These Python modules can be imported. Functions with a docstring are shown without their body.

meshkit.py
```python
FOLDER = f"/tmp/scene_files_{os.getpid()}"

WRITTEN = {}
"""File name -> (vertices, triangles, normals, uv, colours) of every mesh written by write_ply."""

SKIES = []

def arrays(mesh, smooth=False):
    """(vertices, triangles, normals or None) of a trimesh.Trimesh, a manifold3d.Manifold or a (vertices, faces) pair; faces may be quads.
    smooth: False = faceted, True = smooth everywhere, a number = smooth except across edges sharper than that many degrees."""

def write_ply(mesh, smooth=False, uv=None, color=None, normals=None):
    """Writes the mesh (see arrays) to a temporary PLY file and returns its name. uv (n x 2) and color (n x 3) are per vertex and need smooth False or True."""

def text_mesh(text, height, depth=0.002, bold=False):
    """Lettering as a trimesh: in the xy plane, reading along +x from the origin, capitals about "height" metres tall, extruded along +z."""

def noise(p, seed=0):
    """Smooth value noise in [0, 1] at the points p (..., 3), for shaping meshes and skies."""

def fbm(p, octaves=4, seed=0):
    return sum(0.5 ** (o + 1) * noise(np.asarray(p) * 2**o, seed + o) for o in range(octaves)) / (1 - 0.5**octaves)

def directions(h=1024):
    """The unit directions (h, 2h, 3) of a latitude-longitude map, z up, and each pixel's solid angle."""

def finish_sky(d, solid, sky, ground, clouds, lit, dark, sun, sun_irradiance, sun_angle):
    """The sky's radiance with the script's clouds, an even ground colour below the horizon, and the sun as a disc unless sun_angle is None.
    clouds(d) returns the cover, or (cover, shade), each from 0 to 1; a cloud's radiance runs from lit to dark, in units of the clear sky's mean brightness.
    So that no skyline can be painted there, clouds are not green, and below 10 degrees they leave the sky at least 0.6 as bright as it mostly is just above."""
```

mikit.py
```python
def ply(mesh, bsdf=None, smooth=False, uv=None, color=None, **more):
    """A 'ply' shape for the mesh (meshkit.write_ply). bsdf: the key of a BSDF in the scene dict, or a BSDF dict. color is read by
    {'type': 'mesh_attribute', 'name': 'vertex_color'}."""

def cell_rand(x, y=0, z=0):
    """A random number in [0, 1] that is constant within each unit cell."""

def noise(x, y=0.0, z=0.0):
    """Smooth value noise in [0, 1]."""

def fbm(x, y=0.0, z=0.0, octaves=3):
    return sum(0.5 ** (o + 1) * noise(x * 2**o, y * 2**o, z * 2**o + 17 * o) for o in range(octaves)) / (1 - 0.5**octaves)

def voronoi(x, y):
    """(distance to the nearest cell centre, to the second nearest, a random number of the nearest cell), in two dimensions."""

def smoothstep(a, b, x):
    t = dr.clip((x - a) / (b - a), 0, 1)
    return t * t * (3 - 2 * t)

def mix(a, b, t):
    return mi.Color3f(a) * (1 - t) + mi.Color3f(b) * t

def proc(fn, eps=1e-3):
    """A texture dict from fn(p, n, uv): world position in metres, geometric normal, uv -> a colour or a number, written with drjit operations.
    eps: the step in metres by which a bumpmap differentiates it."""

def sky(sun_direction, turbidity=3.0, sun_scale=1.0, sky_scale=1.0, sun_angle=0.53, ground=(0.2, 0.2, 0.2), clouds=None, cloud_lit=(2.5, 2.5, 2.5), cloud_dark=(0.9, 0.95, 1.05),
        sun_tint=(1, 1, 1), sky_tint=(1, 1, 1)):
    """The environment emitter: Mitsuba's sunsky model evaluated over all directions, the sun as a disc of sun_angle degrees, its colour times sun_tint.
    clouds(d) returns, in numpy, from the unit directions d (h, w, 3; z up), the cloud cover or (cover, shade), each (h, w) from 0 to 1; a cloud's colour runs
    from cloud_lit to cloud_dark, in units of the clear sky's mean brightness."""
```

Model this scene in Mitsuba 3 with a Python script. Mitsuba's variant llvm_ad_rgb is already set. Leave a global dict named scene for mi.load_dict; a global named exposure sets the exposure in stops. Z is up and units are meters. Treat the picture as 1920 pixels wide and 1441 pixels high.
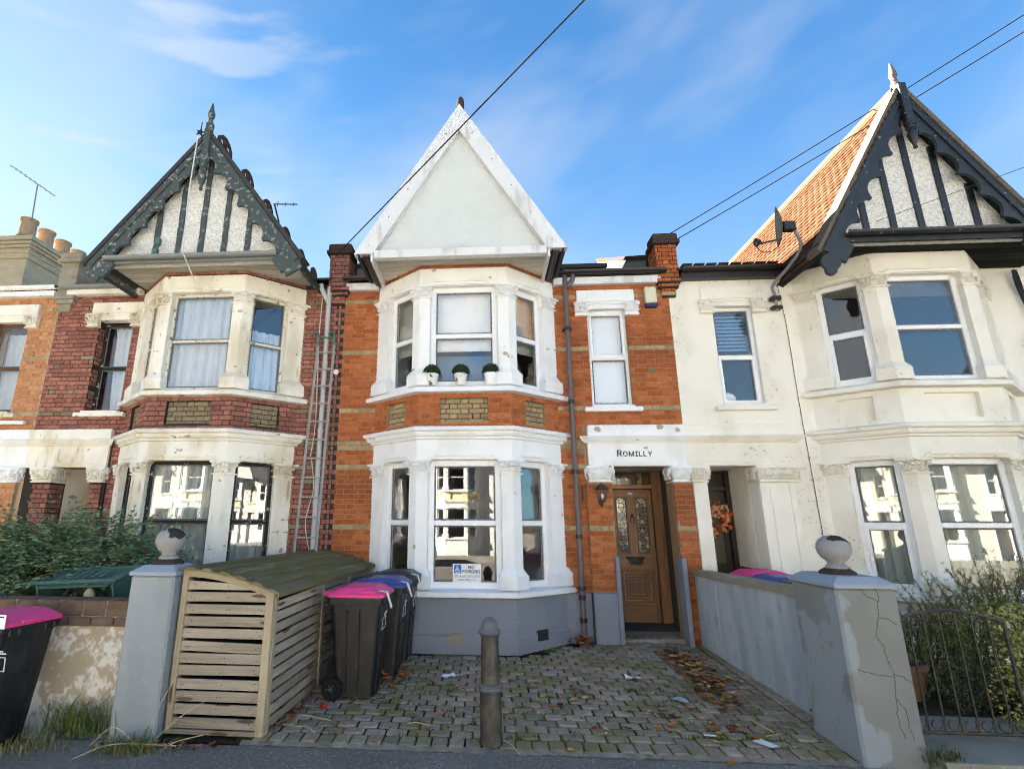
import math, random
import numpy as np
import drjit as dr
import mitsuba as mi
import trimesh
import shapely.geometry as sg
from shapely import affinity
from shapely.ops import unary_union
import mikit
from mikit import proc, noise, fbm, voronoi, cell_rand, smoothstep, mix
from meshkit import text_mesh, fbm as nfbm, noise as nnoise

T = mi.ScalarTransform4f
scene, labels = {'type': 'scene'}, {}
RNG = np.random.default_rng(7)
rnd = random.Random(11)

# ------------------------------------------------------------------ camera, sky, exposure
FPX, PITCH, YAW, ROLL, CX, CY, IW, IH = 980.0, -0.2558, 0.0718, 0.0046, 840.0, 720.0, 1920.0, 1441.0
EYE = np.array([0.0, 0.0, 1.63])


def _rot(a, b, c):
    ca, sa, cb, sb, cc, sc = np.cos(a), np.sin(a), np.cos(b), np.sin(b), np.cos(c), np.sin(c)
    return (np.array([[cc, -sc, 0], [sc, cc, 0], [0, 0, 1]]) @ np.array([[1, 0, 0], [0, ca, -sa], [0, sa, ca]])
            @ np.array([[cb, 0, sb], [0, 1, 0], [-sb, 0, cb]]))


CAM = _rot(PITCH, YAW, ROLL) @ np.array([[1, 0, 0], [0, 0, -1], [0, 1, 0.0]])   # rows: right, down, forward
scene['camera'] = {
    'type': 'perspective', 'fov_axis': 'x', 'fov': math.degrees(2 * math.atan(IW / 2 / FPX)),
    'near_clip': 0.05, 'far_clip': 3000.0,
    'principal_point_offset_x': (IW / 2 - CX) / IW, 'principal_point_offset_y': (IH / 2 - CY) / IH,
    'to_world': T().look_at(origin=EYE.tolist(), target=(EYE + CAM[2]).tolist(), up=(-CAM[1]).tolist()),
}
SUN_AZ, SUN_EL = -64.0, 20.6
SUN = [math.sin(math.radians(SUN_AZ)) * math.cos(math.radians(SUN_EL)),
       math.cos(math.radians(SUN_AZ)) * math.cos(math.radians(SUN_EL)), math.sin(math.radians(SUN_EL))]


def clouds(d):
    az = np.degrees(np.arctan2(d[..., 0], d[..., 1]))
    el = np.degrees(np.arcsin(np.clip(d[..., 2], -1, 1)))
    f = lambda s, k, sx=1.0, o=5: nfbm(np.stack([az * s * sx + 50, el * s + 50, np.zeros_like(az) + k], -1), o)
    st = lambda a, b, x: np.clip((x - a) / (b - a), 0, 1) ** 2 * (3 - 2 * np.clip((x - a) / (b - a), 0, 1))
    # thin streaks: noise drawn out along gently rising lines, mostly towards the sun
    e2 = el - 0.20 * (az + 40)
    left = 0.15 + 0.85 * st(-8, -34, az)
    g = nfbm(np.stack([az * 0.075 + 7.3, e2 * 0.36 + 3.0, np.zeros_like(az) + 4.0], -1), 6)
    streak = st(0.52, 0.78, g) * st(24, 33, el) * 0.42 * left
    wisp = st(0.40, 0.80, nfbm(np.stack([az * 0.035 + 2, e2 * 0.07, np.zeros_like(az) + 8.0], -1), 5)) * 0.40
    # heaped clouds low in the sky
    heap = st(0.44, 0.56, f(0.16, 26.0, 0.9, 6) + 0.018 * (25.5 - el)) * st(31.0, 28.0, el) * st(-33, -37, az)
    near = np.clip(d @ np.asarray(SUN), -1, 1) * 0.5 + 0.5          # air is whiter towards the sun
    haze = (0.22 + 0.62 * near ** 2.5) * st(42, 8, el)
    cover = 1 - (1 - streak) * (1 - wisp) * (1 - heap * 0.9) * (1 - haze)
    return cover, 0.30 * heap * st(0.5, 0.7, f(0.16, 40.0))


scene['sky'] = mikit.sky(SUN, turbidity=2.0, sun_scale=3.1, sky_scale=0.54, clouds=clouds, cloud_lit=(1.38, 1.48, 1.56), cloud_dark=(1.0, 1.05, 1.12),
                         sun_tint=(0.80, 1.0, 1.46), sky_tint=(0.52, 0.86, 1.10))
exposure = 4.35

# ------------------------------------------------------------------ helpers: keys, meshes
_count = {}
XF = [None]                                   # a transform given to everything that is added (used for the houses across the street)


def numbered(key):
    n = _count.get(key, -1) + 1
    _count[key] = n
    return key if n == 0 else f'{key}_{n:03d}'


def thing(name, label, category, group=None):
    key = numbered(name)
    labels[key] = {'label': label, 'category': category}
    if group:
        labels[key]['group'] = group
    return key


def put(name, mesh, mat, parent=None, label=None, kind=None, smooth=False, uv=None, color=None, to_world=None):
    key = numbered(f'{parent}__{name}' if parent else name)
    if isinstance(mesh, dict):
        e = dict(mesh)
    else:
        e = mikit.ply(mesh, mat, smooth=smooth, uv=uv, color=color)
    m = to_world
    if XF[0] is not None:
        m = XF[0] if m is None else XF[0] @ m
    if m is not None:
        e['to_world'] = m
    scene[key] = e
    if label or kind:
        labels[key] = {}
        if label:
            labels[key]['label'] = label
        if kind:
            labels[key]['kind'] = kind
    return key


def single(name, mesh, mat, label, category, group=None, **k):
    key = put(name, mesh, mat, None, **k)
    labels[key] = {'label': label, 'category': category}
    if group:
        labels[key]['group'] = group
    return key


def structure(name, mesh, mat, **k):
    return put(name, mesh, mat, None, kind='structure', **k)


def cat(*ms):
    flat = []
    for m in ms:
        flat += list(m) if isinstance(m, (list, tuple)) and not (len(m) == 2 and isinstance(m[0], np.ndarray)) else [m]
    vs, fs, at = [], [], 0
    for m in flat:
        v, f = (m.vertices, m.faces) if hasattr(m, 'vertices') else m
        v, f = np.asarray(v, float), np.asarray(f, int)
        if f.shape[1] == 4:
            f = np.vstack([f[:, [0, 1, 2]], f[:, [0, 2, 3]]])
        vs.append(v)
        fs.append(f + at)
        at += len(v)
    return np.vstack(vs), np.vstack(fs)


BOXF = np.array([[0, 3, 2, 1], [4, 5, 6, 7], [0, 1, 5, 4], [1, 2, 6, 5], [2, 3, 7, 6], [3, 0, 4, 7]])


class Fr:
    """A frame on a face: u to the right, v up, n outwards (u x v)."""

    def __init__(s, O, U=(1, 0, 0), V=(0, 0, 1)):
        s.O, s.U, s.V = (np.asarray(a, float) for a in (O, U, V))
        s.U = s.U / np.linalg.norm(s.U)
        s.V = s.V / np.linalg.norm(s.V)
        s.N = np.cross(s.U, s.V)

    def pts(s, p):
        p = np.asarray(p, float)
        return s.O + p[..., 0:1] * s.U + p[..., 1:2] * s.V + p[..., 2:3] * s.N

    def box(s, u0, u1, v0, v1, n0, n1, ch=0.0):
        if ch <= 0:
            c = [[u0, v0, n0], [u1, v0, n0], [u1, v1, n0], [u0, v1, n0], [u0, v0, n1], [u1, v0, n1], [u1, v1, n1], [u0, v1, n1]]
            return s.pts(np.array(c)), BOXF
        p = []
        for a, sa in ((u0, 1), (u1, -1)):
            for b, sb in ((v0, 1), (v1, -1)):
                for c, sc in ((n0, 1), (n1, -1)):
                    p += [[a, b + sb * ch, c + sc * ch], [a + sa * ch, b, c + sc * ch], [a + sa * ch, b + sb * ch, c]]
        h = trimesh.Trimesh(np.array(p), [[0, 1, 2]], process=False).convex_hull
        return s.pts(h.vertices), np.asarray(h.faces)

    def ext(s, poly, n0, n1):
        out = []
        for g in getattr(poly, 'geoms', [poly]):
            if g.is_empty or g.geom_type != 'Polygon' or g.area < 1e-9:
                continue
            m = trimesh.creation.extrude_polygon(g, n1 - n0, engine='earcut')
            out.append((s.pts(np.asarray(m.vertices) + [0, 0, n0]), np.asarray(m.faces)))
        return cat(out)

    def mesh(s, m, n0=0.0):
        v = np.asarray(m.vertices) if hasattr(m, 'vertices') else np.asarray(m[0])
        f = np.asarray(m.faces) if hasattr(m, 'faces') else np.asarray(m[1])
        return s.pts(v + [0, 0, n0]), f

    def sub(s, u=0, v=0, n=0):
        return Fr(s.O + u * s.U + v * s.V + n * s.N, s.U, s.V)


WORLD = Fr((0, 0, 0), (1, 0, 0), (0, 1, 0))     # u = x, v = y, n = z


def box(x0, x1, y0, y1, z0, z1, ch=0.0):
    return WORLD.box(x0, x1, y0, y1, z0, z1, ch)


def sides(quads, closed_caps=None):
    """rings (k, n, 3) joined by quads, capped at both ends by fans when the rings are convex."""
    r = np.asarray(quads, float)
    k, n = r.shape[:2]
    v = r.reshape(-1, 3)
    f = []
    for i in range(k - 1):
        for j in range(n):
            a, b = i * n + j, i * n + (j + 1) % n
            f.append([a, b, b + n, a + n])
    f = np.array(f)
    f = np.vstack([f[:, [0, 1, 2]], f[:, [0, 2, 3]]])
    if closed_caps == 'fan':
        c = [[0, j + 1, j] for j in range(1, n - 1)] + [[(k - 1) * n, (k - 1) * n + j, (k - 1) * n + j + 1] for j in range(1, n - 1)]
        f = np.vstack([f, c])
    elif closed_caps == 'strip':               # outer half then inner half reversed
        h = n // 2
        c = []
        for base, flip in ((0, True), ((k - 1) * n, False)):
            for j in range(h - 1):
                q = [base + j, base + j + 1, base + n - 2 - j, base + n - 1 - j]
                q = q[::-1] if flip else q
                c += [[q[0], q[1], q[2]], [q[0], q[2], q[3]]]
        f = np.vstack([f, c])
    return v, f


def lathe(prof, at=(0, 0, 0), n=28, axis='z'):
    a = np.arange(n) * 2 * math.pi / n
    r = np.array([[[p[0] * math.cos(t), p[0] * math.sin(t), p[1]] for t in a] for p in prof])
    v, f = sides(r, 'fan')
    if axis == 'y':
        v = v[:, [0, 2, 1]] * [1, 1, -1]
    if axis == 'x':
        v = v[:, [2, 1, 0]] * [1, 1, -1]
    return v + np.asarray(at, float), f


def tube(path, r, n=8):
    P = np.asarray(path, float)
    rr = np.broadcast_to(np.asarray(r, float), (len(P),))
    t = np.gradient(P, axis=0)
    t /= np.linalg.norm(t, axis=1, keepdims=True)
    ref = np.array([0.31, 0.17, 0.93]) if abs(t[0][2]) < 0.9 else np.array([1.0, 0.1, 0.05])
    rings = []
    for i in range(len(P)):
        a = np.cross(t[i], ref)
        a /= np.linalg.norm(a)
        b = np.cross(t[i], a)
        ref = np.cross(a, t[i])
        w = np.arange(n) * 2 * math.pi / n
        rings.append(P[i] + rr[i] * (np.cos(w)[:, None] * a + np.sin(w)[:, None] * b))
    return sides(rings, 'fan')


def bez(p, k=12):
    """a smooth path through the points (Catmull-Rom)."""
    P = np.asarray(p, float)
    P = np.vstack([2 * P[0] - P[1], P, 2 * P[-1] - P[-2]])
    out = []
    for i in range(1, len(P) - 2):
        for t in np.linspace(0, 1, k, endpoint=False):
            a, b, c, d = P[i - 1:i + 3]
            out.append(0.5 * (2 * b + (c - a) * t + (2 * a - 5 * b + 4 * c - d) * t ** 2 + (3 * b - a - 3 * c + d) * t ** 3))
    return np.array(out + [P[-2]])


_ICO = {k: trimesh.creation.icosphere(subdivisions=k) for k in (1, 2, 3)}


def blob(c, r, k=1, rot=None):
    v = _ICO[k].vertices * np.asarray(r, float)
    if rot is not None:
        v = v @ np.asarray(rot).T
    return v + np.asarray(c, float), np.asarray(_ICO[k].faces)


def rotz(a):
    c, s = math.cos(a), math.sin(a)
    return np.array([[c, -s, 0], [s, c, 0], [0, 0, 1.0]])


def rotv(axis, a):
    return trimesh.transformations.rotation_matrix(a, axis)[:3, :3]


def bend(mesh, fn):
    return fn(np.asarray(mesh[0])), mesh[1]
# ------------------------------------------------------------------ materials
def rgb(*c):
    return {'type': 'rgb', 'value': list(c if len(c) == 3 else (c[0],) * 3)}


def mat(name, d, two=True):
    scene['m_' + name] = {'type': 'twosided', 'bsdf': d} if two else d
    return 'm_' + name


def diffuse(name, c):
    return mat(name, {'type': 'diffuse', 'reflectance': c if isinstance(c, dict) else rgb(*c)})


def bumpy(c, fn, scale, eps=2e-3):
    return {'type': 'bumpmap', 'arbitrary': proc(fn, eps), 'scale': scale, 'bsdf': {'type': 'diffuse', 'reflectance': c}}


def gloss(name, c, rough=0.25, ior=1.5):
    return mat(name, {'type': 'roughplastic', 'diffuse_reflectance': c if isinstance(c, dict) else rgb(*c), 'alpha': rough, 'int_ior': ior})


C3 = mi.Color3f


def brick_fn(p, n, uv):
    # uv.x: the brick's own tone, uv.y: its clay (0 red, 1 plum, 2 stock buff, 3 pale orange)
    t, s = uv.x, uv.y
    g = fbm(p.x * 38, p.y * 38, p.z * 38, 3)
    w = fbm(p.x * 1.1 + 3, p.y * 1.1, p.z * 1.4 + 9, 3)
    red = mix(mix((0.31, 0.088, 0.034), (0.45, 0.150, 0.060), t), (0.215, 0.068, 0.036), smoothstep(0.52, 0.72, w) * 0.65)
    plum = mix((0.20, 0.088, 0.070), (0.34, 0.150, 0.115), t) * (0.80 + 0.45 * w)
    buff = mix((0.28, 0.205, 0.115), (0.42, 0.32, 0.19), t)
    buffd = mix((0.185, 0.150, 0.095), (0.275, 0.225, 0.145), t)
    pale = mix((0.40, 0.185, 0.090), (0.53, 0.26, 0.135), t)
    c = dr.select(s < 0.5, red, dr.select(s < 1.5, plum, dr.select(s < 2.5, buff, dr.select(s < 3.5, pale, buffd))))
    return C3(c) * (0.70 + 0.60 * g)


M_BRICK = mat('brick', {'type': 'diffuse', 'reflectance': proc(brick_fn)})
M_MORTAR = diffuse('mortar_light', (0.34, 0.215, 0.125))
M_MORTARD = diffuse('mortar_dark', (0.045, 0.036, 0.034))
M_MORTARP = diffuse('mortar_pale', (0.42, 0.30, 0.20))


def chips(p, s, lo, hi):
    return smoothstep(lo, hi, fbm(p.x * s, p.y * s, p.z * s, 4))


def white_fn(p, n, uv):
    g = fbm(p.x * 5, p.y * 5, p.z * 2.2, 4)
    c = mix((0.81, 0.82, 0.83), (0.74, 0.745, 0.74), smoothstep(0.45, 0.75, g))
    d = chips(p, 7.0, 0.775, 0.79) * 0.9
    w = 0.05 * (fbm(p.x * 26, p.y * 26, p.z * 26, 3) - 0.5)
    for px, pz, r in ((0.32, 4.04, 0.040), (0.30, 4.15, 0.018), (1.71, 2.99, 0.055), (2.64, 3.02, 0.05), (2.90, 2.975, 0.045), (-1.07, 3.83, 0.03)):
        d = dr.maximum(d, 1 - smoothstep(r - 0.006, r, dr.sqrt(dr.square(p.x - px) + dr.square((p.z - pz) * 1.2)) + w))
    return mix(c, (0.40, 0.345, 0.24), d)


def cream_fn(p, n, uv):   # left house: old cream paint, streaked and stained
    g = fbm(p.x * 3.5, p.y * 3.5, p.z * 1.2, 4)
    s = fbm(p.x * 16, p.y * 16, p.z * 2.4 + 5, 3)
    c = mix((0.80, 0.775, 0.70), (0.62, 0.565, 0.44), smoothstep(0.42, 0.78, g))
    c = mix(c, (0.36, 0.26, 0.15), smoothstep(0.60, 0.80, s) * smoothstep(0.45, 0.70, g) * 0.75)
    return mix(c, (0.20, 0.16, 0.11), chips(p, 11.0, 0.72, 0.75) * 0.7)


def render_fn(p, n, uv):  # right house: cream painted render with grime specks
    g = fbm(p.x * 2.3, p.y * 2.3, p.z * 1.3, 4)
    c = mix((0.81, 0.785, 0.71), (0.72, 0.685, 0.59), smoothstep(0.38, 0.72, g))
    sp = fbm(p.x * 30, p.y * 30, p.z * 30, 2)
    return mix(c, (0.30, 0.27, 0.20), smoothstep(0.70, 0.80, sp) * smoothstep(0.50, 0.66, g) * 0.75)


def rough_h(p, n, uv):
    return fbm(p.x * 42, p.y * 42, p.z * 42, 2)


M_WHITE = mat('white_paint', {'type': 'diffuse', 'reflectance': proc(white_fn)})
M_CREAM = mat('cream_paint', {'type': 'diffuse', 'reflectance': proc(cream_fn)})
M_RENDER = mat('cream_render', bumpy(proc(render_fn), rough_h, 0.004))


def greyp_fn(p, n, uv):
    g = fbm(p.x * 2.6, p.y * 2.6, p.z * 2.6, 4)
    c = mix((0.195, 0.215, 0.255), (0.255, 0.275, 0.315), g)
    return mix(c, (0.50, 0.50, 0.49), chips(p, 17.0, 0.81, 0.82))


M_GREY = mat('grey_paint', {'type': 'diffuse', 'reflectance': proc(greyp_fn)})


def streak_fn(p, n, uv):  # garden wall: thin pale blue wash over cement, run in vertical streaks
    s = fbm(p.x * 5 + 2, p.y * 4.5, p.z * 0.55, 4)
    g = fbm(p.x * 11, p.y * 11, p.z * 5, 3)
    c = mix((0.315, 0.355, 0.39), (0.445, 0.475, 0.505), smoothstep(0.30, 0.72, s))
    return mix(c, (0.27, 0.30, 0.33), smoothstep(0.58, 0.74, g) * 0.45)


M_STREAK = mat('washed_cement', {'type': 'diffuse', 'reflectance': proc(streak_fn)})

CRACKS = [[(3.14, 1.13), (3.15, 1.05), (3.135, 0.98), (3.12, 0.88), (3.085, 0.80), (3.08, 0.76), (3.115, 0.70), (3.13, 0.62), (3.15, 0.54), (3.155, 0.48),
           (3.145, 0.40), (3.14, 0.30), (3.12, 0.22), (3.135, 0.12), (3.15, 0.05)],
          [(3.02, 1.12), (3.06, 1.06), (3.14, 1.02)], [(3.12, 0.90), (3.20, 0.89), (3.25, 0.85)], [(3.155, 0.49), (3.22, 0.47), (3.285, 0.42)],
          [(3.145, 0.32), (3.19, 0.24), (3.20, 0.12), (3.21, 0.04)], [(2.90, 0.52), (3.0, 0.49), (3.15, 0.47)]]


def pillar_fn(p, n, uv):  # cracked cement pillar: bare grey front with the wash left in patches
    s = fbm(p.x * 4 + 1, p.y * 4, p.z * 2.2, 4)
    c = mix((0.185, 0.19, 0.183), (0.255, 0.26, 0.25), s)
    wash = smoothstep(0.50, 0.60, fbm(p.x * 6, p.y * 5, p.z * 3 + 4, 4) + 0.9 * (2.93 - p.x))
    c = mix(c, (0.29, 0.325, 0.355), wash * 0.75)
    jx = p.x + 0.022 * (fbm(p.z * 16, 3.0, 0.0, 3) - 0.5)
    jz = p.z + 0.022 * (fbm(p.x * 16, 7.0, 0.0, 3) - 0.5)
    d = mi.Float(9.0)
    for line in CRACKS:
        for (ax, az), (bx, bz) in zip(line, line[1:]):
            ex, ez = bx - ax, bz - az
            t = dr.clip(((jx - ax) * ex + (jz - az) * ez) / (ex * ex + ez * ez), 0, 1)
            d = dr.minimum(d, dr.sqrt(dr.square(jx - ax - t * ex) + dr.square(jz - az - t * ez)))
    return mix(c, (0.07, 0.062, 0.055), (1 - smoothstep(0.0012, 0.0042, d)) * dr.select(n.y < -0.5, 1.0, 0.0))


M_PILLAR = mat('cracked_cement', {'type': 'diffuse', 'reflectance': proc(pillar_fn)})


def cement_fn(p, n, uv):
    g = fbm(p.x * 9, p.y * 9, p.z * 9, 4)
    return mix((0.20, 0.175, 0.13), (0.36, 0.33, 0.27), g)


M_CEMENT = mat('cement', {'type': 'diffuse', 'reflectance': proc(cement_fn)})


def oldwall_fn(p, n, uv):  # limewash flaking off tan cement
    a = fbm(p.x * 4, p.y * 4, p.z * 3, 4)
    b = fbm(p.x * 22, p.y * 22, p.z * 16, 4)
    c = mix((0.40, 0.325, 0.235), (0.50, 0.435, 0.335), a)
    return mix(c, (0.78, 0.76, 0.70), smoothstep(0.44, 0.58, 0.45 * a + 0.55 * b) * 0.85)


M_OLDWALL = mat('flaking_wall', bumpy(proc(oldwall_fn), lambda p, n, uv: fbm(p.x * 22, p.y * 22, p.z * 16, 4), 0.008))


def pebble_fn(p, n, uv):
    g = fbm(p.x * 55, p.y * 55, p.z * 55, 2)
    w = fbm(p.x * 3, p.y * 3, p.z * 3, 3)
    return mix((0.52, 0.50, 0.45), (0.76, 0.75, 0.71), smoothstep(0.30, 0.62, g)) * (0.86 + 0.22 * w)


M_PEBBLE = mat('pebbledash', bumpy(proc(pebble_fn), lambda p, n, uv: fbm(p.x * 55, p.y * 55, p.z * 55, 2), 0.006))
M_PANELGREY = mat('board_grey', bumpy(proc(lambda p, n, uv: mix((0.56, 0.59, 0.58), (0.66, 0.685, 0.68), fbm(p.x * 4, p.y * 4, p.z * 2.4, 4)) * (0.92 + 0.16 * fbm(p.x * 60, p.y * 60, p.z * 60, 2))), lambda p, n, uv: fbm(p.x * 36, p.y * 36, p.z * 36, 2), 0.0025))


def fascia_fn(p, n, uv):
    s = fbm(p.x * 9, p.y * 9, p.z * 1.6, 4)
    return mix((0.79, 0.80, 0.81), (0.60, 0.60, 0.575), smoothstep(0.55, 0.78, s))


M_FASCIA = mat('white_board', {'type': 'roughplastic', 'diffuse_reflectance': proc(fascia_fn), 'alpha': 0.3})
M_UPVC = gloss('white_upvc', (0.83, 0.84, 0.86), 0.15)


def peel(c0, c1, th):
    def fn(p, n, uv):
        return mix(c0, c1, smoothstep(th, th + 0.03, fbm(p.x * 19, p.y * 19, p.z * 19, 4)))
    return fn


M_BLACKW = mat('black_paint', {'type': 'roughplastic', 'diffuse_reflectance': proc(peel((0.017, 0.021, 0.026), (0.30, 0.30, 0.29), 0.765)), 'alpha': 0.3})
M_PEELW = mat('peeling_grey_paint', {'type': 'diffuse', 'reflectance': proc(peel((0.075, 0.092, 0.094), (0.24, 0.25, 0.25), 0.61))})
M_DARKTIMBER = mat('sash_dark', {'type': 'diffuse', 'reflectance': proc(peel((0.035, 0.034, 0.030), (0.40, 0.38, 0.33), 0.66))})
M_SASHW = mat('sash_white', {'type': 'diffuse', 'reflectance': proc(peel((0.66, 0.63, 0.55), (0.17, 0.14, 0.10), 0.66))})
M_BROWNSASH = diffuse('sash_brown', (0.13, 0.075, 0.045))
M_GLASS = mat('glass', {'type': 'thindielectric', 'int_ior': 1.52}, False)
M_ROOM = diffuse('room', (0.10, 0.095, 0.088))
M_LACE = diffuse('lace', (0.52, 0.58, 0.65))
M_NET = diffuse('net_grey', (0.40, 0.43, 0.40))
M_BLIND = diffuse('blind', (0.80, 0.82, 0.84))
M_BLINDB = diffuse('blind_blue', (0.16, 0.27, 0.42))
M_DRAPE = diffuse('drape_green', (0.36, 0.39, 0.34))
M_SLATE = diffuse('slate', (0.055, 0.058, 0.062))
M_LEAD = diffuse('lead', (0.24, 0.29, 0.37))


def tile_fn(p, n, uv):
    g = fbm(p.x * 26, p.y * 26, p.z * 26, 3)
    c = mix((0.066, 0.031, 0.0185), (0.105, 0.053, 0.033), uv.x)
    return C3(c) * (0.7 + 0.6 * g)


M_TILE = mat('roof_tile', {'type': 'diffuse', 'reflectance': proc(tile_fn)})
M_TERRACOTTA = diffuse('terracotta', (0.135, 0.082, 0.055))
M_TERRAD = diffuse('dark_terracotta', (0.060, 0.045, 0.040))


def wood(c0, c1, knots=0.0, moss=None):
    def fn(p, n, uv):
        k = cell_rand(dr.floor(uv.x * 0.05), 3.0, 1.0)
        w = fbm(uv.x * 1.3 + k * 40, uv.y * 6 + k * 9, 0, 3)
        g = fbm(uv.x * 2.2, uv.y * 110 + 3 * w, k * 50, 3)
        c = C3(mix(c0, c1, smoothstep(0.10, 0.85, 0.5 * g + 0.5 * w))) * (0.78 + 0.4 * k)
        if knots:
            a, b, r = voronoi(uv.x * 1.7 + 0.3, uv.y * 9)
            c = mix(c, (0.085, 0.048, 0.026), (1 - smoothstep(0.10, 0.17, a)) * dr.select(r > 1 - knots, 1.0, 0.0) * 0.85)
        if moss is not None:
            m = fbm(uv.x * 3, uv.y * 7, k * 20, 4)
            c = mix(c, moss, smoothstep(0.40, 0.62, m) * 0.8)
        return c
    return fn


M_SHED = mat('weathered_slat', {'type': 'diffuse', 'reflectance': proc(wood((0.20, 0.165, 0.125), (0.395, 0.340, 0.270), 0.3))})
M_SHEDR = mat('mossy_slat', {'type': 'diffuse', 'reflectance': proc(wood((0.12, 0.102, 0.062), (0.255, 0.215, 0.14), 0.0, (0.135, 0.130, 0.055)))})
M_POST = mat('timber_post', {'type': 'diffuse', 'reflectance': proc(wood((0.29, 0.235, 0.155), (0.43, 0.365, 0.255), 0.1))})
M_OAK = mat('door_oak', {'type': 'roughplastic', 'diffuse_reflectance': proc(wood((0.19, 0.086, 0.039), (0.39, 0.192, 0.090), 0.0)), 'alpha': 0.25})
M_DARKDOOR = gloss('door_dark', (0.030, 0.018, 0.014), 0.2)
M_BOARD = mat('soffit_board', {'type': 'diffuse', 'reflectance': proc(wood((0.50, 0.47, 0.40), (0.66, 0.63, 0.56), 0.0))})
M_BOARDG = mat('soffit_old', {'type': 'diffuse', 'reflectance': proc(wood((0.33, 0.31, 0.27), (0.47, 0.45, 0.40), 0.0))})
M_BOARDK = mat('soffit_black', {'type': 'diffuse', 'reflectance': proc(wood((0.017, 0.019, 0.016), (0.042, 0.044, 0.036), 0.0))})
M_VCOL = mat('coloured', {'type': 'diffuse', 'reflectance': {'type': 'mesh_attribute', 'name': 'vertex_color'}})
M_LEAF = mat('foliage', {'type': 'diffuse', 'reflectance': {'type': 'mesh_attribute', 'name': 'vertex_color'}})


def binp_fn(p, n, uv):
    g = fbm(p.x * 14, p.y * 14, p.z * 4, 4)
    return mix((0.0075, 0.0085, 0.0115), (0.019, 0.020, 0.022), smoothstep(0.45, 0.75, g))


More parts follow.
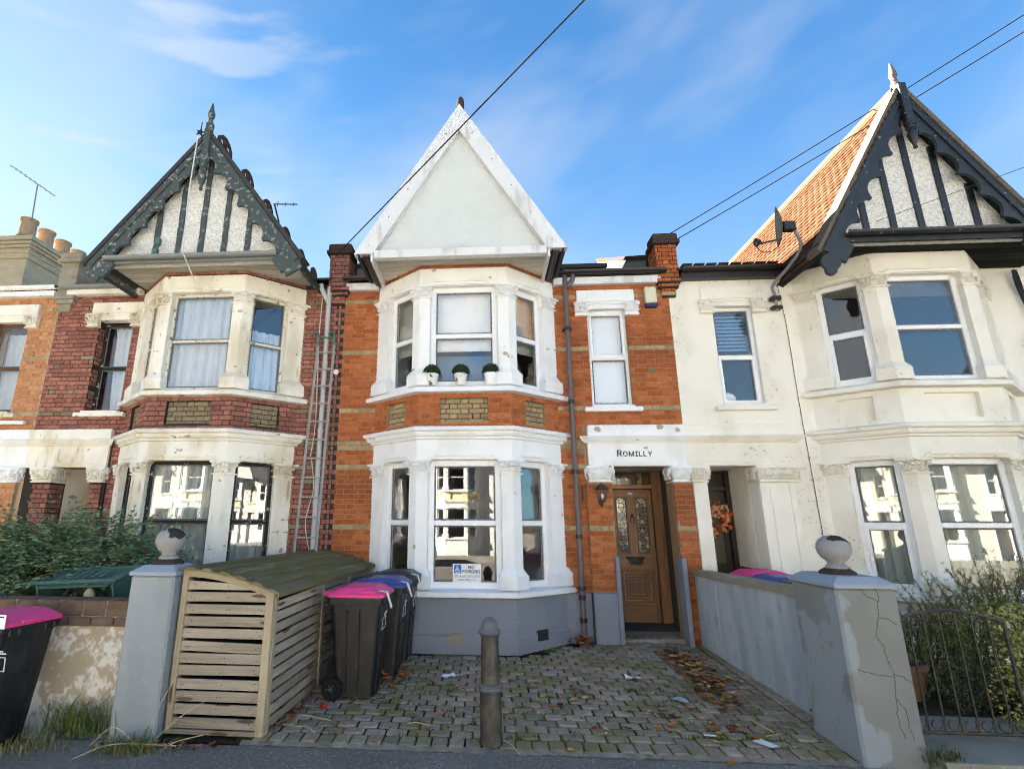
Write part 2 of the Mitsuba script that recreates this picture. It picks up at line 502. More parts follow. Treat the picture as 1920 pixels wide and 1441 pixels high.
M_BIN = gloss('bin_black', proc(binp_fn), 0.32)
M_PINK = gloss('bin_pink', proc(lambda p, n, uv: mix((0.90, 0.045, 0.28), (0.76, 0.055, 0.245), fbm(p.x * 9, p.y * 9, p.z * 9, 4))), 0.32)
M_BLUE = gloss('bin_blue', (0.030, 0.065, 0.30), 0.3)
M_NAVY = gloss('bin_charcoal', (0.022, 0.028, 0.034), 0.3)
M_RUBBER = diffuse('rubber', (0.018, 0.018, 0.019))
M_GASKET = diffuse('gasket', (0.15, 0.15, 0.155))
M_LABEL = diffuse('paper', (0.80, 0.80, 0.78))
M_INKW = diffuse('print_white', (0.72, 0.72, 0.72))
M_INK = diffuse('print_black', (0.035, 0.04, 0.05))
M_SIGNBLUE = diffuse('sign_blue', (0.03, 0.17, 0.48))
M_CREAMPL = gloss('cream_plastic', (0.72, 0.68, 0.52), 0.25)
M_NAVYPL = gloss('navy_plastic', (0.02, 0.025, 0.085), 0.2)
M_PIPEB = gloss('pipe_brown', (0.115, 0.095, 0.10), 0.3)
M_PIPEW = gloss('pipe_pale', (0.48, 0.50, 0.52), 0.3)
M_PIPEK = gloss('pipe_black', (0.018, 0.014, 0.014), 0.25)
M_GUTG = gloss('gutter_grey', (0.21, 0.235, 0.24), 0.3)
M_METAL = gloss('aluminium', (0.34, 0.335, 0.32), 0.3)
M_STEEL = mat('pole_grey', {'type': 'roughplastic', 'diffuse_reflectance': rgb(0.24, 0.24, 0.24), 'alpha': 0.25})
M_IRON = mat('iron', {'type': 'roughplastic', 'diffuse_reflectance': proc(peel((0.030, 0.027, 0.022), (0.075, 0.050, 0.030), 0.56)), 'alpha': 0.35})


def bollard_fn(p, n, uv):
    g = fbm(p.x * 24, p.y * 24, p.z * 9, 4)
    return mix((0.045, 0.039, 0.031), (0.088, 0.074, 0.055), smoothstep(0.35, 0.7, g))


M_BOLLARD = mat('bollard_paint', {'type': 'roughplastic', 'diffuse_reflectance': proc(bollard_fn), 'alpha': 0.38})
M_BOLLARDG = mat('bollard_grey', {'type': 'roughplastic', 'diffuse_reflectance': rgb(0.115, 0.12, 0.135), 'alpha': 0.3})


def ball_fn(p, n, uv):
    g = fbm(p.x * 14, p.y * 14, p.z * 14, 4)
    top = smoothstep(0.44, 0.47, 0.75 * g + 2.4 * (p.z - 1.46) + 0.9 * (p.x - dr.select(p.x < 0, -2.99, 3.07)))
    return mix((0.29, 0.29, 0.285), (0.045, 0.040, 0.038), top)


M_BALL = mat('ball_paint', {'type': 'diffuse', 'reflectance': proc(ball_fn)})


def asphalt_fn(p, n, uv):
    a, b, r = voronoi(p.x * 62, p.y * 62)
    g = fbm(p.x * 2.2, p.y * 2.2, 0, 3)
    base = mix((0.140, 0.127, 0.114), (0.225, 0.205, 0.182), fbm(p.x * 70, p.y * 70, 0, 2)) * (0.8 + 0.4 * g)
    return mix(base, (0.60, 0.58, 0.53), (1 - smoothstep(0.20, 0.30, a)) * smoothstep(0.80, 0.93, r))


M_ASPHALT = mat('asphalt', bumpy(proc(asphalt_fn), lambda p, n, uv: fbm(p.x * 90, p.y * 90, 0, 2), 0.006))


def paver_fn(p, n, uv):
    g = fbm(p.x * 40, p.y * 40, p.z * 40, 3)
    a, b, r = voronoi(p.x * 150, p.y * 150)
    c = mix(mix((0.205, 0.172, 0.130), (0.345, 0.295, 0.230), uv.x), (0.29, 0.215, 0.165), uv.y * 0.7) * (0.62 + 0.76 * g)
    m = fbm(p.x * 3.1 + 7, p.y * 3.1, 0, 4)
    return mix(c, (0.19, 0.175, 0.075), smoothstep(0.50, 0.72, m + 0.22 * (g - 0.5)) * 0.75)


M_PAVER = mat('paver', {'type': 'diffuse', 'reflectance': proc(paver_fn)})


def joint_fn(p, n, uv):
    m = fbm(p.x * 2.3, p.y * 2.3, 0, 4)
    g = fbm(p.x * 60, p.y * 60, 0, 2)
    green = smoothstep(0.42, 0.54, m)
    return mix(mix((0.020, 0.017, 0.012), (0.045, 0.037, 0.027), g), mix((0.075, 0.095, 0.016), (0.15, 0.175, 0.035), g), green)


M_JOINT = mat('mossy_sand', {'type': 'diffuse', 'reflectance': proc(joint_fn)})


def soil_fn(p, n, uv):
    return mix((0.040, 0.031, 0.020), (0.115, 0.095, 0.062), fbm(p.x * 7, p.y * 7, p.z * 7, 4))


M_SOIL = mat('soil', {'type': 'diffuse', 'reflectance': proc(soil_fn)})


def conc_fn(p, n, uv):
    g = fbm(p.x * 5, p.y * 5, p.z * 5, 4)
    return mix((0.19, 0.185, 0.150), (0.34, 0.325, 0.275), g)


M_CONC = mat('concrete', {'type': 'diffuse', 'reflectance': proc(conc_fn)})
M_WIRE = diffuse('wire', (0.025, 0.025, 0.028))
M_ROPE = diffuse('rope', (0.62, 0.62, 0.60))
M_LIMEW = diffuse('sunny_render', (0.72, 0.66, 0.42))  # own yellow colour of the bay aprons across the street
M_OPPW = diffuse('opposite_white', (0.74, 0.73, 0.70))
M_GREENPL = gloss('green_plastic', (0.075, 0.165, 0.135), 0.3)
M_CAR = mat('car_silver', {'type': 'principled', 'base_color': rgb(0.62, 0.63, 0.64), 'metallic': 0.3, 'roughness': 0.3, 'clearcoat': 1.0})
M_GLASSK = gloss('car_glass', (0.01, 0.012, 0.014), 0.05)
M_LAMPGL = mat('lantern_glass', {'type': 'thindielectric', 'int_ior': 1.5}, False)
# ------------------------------------------------------------------ house kit
YF = 8.1                                       # the plane of the house fronts
COURSE, PERIOD = 0.075, 0.3375                 # brick course; stretcher + header
BAND = {int(z / COURSE) for z in (5.24, 4.28, 3.36, 2.83, 2.755, 2.44, 1.51)}   # courses of buff brick
SIDE = math.hypot(0.77, 0.65)
SD = np.array([0.77, 0.65]) / SIDE             # along the right canted side, towards the wall
SN = np.array([0.65, -0.77]) / SIDE            # its outward normal
HF, HT, DEP = 0.68, 1.45, 0.65                 # half front, half total, depth of a bay


def off(d, e=0.05):
    """outline of the bay (4 points, local x / y from the wall plane) moved outwards by d."""
    cx = HF + d * (SN[0] + SD[0] * ((-1 - SN[1]) / SD[1]))
    p = np.array([HF, -DEP]) + SN * d
    t = (e - p[1]) / SD[1]
    ex = p[0] + SD[0] * t
    return np.array([[-ex, e], [-cx, -DEP - d], [cx, -DEP - d], [ex, e]])


def ring(xc, pts, z):
    return [[xc + a, YF + b, z] for a, b in pts]


def slab(xc, prof, e=0.05):
    """solid of the bay's outline; prof = [(d, z)...] from the bottom up."""
    return sides([ring(xc, off(d, e), z) for d, z in prof], 'fan')


def corner_fn(a, b):
    def fn(s, d, w):
        q = np.array([HF, -DEP])
        c = off(d)[2]
        A = np.array([HF - a - w, -DEP - d])
        B = q + SD * (b + w) + SN * d
        A2, c2, B2 = np.array([HF - a - w, -DEP + 0.16]), off(-0.16)[2], q + SD * (b + w) - SN * 0.16
        o = [A, c, B, B2, c2, A2]
        return [(s * x, y) for x, y in (o if s > 0 else o[::-1])]
    return fn


def end_fn(c):
    def fn(s, d, w):
        q = np.array([HF, -DEP])
        A = q + SD * (SIDE - c - w) + SN * d
        E = off(d)[3]
        E2, A2 = off(-0.16)[3], q + SD * (SIDE - c - w) - SN * 0.16
        o = [A, E, E2, A2]
        return [(s * x, y) for x, y in (o if s > 0 else o[::-1])]
    return fn


CA, CB, CE = 0.165, 0.15, 0.27                 # pilaster widths: on the front, on the side, at the wall
CORNER, END = corner_fn(CA, CB), end_fn(CE)


def strip(fn, s, xc, prof):
    """pilaster piece; prof = [(d, w, z)...]."""
    return sides([ring(xc, fn(s, d, w), z) for d, w, z in prof], 'strip')


def side_frame(xc, s, u=0.0, n=0.0, z=0.0):
    """frame on a canted side, u from left to right as seen from the street, starting u from the left edge of the side."""
    if s > 0:
        q = np.array([HF, -DEP]) + SD * u + SN * n
        return Fr((xc + q[0], YF + q[1], z), (SD[0], SD[1], 0))
    q = np.array([HF, -DEP]) + SD * (SIDE - u) + SN * n
    return Fr((xc - q[0], YF + q[1], z), (SD[0], -SD[1], 0))


def leaf_face(F, w, h, seed):
    """carved leaves and scrolls on a capital's face (u from 0 to w, v from 0 to h)."""
    r = random.Random(seed)
    out = []
    for sg_ in (-1, 1):                        # scrolls under the corners
        c = (0.0 if sg_ < 0 else w) - sg_ * 0.012
        for k in range(7):
            a = k * 0.95 * sg_
            rad = 0.036 - 0.0042 * k
            out.append(blob((c + math.sin(a) * rad, h * 0.74 + math.cos(a) * rad, 0.030 + 0.002 * k), (0.0155, 0.0155, 0.020)))
        out.append(blob((c, h * 0.74, 0.040), (0.013, 0.013, 0.016)))
    n = max(1, int(round(w / 0.13)))
    for i in range(n):                          # spread leaves, each of five lobes round a raised rib
        u = w * (i + 0.5) / n
        for k in range(-2, 3):
            L = h * (0.50 - 0.07 * abs(k)) * r.uniform(0.92, 1.08)
            a = k * 0.62 + r.uniform(-0.10, 0.10)
            for t, q in ((0.35, 0.9), (0.72, 1.15), (1.0, 0.8)):
                c = (u + math.sin(a) * L * t * 0.95, h * 0.10 + math.cos(a) * L * t, 0.010 + 0.026 * t + 0.006 * (2 - abs(k)))
                out.append(blob(c, (0.0125 * q, L * 0.20, 0.013), 1, rotv([0, 0, 1], -a)))
        out.append(blob((u - 0.018, h * 0.86, 0.042), (0.017, 0.017, 0.017)))
        out.append(blob((u + 0.018, h * 0.86, 0.042), (0.017, 0.017, 0.017)))
    return [F.mesh(m) for m in out]


def capital_mesh(fn, s, xc, z0, z1, faces, seed):
    h = z1 - z0
    core = strip(fn, s, xc, [(0.000, 0.000, z0), (0.026, 0.024, z0), (0.026, 0.024, z0 + 0.022), (-0.004, 0.0, z0 + 0.024), (0.000, 0.004, z0 + h * 0.62),
                             (0.030, 0.022, z1 - 0.035), (0.060, 0.045, z1 - 0.03), (0.060, 0.045, z1)])
    out = [core]
    for k, (F, w) in enumerate(faces):
        out += leaf_face(F.sub(0, z0 + 0.02, 0.0), w, h - 0.04, seed * 7 + k)
    return cat(*out)


def bricks_on(F, region, store, clay, u0=0.0, z_off=0.0, depth=0.02, front=0.0, odd_shift=0.5, tone=None):
    """bricks over a region (shapely, in u and v) of a face, in Flemish bond; store gets (vertices, faces, uv, centre)."""
    x0, y0, x1, y1 = region.bounds
    zb = F.O[2] + z_off
    k0, k1 = int(math.floor((zb + y0) / COURSE)), int(math.ceil((zb + y1) / COURSE))
    for k in range(k0, k1):
        va, vb = k * COURSE - zb + 0.005, (k + 1) * COURSE - zb - 0.005
        va, vb = max(va, y0 + 0.002), min(vb, y1 - 0.002)
        if vb - va < 0.02:
            continue
        cut = region.intersection(sg.LineString([(x0 - 1, (va + vb) / 2), (x1 + 1, (va + vb) / 2)]))
        spans = [(g.bounds[0], g.bounds[2]) for g in getattr(cut, 'geoms', [cut]) if not g.is_empty and g.length > 0.01]
        shift = (k % 2) * PERIOD * odd_shift + u0
        for a, b in spans:
            i = math.floor((a - shift) / PERIOD) - 1
            u = shift + i * PERIOD
            while u < b:
                for L in (0.225, 0.1125):
                    p, q = max(u + 0.005, a + 0.002), min(u + L - 0.005, b - 0.002)
                    u += L
                    if q - p < 0.025:
                        continue
                    j = 0.0022
                    e = 0.0045
                    f = front + rnd.uniform(-0.0025, 0.0025)
                    z = [p + rnd.uniform(-j, j), q + rnd.uniform(-j, j), va + rnd.uniform(-j, j) * .6, vb + rnd.uniform(-j, j) * .6]
                    c = [[z[0], z[2], front - depth], [z[1], z[2], front - depth], [z[1], z[3], front - depth], [z[0], z[3], front - depth],
                         [z[0], z[2], f - e], [z[1], z[2], f - e], [z[1], z[3], f - e], [z[0], z[3], f - e],
                         [z[0] + e, z[2] + e, f], [z[1] - e, z[2] + e, f], [z[1] - e, z[3] - e, f], [z[0] + e, z[3] - e, f]]
                    P = F.pts(np.array(c))
                    fc = [[8, 9, 10, 11]] + [[m, (m + 1) % 4, (m + 1) % 4 + 4, m + 4] for m in range(4)] + [[m + 4, (m + 1) % 4 + 4, (m + 1) % 4 + 8, m + 8] for m in range(4)]
                    cl = clay(k, F.pts(np.array([(p + q) / 2, (va + vb) / 2, 0.0])))
                    t = rnd.random() if tone is None else tone(rnd)
                    store.append((P, np.array(fc), (t, float(cl)), P[8:].mean(0)))


def flush_bricks(store, parent, limit=300):
    """the bricks that show largest as entries, the others as one part."""
    if not store:
        return
    key = lambda b: np.linalg.norm(b[3] - EYE) + (3 if abs(b[3][0]) > 9 else 0)
    store.sort(key=key)
    for P, f, uv, c in store[:limit]:
        put('brick', (P, f), M_BRICK, parent, uv=np.tile(uv, (len(P), 1)))
    rest = store[limit:]
    if rest:
        v, f = cat(*[(b[0], b[1]) for b in rest])
        put('brickwork', (v, f), M_BRICK, parent, kind='stuff', uv=np.vstack([np.tile(b[2], (len(b[0]), 1)) for b in rest]))


M_DOUBLE = lambda m: True  # second glass sheet added even to old single panes, to strengthen reflections


def window(H, F, w, h, rail, m, fw=0.055, upper='fixed', lower='sash', glass=True, bar=0.04, name='window'):
    bar = max(bar, fw * 0.85)
    """window in a frame F whose origin is the opening's lower left corner at the frame's face."""
    d = 0.07
    ms = [F.box(0, fw, 0, h, -d, 0, 0.006), F.box(w - fw, w, 0, h, -d, 0, 0.006), F.box(fw, w - fw, 0, fw, -d, -0.002, 0.006),
          F.box(fw, w - fw, h - fw, h, -d, -0.002, 0.006), F.box(fw, w - fw, rail - bar / 2, rail + bar / 2, -d, -0.003, 0.006)]
    k = put(name, cat(*ms), m, H)
    for (a, b, st) in ((fw, rail - bar / 2, lower), (rail + bar / 2, h - fw, upper)):
        e = 0.012
        if st == 'sash':                        # an opening light with its own frame, standing proud
            e = 0.034
            put('casement', cat(F.box(fw - 0.012, fw + e, a - 0.010, b + 0.010, -0.03, 0.014, 0.005), F.box(w - fw - e, w - fw + 0.012, a - 0.010, b + 0.010, -0.03, 0.014, 0.005),
                                F.box(fw + e, w - fw - e, a - 0.010, a + e, -0.03, 0.012, 0.005), F.box(fw + e, w - fw - e, b - e, b + 0.010, -0.03, 0.012, 0.005)), m, k)
        if glass:
            g = F.sub(fw + e - 0.006, a + e - 0.006, -0.028)
            ww, hh = w - 2 * fw - 2 * e + 0.012, b - a - 2 * e + 0.012
            put('pane', (g.pts(np.array([[a_, b_, c_] for c_ in ((0, -0.016) if M_DOUBLE(m) else (0,)) for a_, b_ in ((0, 0), (ww, 0), (ww, hh), (0, hh))])), np.array([[0, 1, 2], [0, 2, 3], [4, 5, 6], [4, 6, 7]])[:4 if M_DOUBLE(m) else 2]), M_GLASS, k)
            r = 0.016
            put('gasket', cat(g.box(-.004, r, 0, hh, -0.004, 0.004), g.box(ww - r, ww + .004, 0, hh, -0.004, 0.004), g.box(r, ww - r, -.004, r, -0.004, 0.004), g.box(r, ww - r, hh - r, hh + .004, -0.004, 0.004)), M_GASKET, k)
    return k


def curtain(F, u0, u1, v0, v1, n, m, label, amp=0.03, freq=9.0, seed=0, gather=None, group=None, cat_='curtain'):
    nu, nv = max(12, int((u1 - u0) * freq * 9)), 10
    r = random.Random(seed)
    ph = [r.uniform(0, 6.28) for _ in range(4)]
    P = []
    for j in range(nv + 1):
        t = j / nv
        for i in range(nu + 1):
            s = i / nu
            u = u0 + (u1 - u0) * s
            if gather:                           # drawn towards one side lower down
                u = gather[0] + (u - gather[0]) * (1 - gather[1] * (1 - t) ** 0.7)
            x = u * freq * 6.283
            z = amp * (math.sin(x + ph[0] + 0.6 * math.sin(t * 2 + ph[1])) + 0.45 * math.sin(x * 1.73 + ph[2]) + 0.25 * math.sin(x * 0.31 + ph[3]))
            P.append([u, v0 + (v1 - v0) * t, n + z])
    f = []
    for j in range(nv):
        for i in range(nu):
            a = j * (nu + 1) + i
            f.append([a, a + 1, a + nu + 2, a + nu + 1])
    return single('curtain' if cat_ == 'curtain' else cat_, (F.pts(np.array(P)), np.array(f)), m, label, cat_, group, smooth=True)


def drip(F, u0, u1, v, s=0.05, n0=-0.02):
    """moulding with slanted stops over an opening; its lower edge runs from u0 to u1 at v."""
    a = sg.Polygon([(u0, v), (u1, v), (u1 - s, v + 0.055), (u0 + s, v + 0.055)])
    b = sg.Polygon([(u0 + s * 1.1, v + 0.040), (u1 - s * 1.1, v + 0.040), (u1 - s * 1.5, v + 0.064), (u0 + s * 1.5, v + 0.064)])
    return cat(F.ext(a, n0, 0.022), F.ext(b, n0, 0.042))


def bay(H, xc, kind, M, store, lite=False, seed=1):
    """two-storey canted bay. M: dict of materials (trim, frame, plinth, clay, mortar)."""
    tr = M['trim']
    put('plinth', slab(xc, [(0.02, -0.35), (0.02, 0.17), (0.0, 0.19), (0.0, 0.64)]), M['plinth'], H, smooth=30)
    put('sill', slab(xc, [(0.03, 0.64), (0.085, 0.655), (0.085, 0.715), (0.0, 0.745)]), tr, H, smooth=20)
    put('bay_head', slab(xc, [(0.0, 2.475), (0.0, 2.765)]), tr, H)
    put('cornice', slab(xc, [(0.0, 2.763), (0.025, 2.772), (0.03, 2.80), (0.06, 2.815), (0.075, 2.85), (0.075, 2.868), (0.105, 2.882), (0.115, 2.905), (0.115, 2.925), (0.09, 2.945), (-0.02, 2.965)]), tr, H, smooth=20)
    put('sill', slab(xc, [(0.02, 3.44), (0.10, 3.455), (0.105, 3.50), (0.095, 3.525), (0.0, 3.565)]), tr, H, smooth=20)
    put('bay_head', slab(xc, [(0.0, 5.165), (0.0, 5.455)]), tr, H)
    if not lite:
        put('bay_top', slab(xc, [(-0.012, 5.455), (-0.012, 5.66)]), M['top'], H)
        if M['apron'] == 'brick':
            for F, w in ((Fr((xc - HF, YF - DEP, 5.44), (1, 0, 0)), 2 * HF), (side_frame(xc, 1, 0, 0, 5.44), SIDE), (side_frame(xc, -1, 0, 0, 5.44), SIDE)):
                bricks_on(F, sg.box(0, 0.018, w, 0.11), store, M['clay_apron'])
    # apron between the storeys, with a sunk panel on each face
    put('apron', slab(xc, [(-0.062, 2.95), (-0.062, 3.45)]), M['panel_m'], H)
    faces = [(Fr((xc - HF, YF - DEP, 2.955), (1, 0, 0)), 2 * HF, 0.70), (side_frame(xc, 1, 0, 0, 2.955), SIDE, 0.42), (side_frame(xc, -1, 0, 0, 2.955), SIDE, 0.42)]
    for F, w, pw in faces:
        full = sg.box(0, 0, w, 0.50)
        hole = sg.box(w / 2 - pw / 2, 0.075, w / 2 + pw / 2, 0.42)
        if M['apron'] == 'brick' and not lite:
            put('apron', F.ext(full.difference(hole), -0.060, -0.010), M['mortar'], H)
            bricks_on(F, full.difference(hole.buffer(0.004, join_style=2)), store, M['clay_apron'])
            bricks_on(F.sub(0, 0, -0.047), hole, store, lambda k, c: M['clay_panel'], u0=0.07)
        else:
            put('apron', F.ext(full.difference(hole), -0.060, 0.0), M['apron_m'], H)
    # pilasters with capitals
    up = [('corner', CORNER), ('end', END)]
    for z0, z1 in ((0.745, 2.475), (3.565, 5.165)):
        zc = z1 - 0.205
        for nm, fn in up:
            for s in (-1, 1):
                pr = [(0.055, 0.05, z0), (0.055, 0.05, z0 + 0.17), (0.045, 0.04, z0 + 0.185), (0.0, 0.0, z0 + 0.26), (0.0, 0.0, zc)]
                put('pilaster', strip(fn, s, xc, pr), tr, H)
                if nm == 'corner':
                    F1 = Fr((xc + (HF - CA if s > 0 else -HF), YF - DEP, 0), (1, 0, 0))
                    F2 = side_frame(xc, s, 0 if s > 0 else SIDE - CB, 0)
                    fs = [(F1, CA), (F2, CB)]
                else:
                    fs = [(side_frame(xc, s, SIDE - CE if s > 0 else 0, 0), CE)]
                put('capital', capital_mesh(fn, s, xc, zc, z1, [] if lite else fs, seed * 31 + int(z0) * 5 + (s + 1)), tr, H, smooth=35)
        # windows: front and both sides
        wf, ws = 2 * (HF - CA), SIDE - CB - CE
        rail = 0.86 if z0 < 1 else 0.80
        h = z1 - z0
        fl = M.get('lower', 'plain')
        wk = dict(fw=M.get('fw', 0.055), upper=M.get('upper', 'plain'))
        window(H, Fr((xc - wf / 2, YF - DEP + 0.085, z0), (1, 0, 0)), wf, h, rail, M['frame_lo'] if z0 < 1 else M['frame_up'], lower=fl if z0 > 9 else 'plain', **wk)
        for s in (1, -1):
            F = side_frame(xc, s, CB if s > 0 else CE, -0.085, z0)
            window(H, F, ws, h, rail, M['frame_lo'] if z0 < 1 else M['frame_up'], lower=fl, **wk)
        # mouldings over the windows
        dm = [drip(Fr((xc, YF - DEP, 0), (1, 0, 0)), -wf / 2 - 0.03, wf / 2 + 0.03, z1 + 0.012)]
        for s in (1, -1):
            F = side_frame(xc, s, CB if s > 0 else CE, 0, 0)
            dm.append(drip(F, -0.02, ws + 0.02, z1 + 0.012))
        for d_ in dm:
            put('drip_moulding', d_, tr, H)


def hall_window(H, xc, M, lite=False, seed=3, dark=False):
    """single sash over the porch; opening 0.62 x 1.62."""
    w, z0, h = 0.64, 3.36, 1.62
    deep = 0.17 if dark else 0.07
    F = Fr((xc - w / 2, YF + deep, z0), (1, 0, 0))
    window(H, F, w, h, 0.80, M['frame_hall'], fw=0.055, upper=M.get('hall_upper', 'plain'), lower=M.get('hall_lower', 'plain'))
    put('sill', cat(box(xc - 0.44, xc + 0.44, YF - 0.07, YF + 0.06, z0 - 0.085, z0 - 0.015, 0.008), box(xc - w / 2, xc + w / 2, YF - 0.06, YF + deep - 0.02, z0 - 0.015, z0 + 0.012)), M['trim'], H)
    G = Fr((xc, YF, 0), (1, 0, 0))
    put('window_head', cat(G.box(-0.46, 0.46, z0 + h + 0.13, z0 + h + 0.33, -0.03, 0.032, 0.004), G.box(-0.34, 0.34, z0 + h + 0.004, z0 + h + 0.128, -0.14, 0.018)), M['trim'], H)
    put('drip_moulding', drip(G, -0.31, 0.31, z0 + h + 0.035, n0=0.0), M['trim'], H)
    for s in (-1, 1):
        a, b = sorted((s * 0.30, s * 0.50))
        cap = [G.box(a, b, z0 + h - 0.10, z0 + h + 0.13, -0.03, 0.055, 0.006), G.box(a - 0.012, b + 0.012, z0 + h - 0.125, z0 + h - 0.10, -0.03, 0.07, 0.006)]
        if not lite:
            cap += leaf_face(G.sub(a, z0 + h - 0.09, 0.05), b - a, 0.21, seed + s)
        put('capital', cat(*cap), M['trim'], H, smooth=35)


def gutter(x0, x1, y, z, r=0.055, along='x'):
    prof = [(r * math.cos(a), r * math.sin(a)) for a in np.linspace(math.pi, 2 * math.pi, 9)] + [(r * 0.86 * math.cos(a), r * 0.86 * math.sin(a)) for a in np.linspace(2 * math.pi, math.pi, 9)]
    R = [[[x, y + p, z + q] if along == 'x' else [y + p, x, z + q] for p, q in prof] for x in (x0, x1)]
    return sides(R, None)


PITCH_M = math.tan(math.radians(24))


def main_roof(H, x0, x1, m, y0=7.93, z0=5.60):
    yr = 12.3
    zr = z0 + (yr - y0) * PITCH_M
    s1 = WORLD.pts(np.array([[x0, y0, z0], [x1, y0, z0], [x1, yr, zr], [x0, yr, zr], [x0, y0, z0 - .04], [x1, y0, z0 - .04], [x1, yr, zr - .04], [x0, yr, zr - .04]]))
    s2 = WORLD.pts(np.array([[x0, yr, zr], [x1, yr, zr], [x1, 17, 5.4], [x0, 17, 5.4], [x0, yr, zr - .04], [x1, yr, zr - .04], [x1, 17, 5.36], [x0, 17, 5.36]]))
    F6 = np.array([[0, 1, 2, 3], [4, 7, 6, 5], [0, 4, 5, 1], [2, 6, 7, 3], [1, 5, 6, 2], [0, 3, 7, 4]])
    return put('roof', cat((s1, F6), (s2, F6)), m, H)


def shell(H, x0, x1, M, holes, bay_c):
    """front wall with its openings, party walls, floors, back wall and dark rooms."""
    reg = sg.box(x0, -0.4, x1, 5.56)
    for h in holes:
        reg = reg.difference(h)
    F = Fr((0, YF, 0), (1, 0, 0))
    wall = put('wall', F.ext(reg, -0.28, -0.010 if M['wall'] == 'brick' else 0.0), M['mortar'] if M['wall'] == 'brick' else M['wall_m'], H)
    g = 0.012
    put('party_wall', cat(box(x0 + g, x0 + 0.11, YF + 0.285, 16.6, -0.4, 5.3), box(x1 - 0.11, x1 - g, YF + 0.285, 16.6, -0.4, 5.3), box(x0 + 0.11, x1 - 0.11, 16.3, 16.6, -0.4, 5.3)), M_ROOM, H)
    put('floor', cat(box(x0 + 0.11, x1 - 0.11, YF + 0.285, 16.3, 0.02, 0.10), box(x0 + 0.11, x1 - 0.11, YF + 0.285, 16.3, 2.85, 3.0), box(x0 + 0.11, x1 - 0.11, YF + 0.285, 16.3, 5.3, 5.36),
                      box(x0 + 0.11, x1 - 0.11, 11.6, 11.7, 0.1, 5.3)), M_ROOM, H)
    return wall, reg
# ------------------------------------------------------------------ ground
GS = 0.04
gz = lambda y: -GS * (YF - y)                  # forecourts fall towards the pavement
structure('ground', (np.array([[-600, -600, -0.62], [600, -600, -0.62], [600, 600, -0.62], [-600, 600, -0.62]]), np.array([[0, 1, 2, 3]])), M_SOIL)


def sheet(x0, x1, y0, y1, z0, z1, t=0.3):
    return (np.array([[x0, y0, z0], [x1, y0, z0], [x1, y1, z1], [x0, y1, z1], [x0, y0, z0 - t], [x1, y0, z0 - t], [x1, y1, z1 - t], [x0, y1, z1 - t]]),
            np.array([[0, 1, 2, 3], [4, 7, 6, 5], [0, 4, 5, 1], [2, 6, 7, 3], [1, 5, 6, 2], [0, 3, 7, 4]]))


structure('pavement', sheet(-60, 60, 2.0, 4.745, -0.215, -0.150), M_ASPHALT)
structure('kerb', cat(*[box(i * 0.92 - 60, i * 0.92 - 59.09, 1.86, 1.997, -0.55, -0.207, 0.012) for i in range(0, 130)]), M_CONC)
structure('road', sheet(-80, 80, -12.0, 1.855, -0.33, -0.33), M_ASPHALT)
structure('kerb', box(-60, 60, -12.15, -12.002, -0.6, -0.21, 0.012), M_CONC)
structure('pavement', sheet(-60, 60, -15.0, -12.155, -0.2, -0.21), M_CONC)
structure('garden_soil', sheet(-14, -3.0, 5.12, 8.3, -0.10, 0.0), M_SOIL)
structure('garden_soil', sheet(3.21, 12, 5.62, 8.3, -0.06, 0.0), M_SOIL)
structure('garden_path', cat(sheet(3.31, 6.2, 4.62, 5.617, -0.055, -0.050, 0.25)), M_CONC)

# block paving of the forecourt: soldier course along the pavement, border along the wall, field in stretcher bond
DRIVE = structure('driveway', cat(sheet(-2.9, 3.06, 4.815, 8.2, gz(4.815) - 0.016, gz(8.2) - 0.016), sheet(1.80, 3.0, 8.2, 9.2, 0.025, 0.045)), M_JOINT)
ed = []
xe = -2.05
while xe < 2.80:                                # ragged strip of mortar along the pavement
    we = rnd.uniform(0.03, 0.075)
    ye = 4.772 + rnd.uniform(-0.016, 0.014) - (0.03 if -0.28 < xe < 0.25 else 0)
    ed.append(sheet(xe, xe + we + 0.004, ye, 4.822, gz(4.75) - 0.016 + rnd.uniform(-.006, .004), gz(4.81) - 0.004, 0.2))
    xe += we
structure('edging', cat(*ed), mat('rough_mortar', {'type': 'diffuse', 'reflectance': proc(lambda p, n, uv: mix((0.09, 0.082, 0.062), (0.30, 0.28, 0.24), fbm(p.x * 16, p.y * 16, p.z * 5, 4)))}))
BAYA_XC = -0.30
bay_poly = sg.Polygon([(BAYA_XC + a, YF + b) for a, b in off(0.035, 0.3)])
PV = []


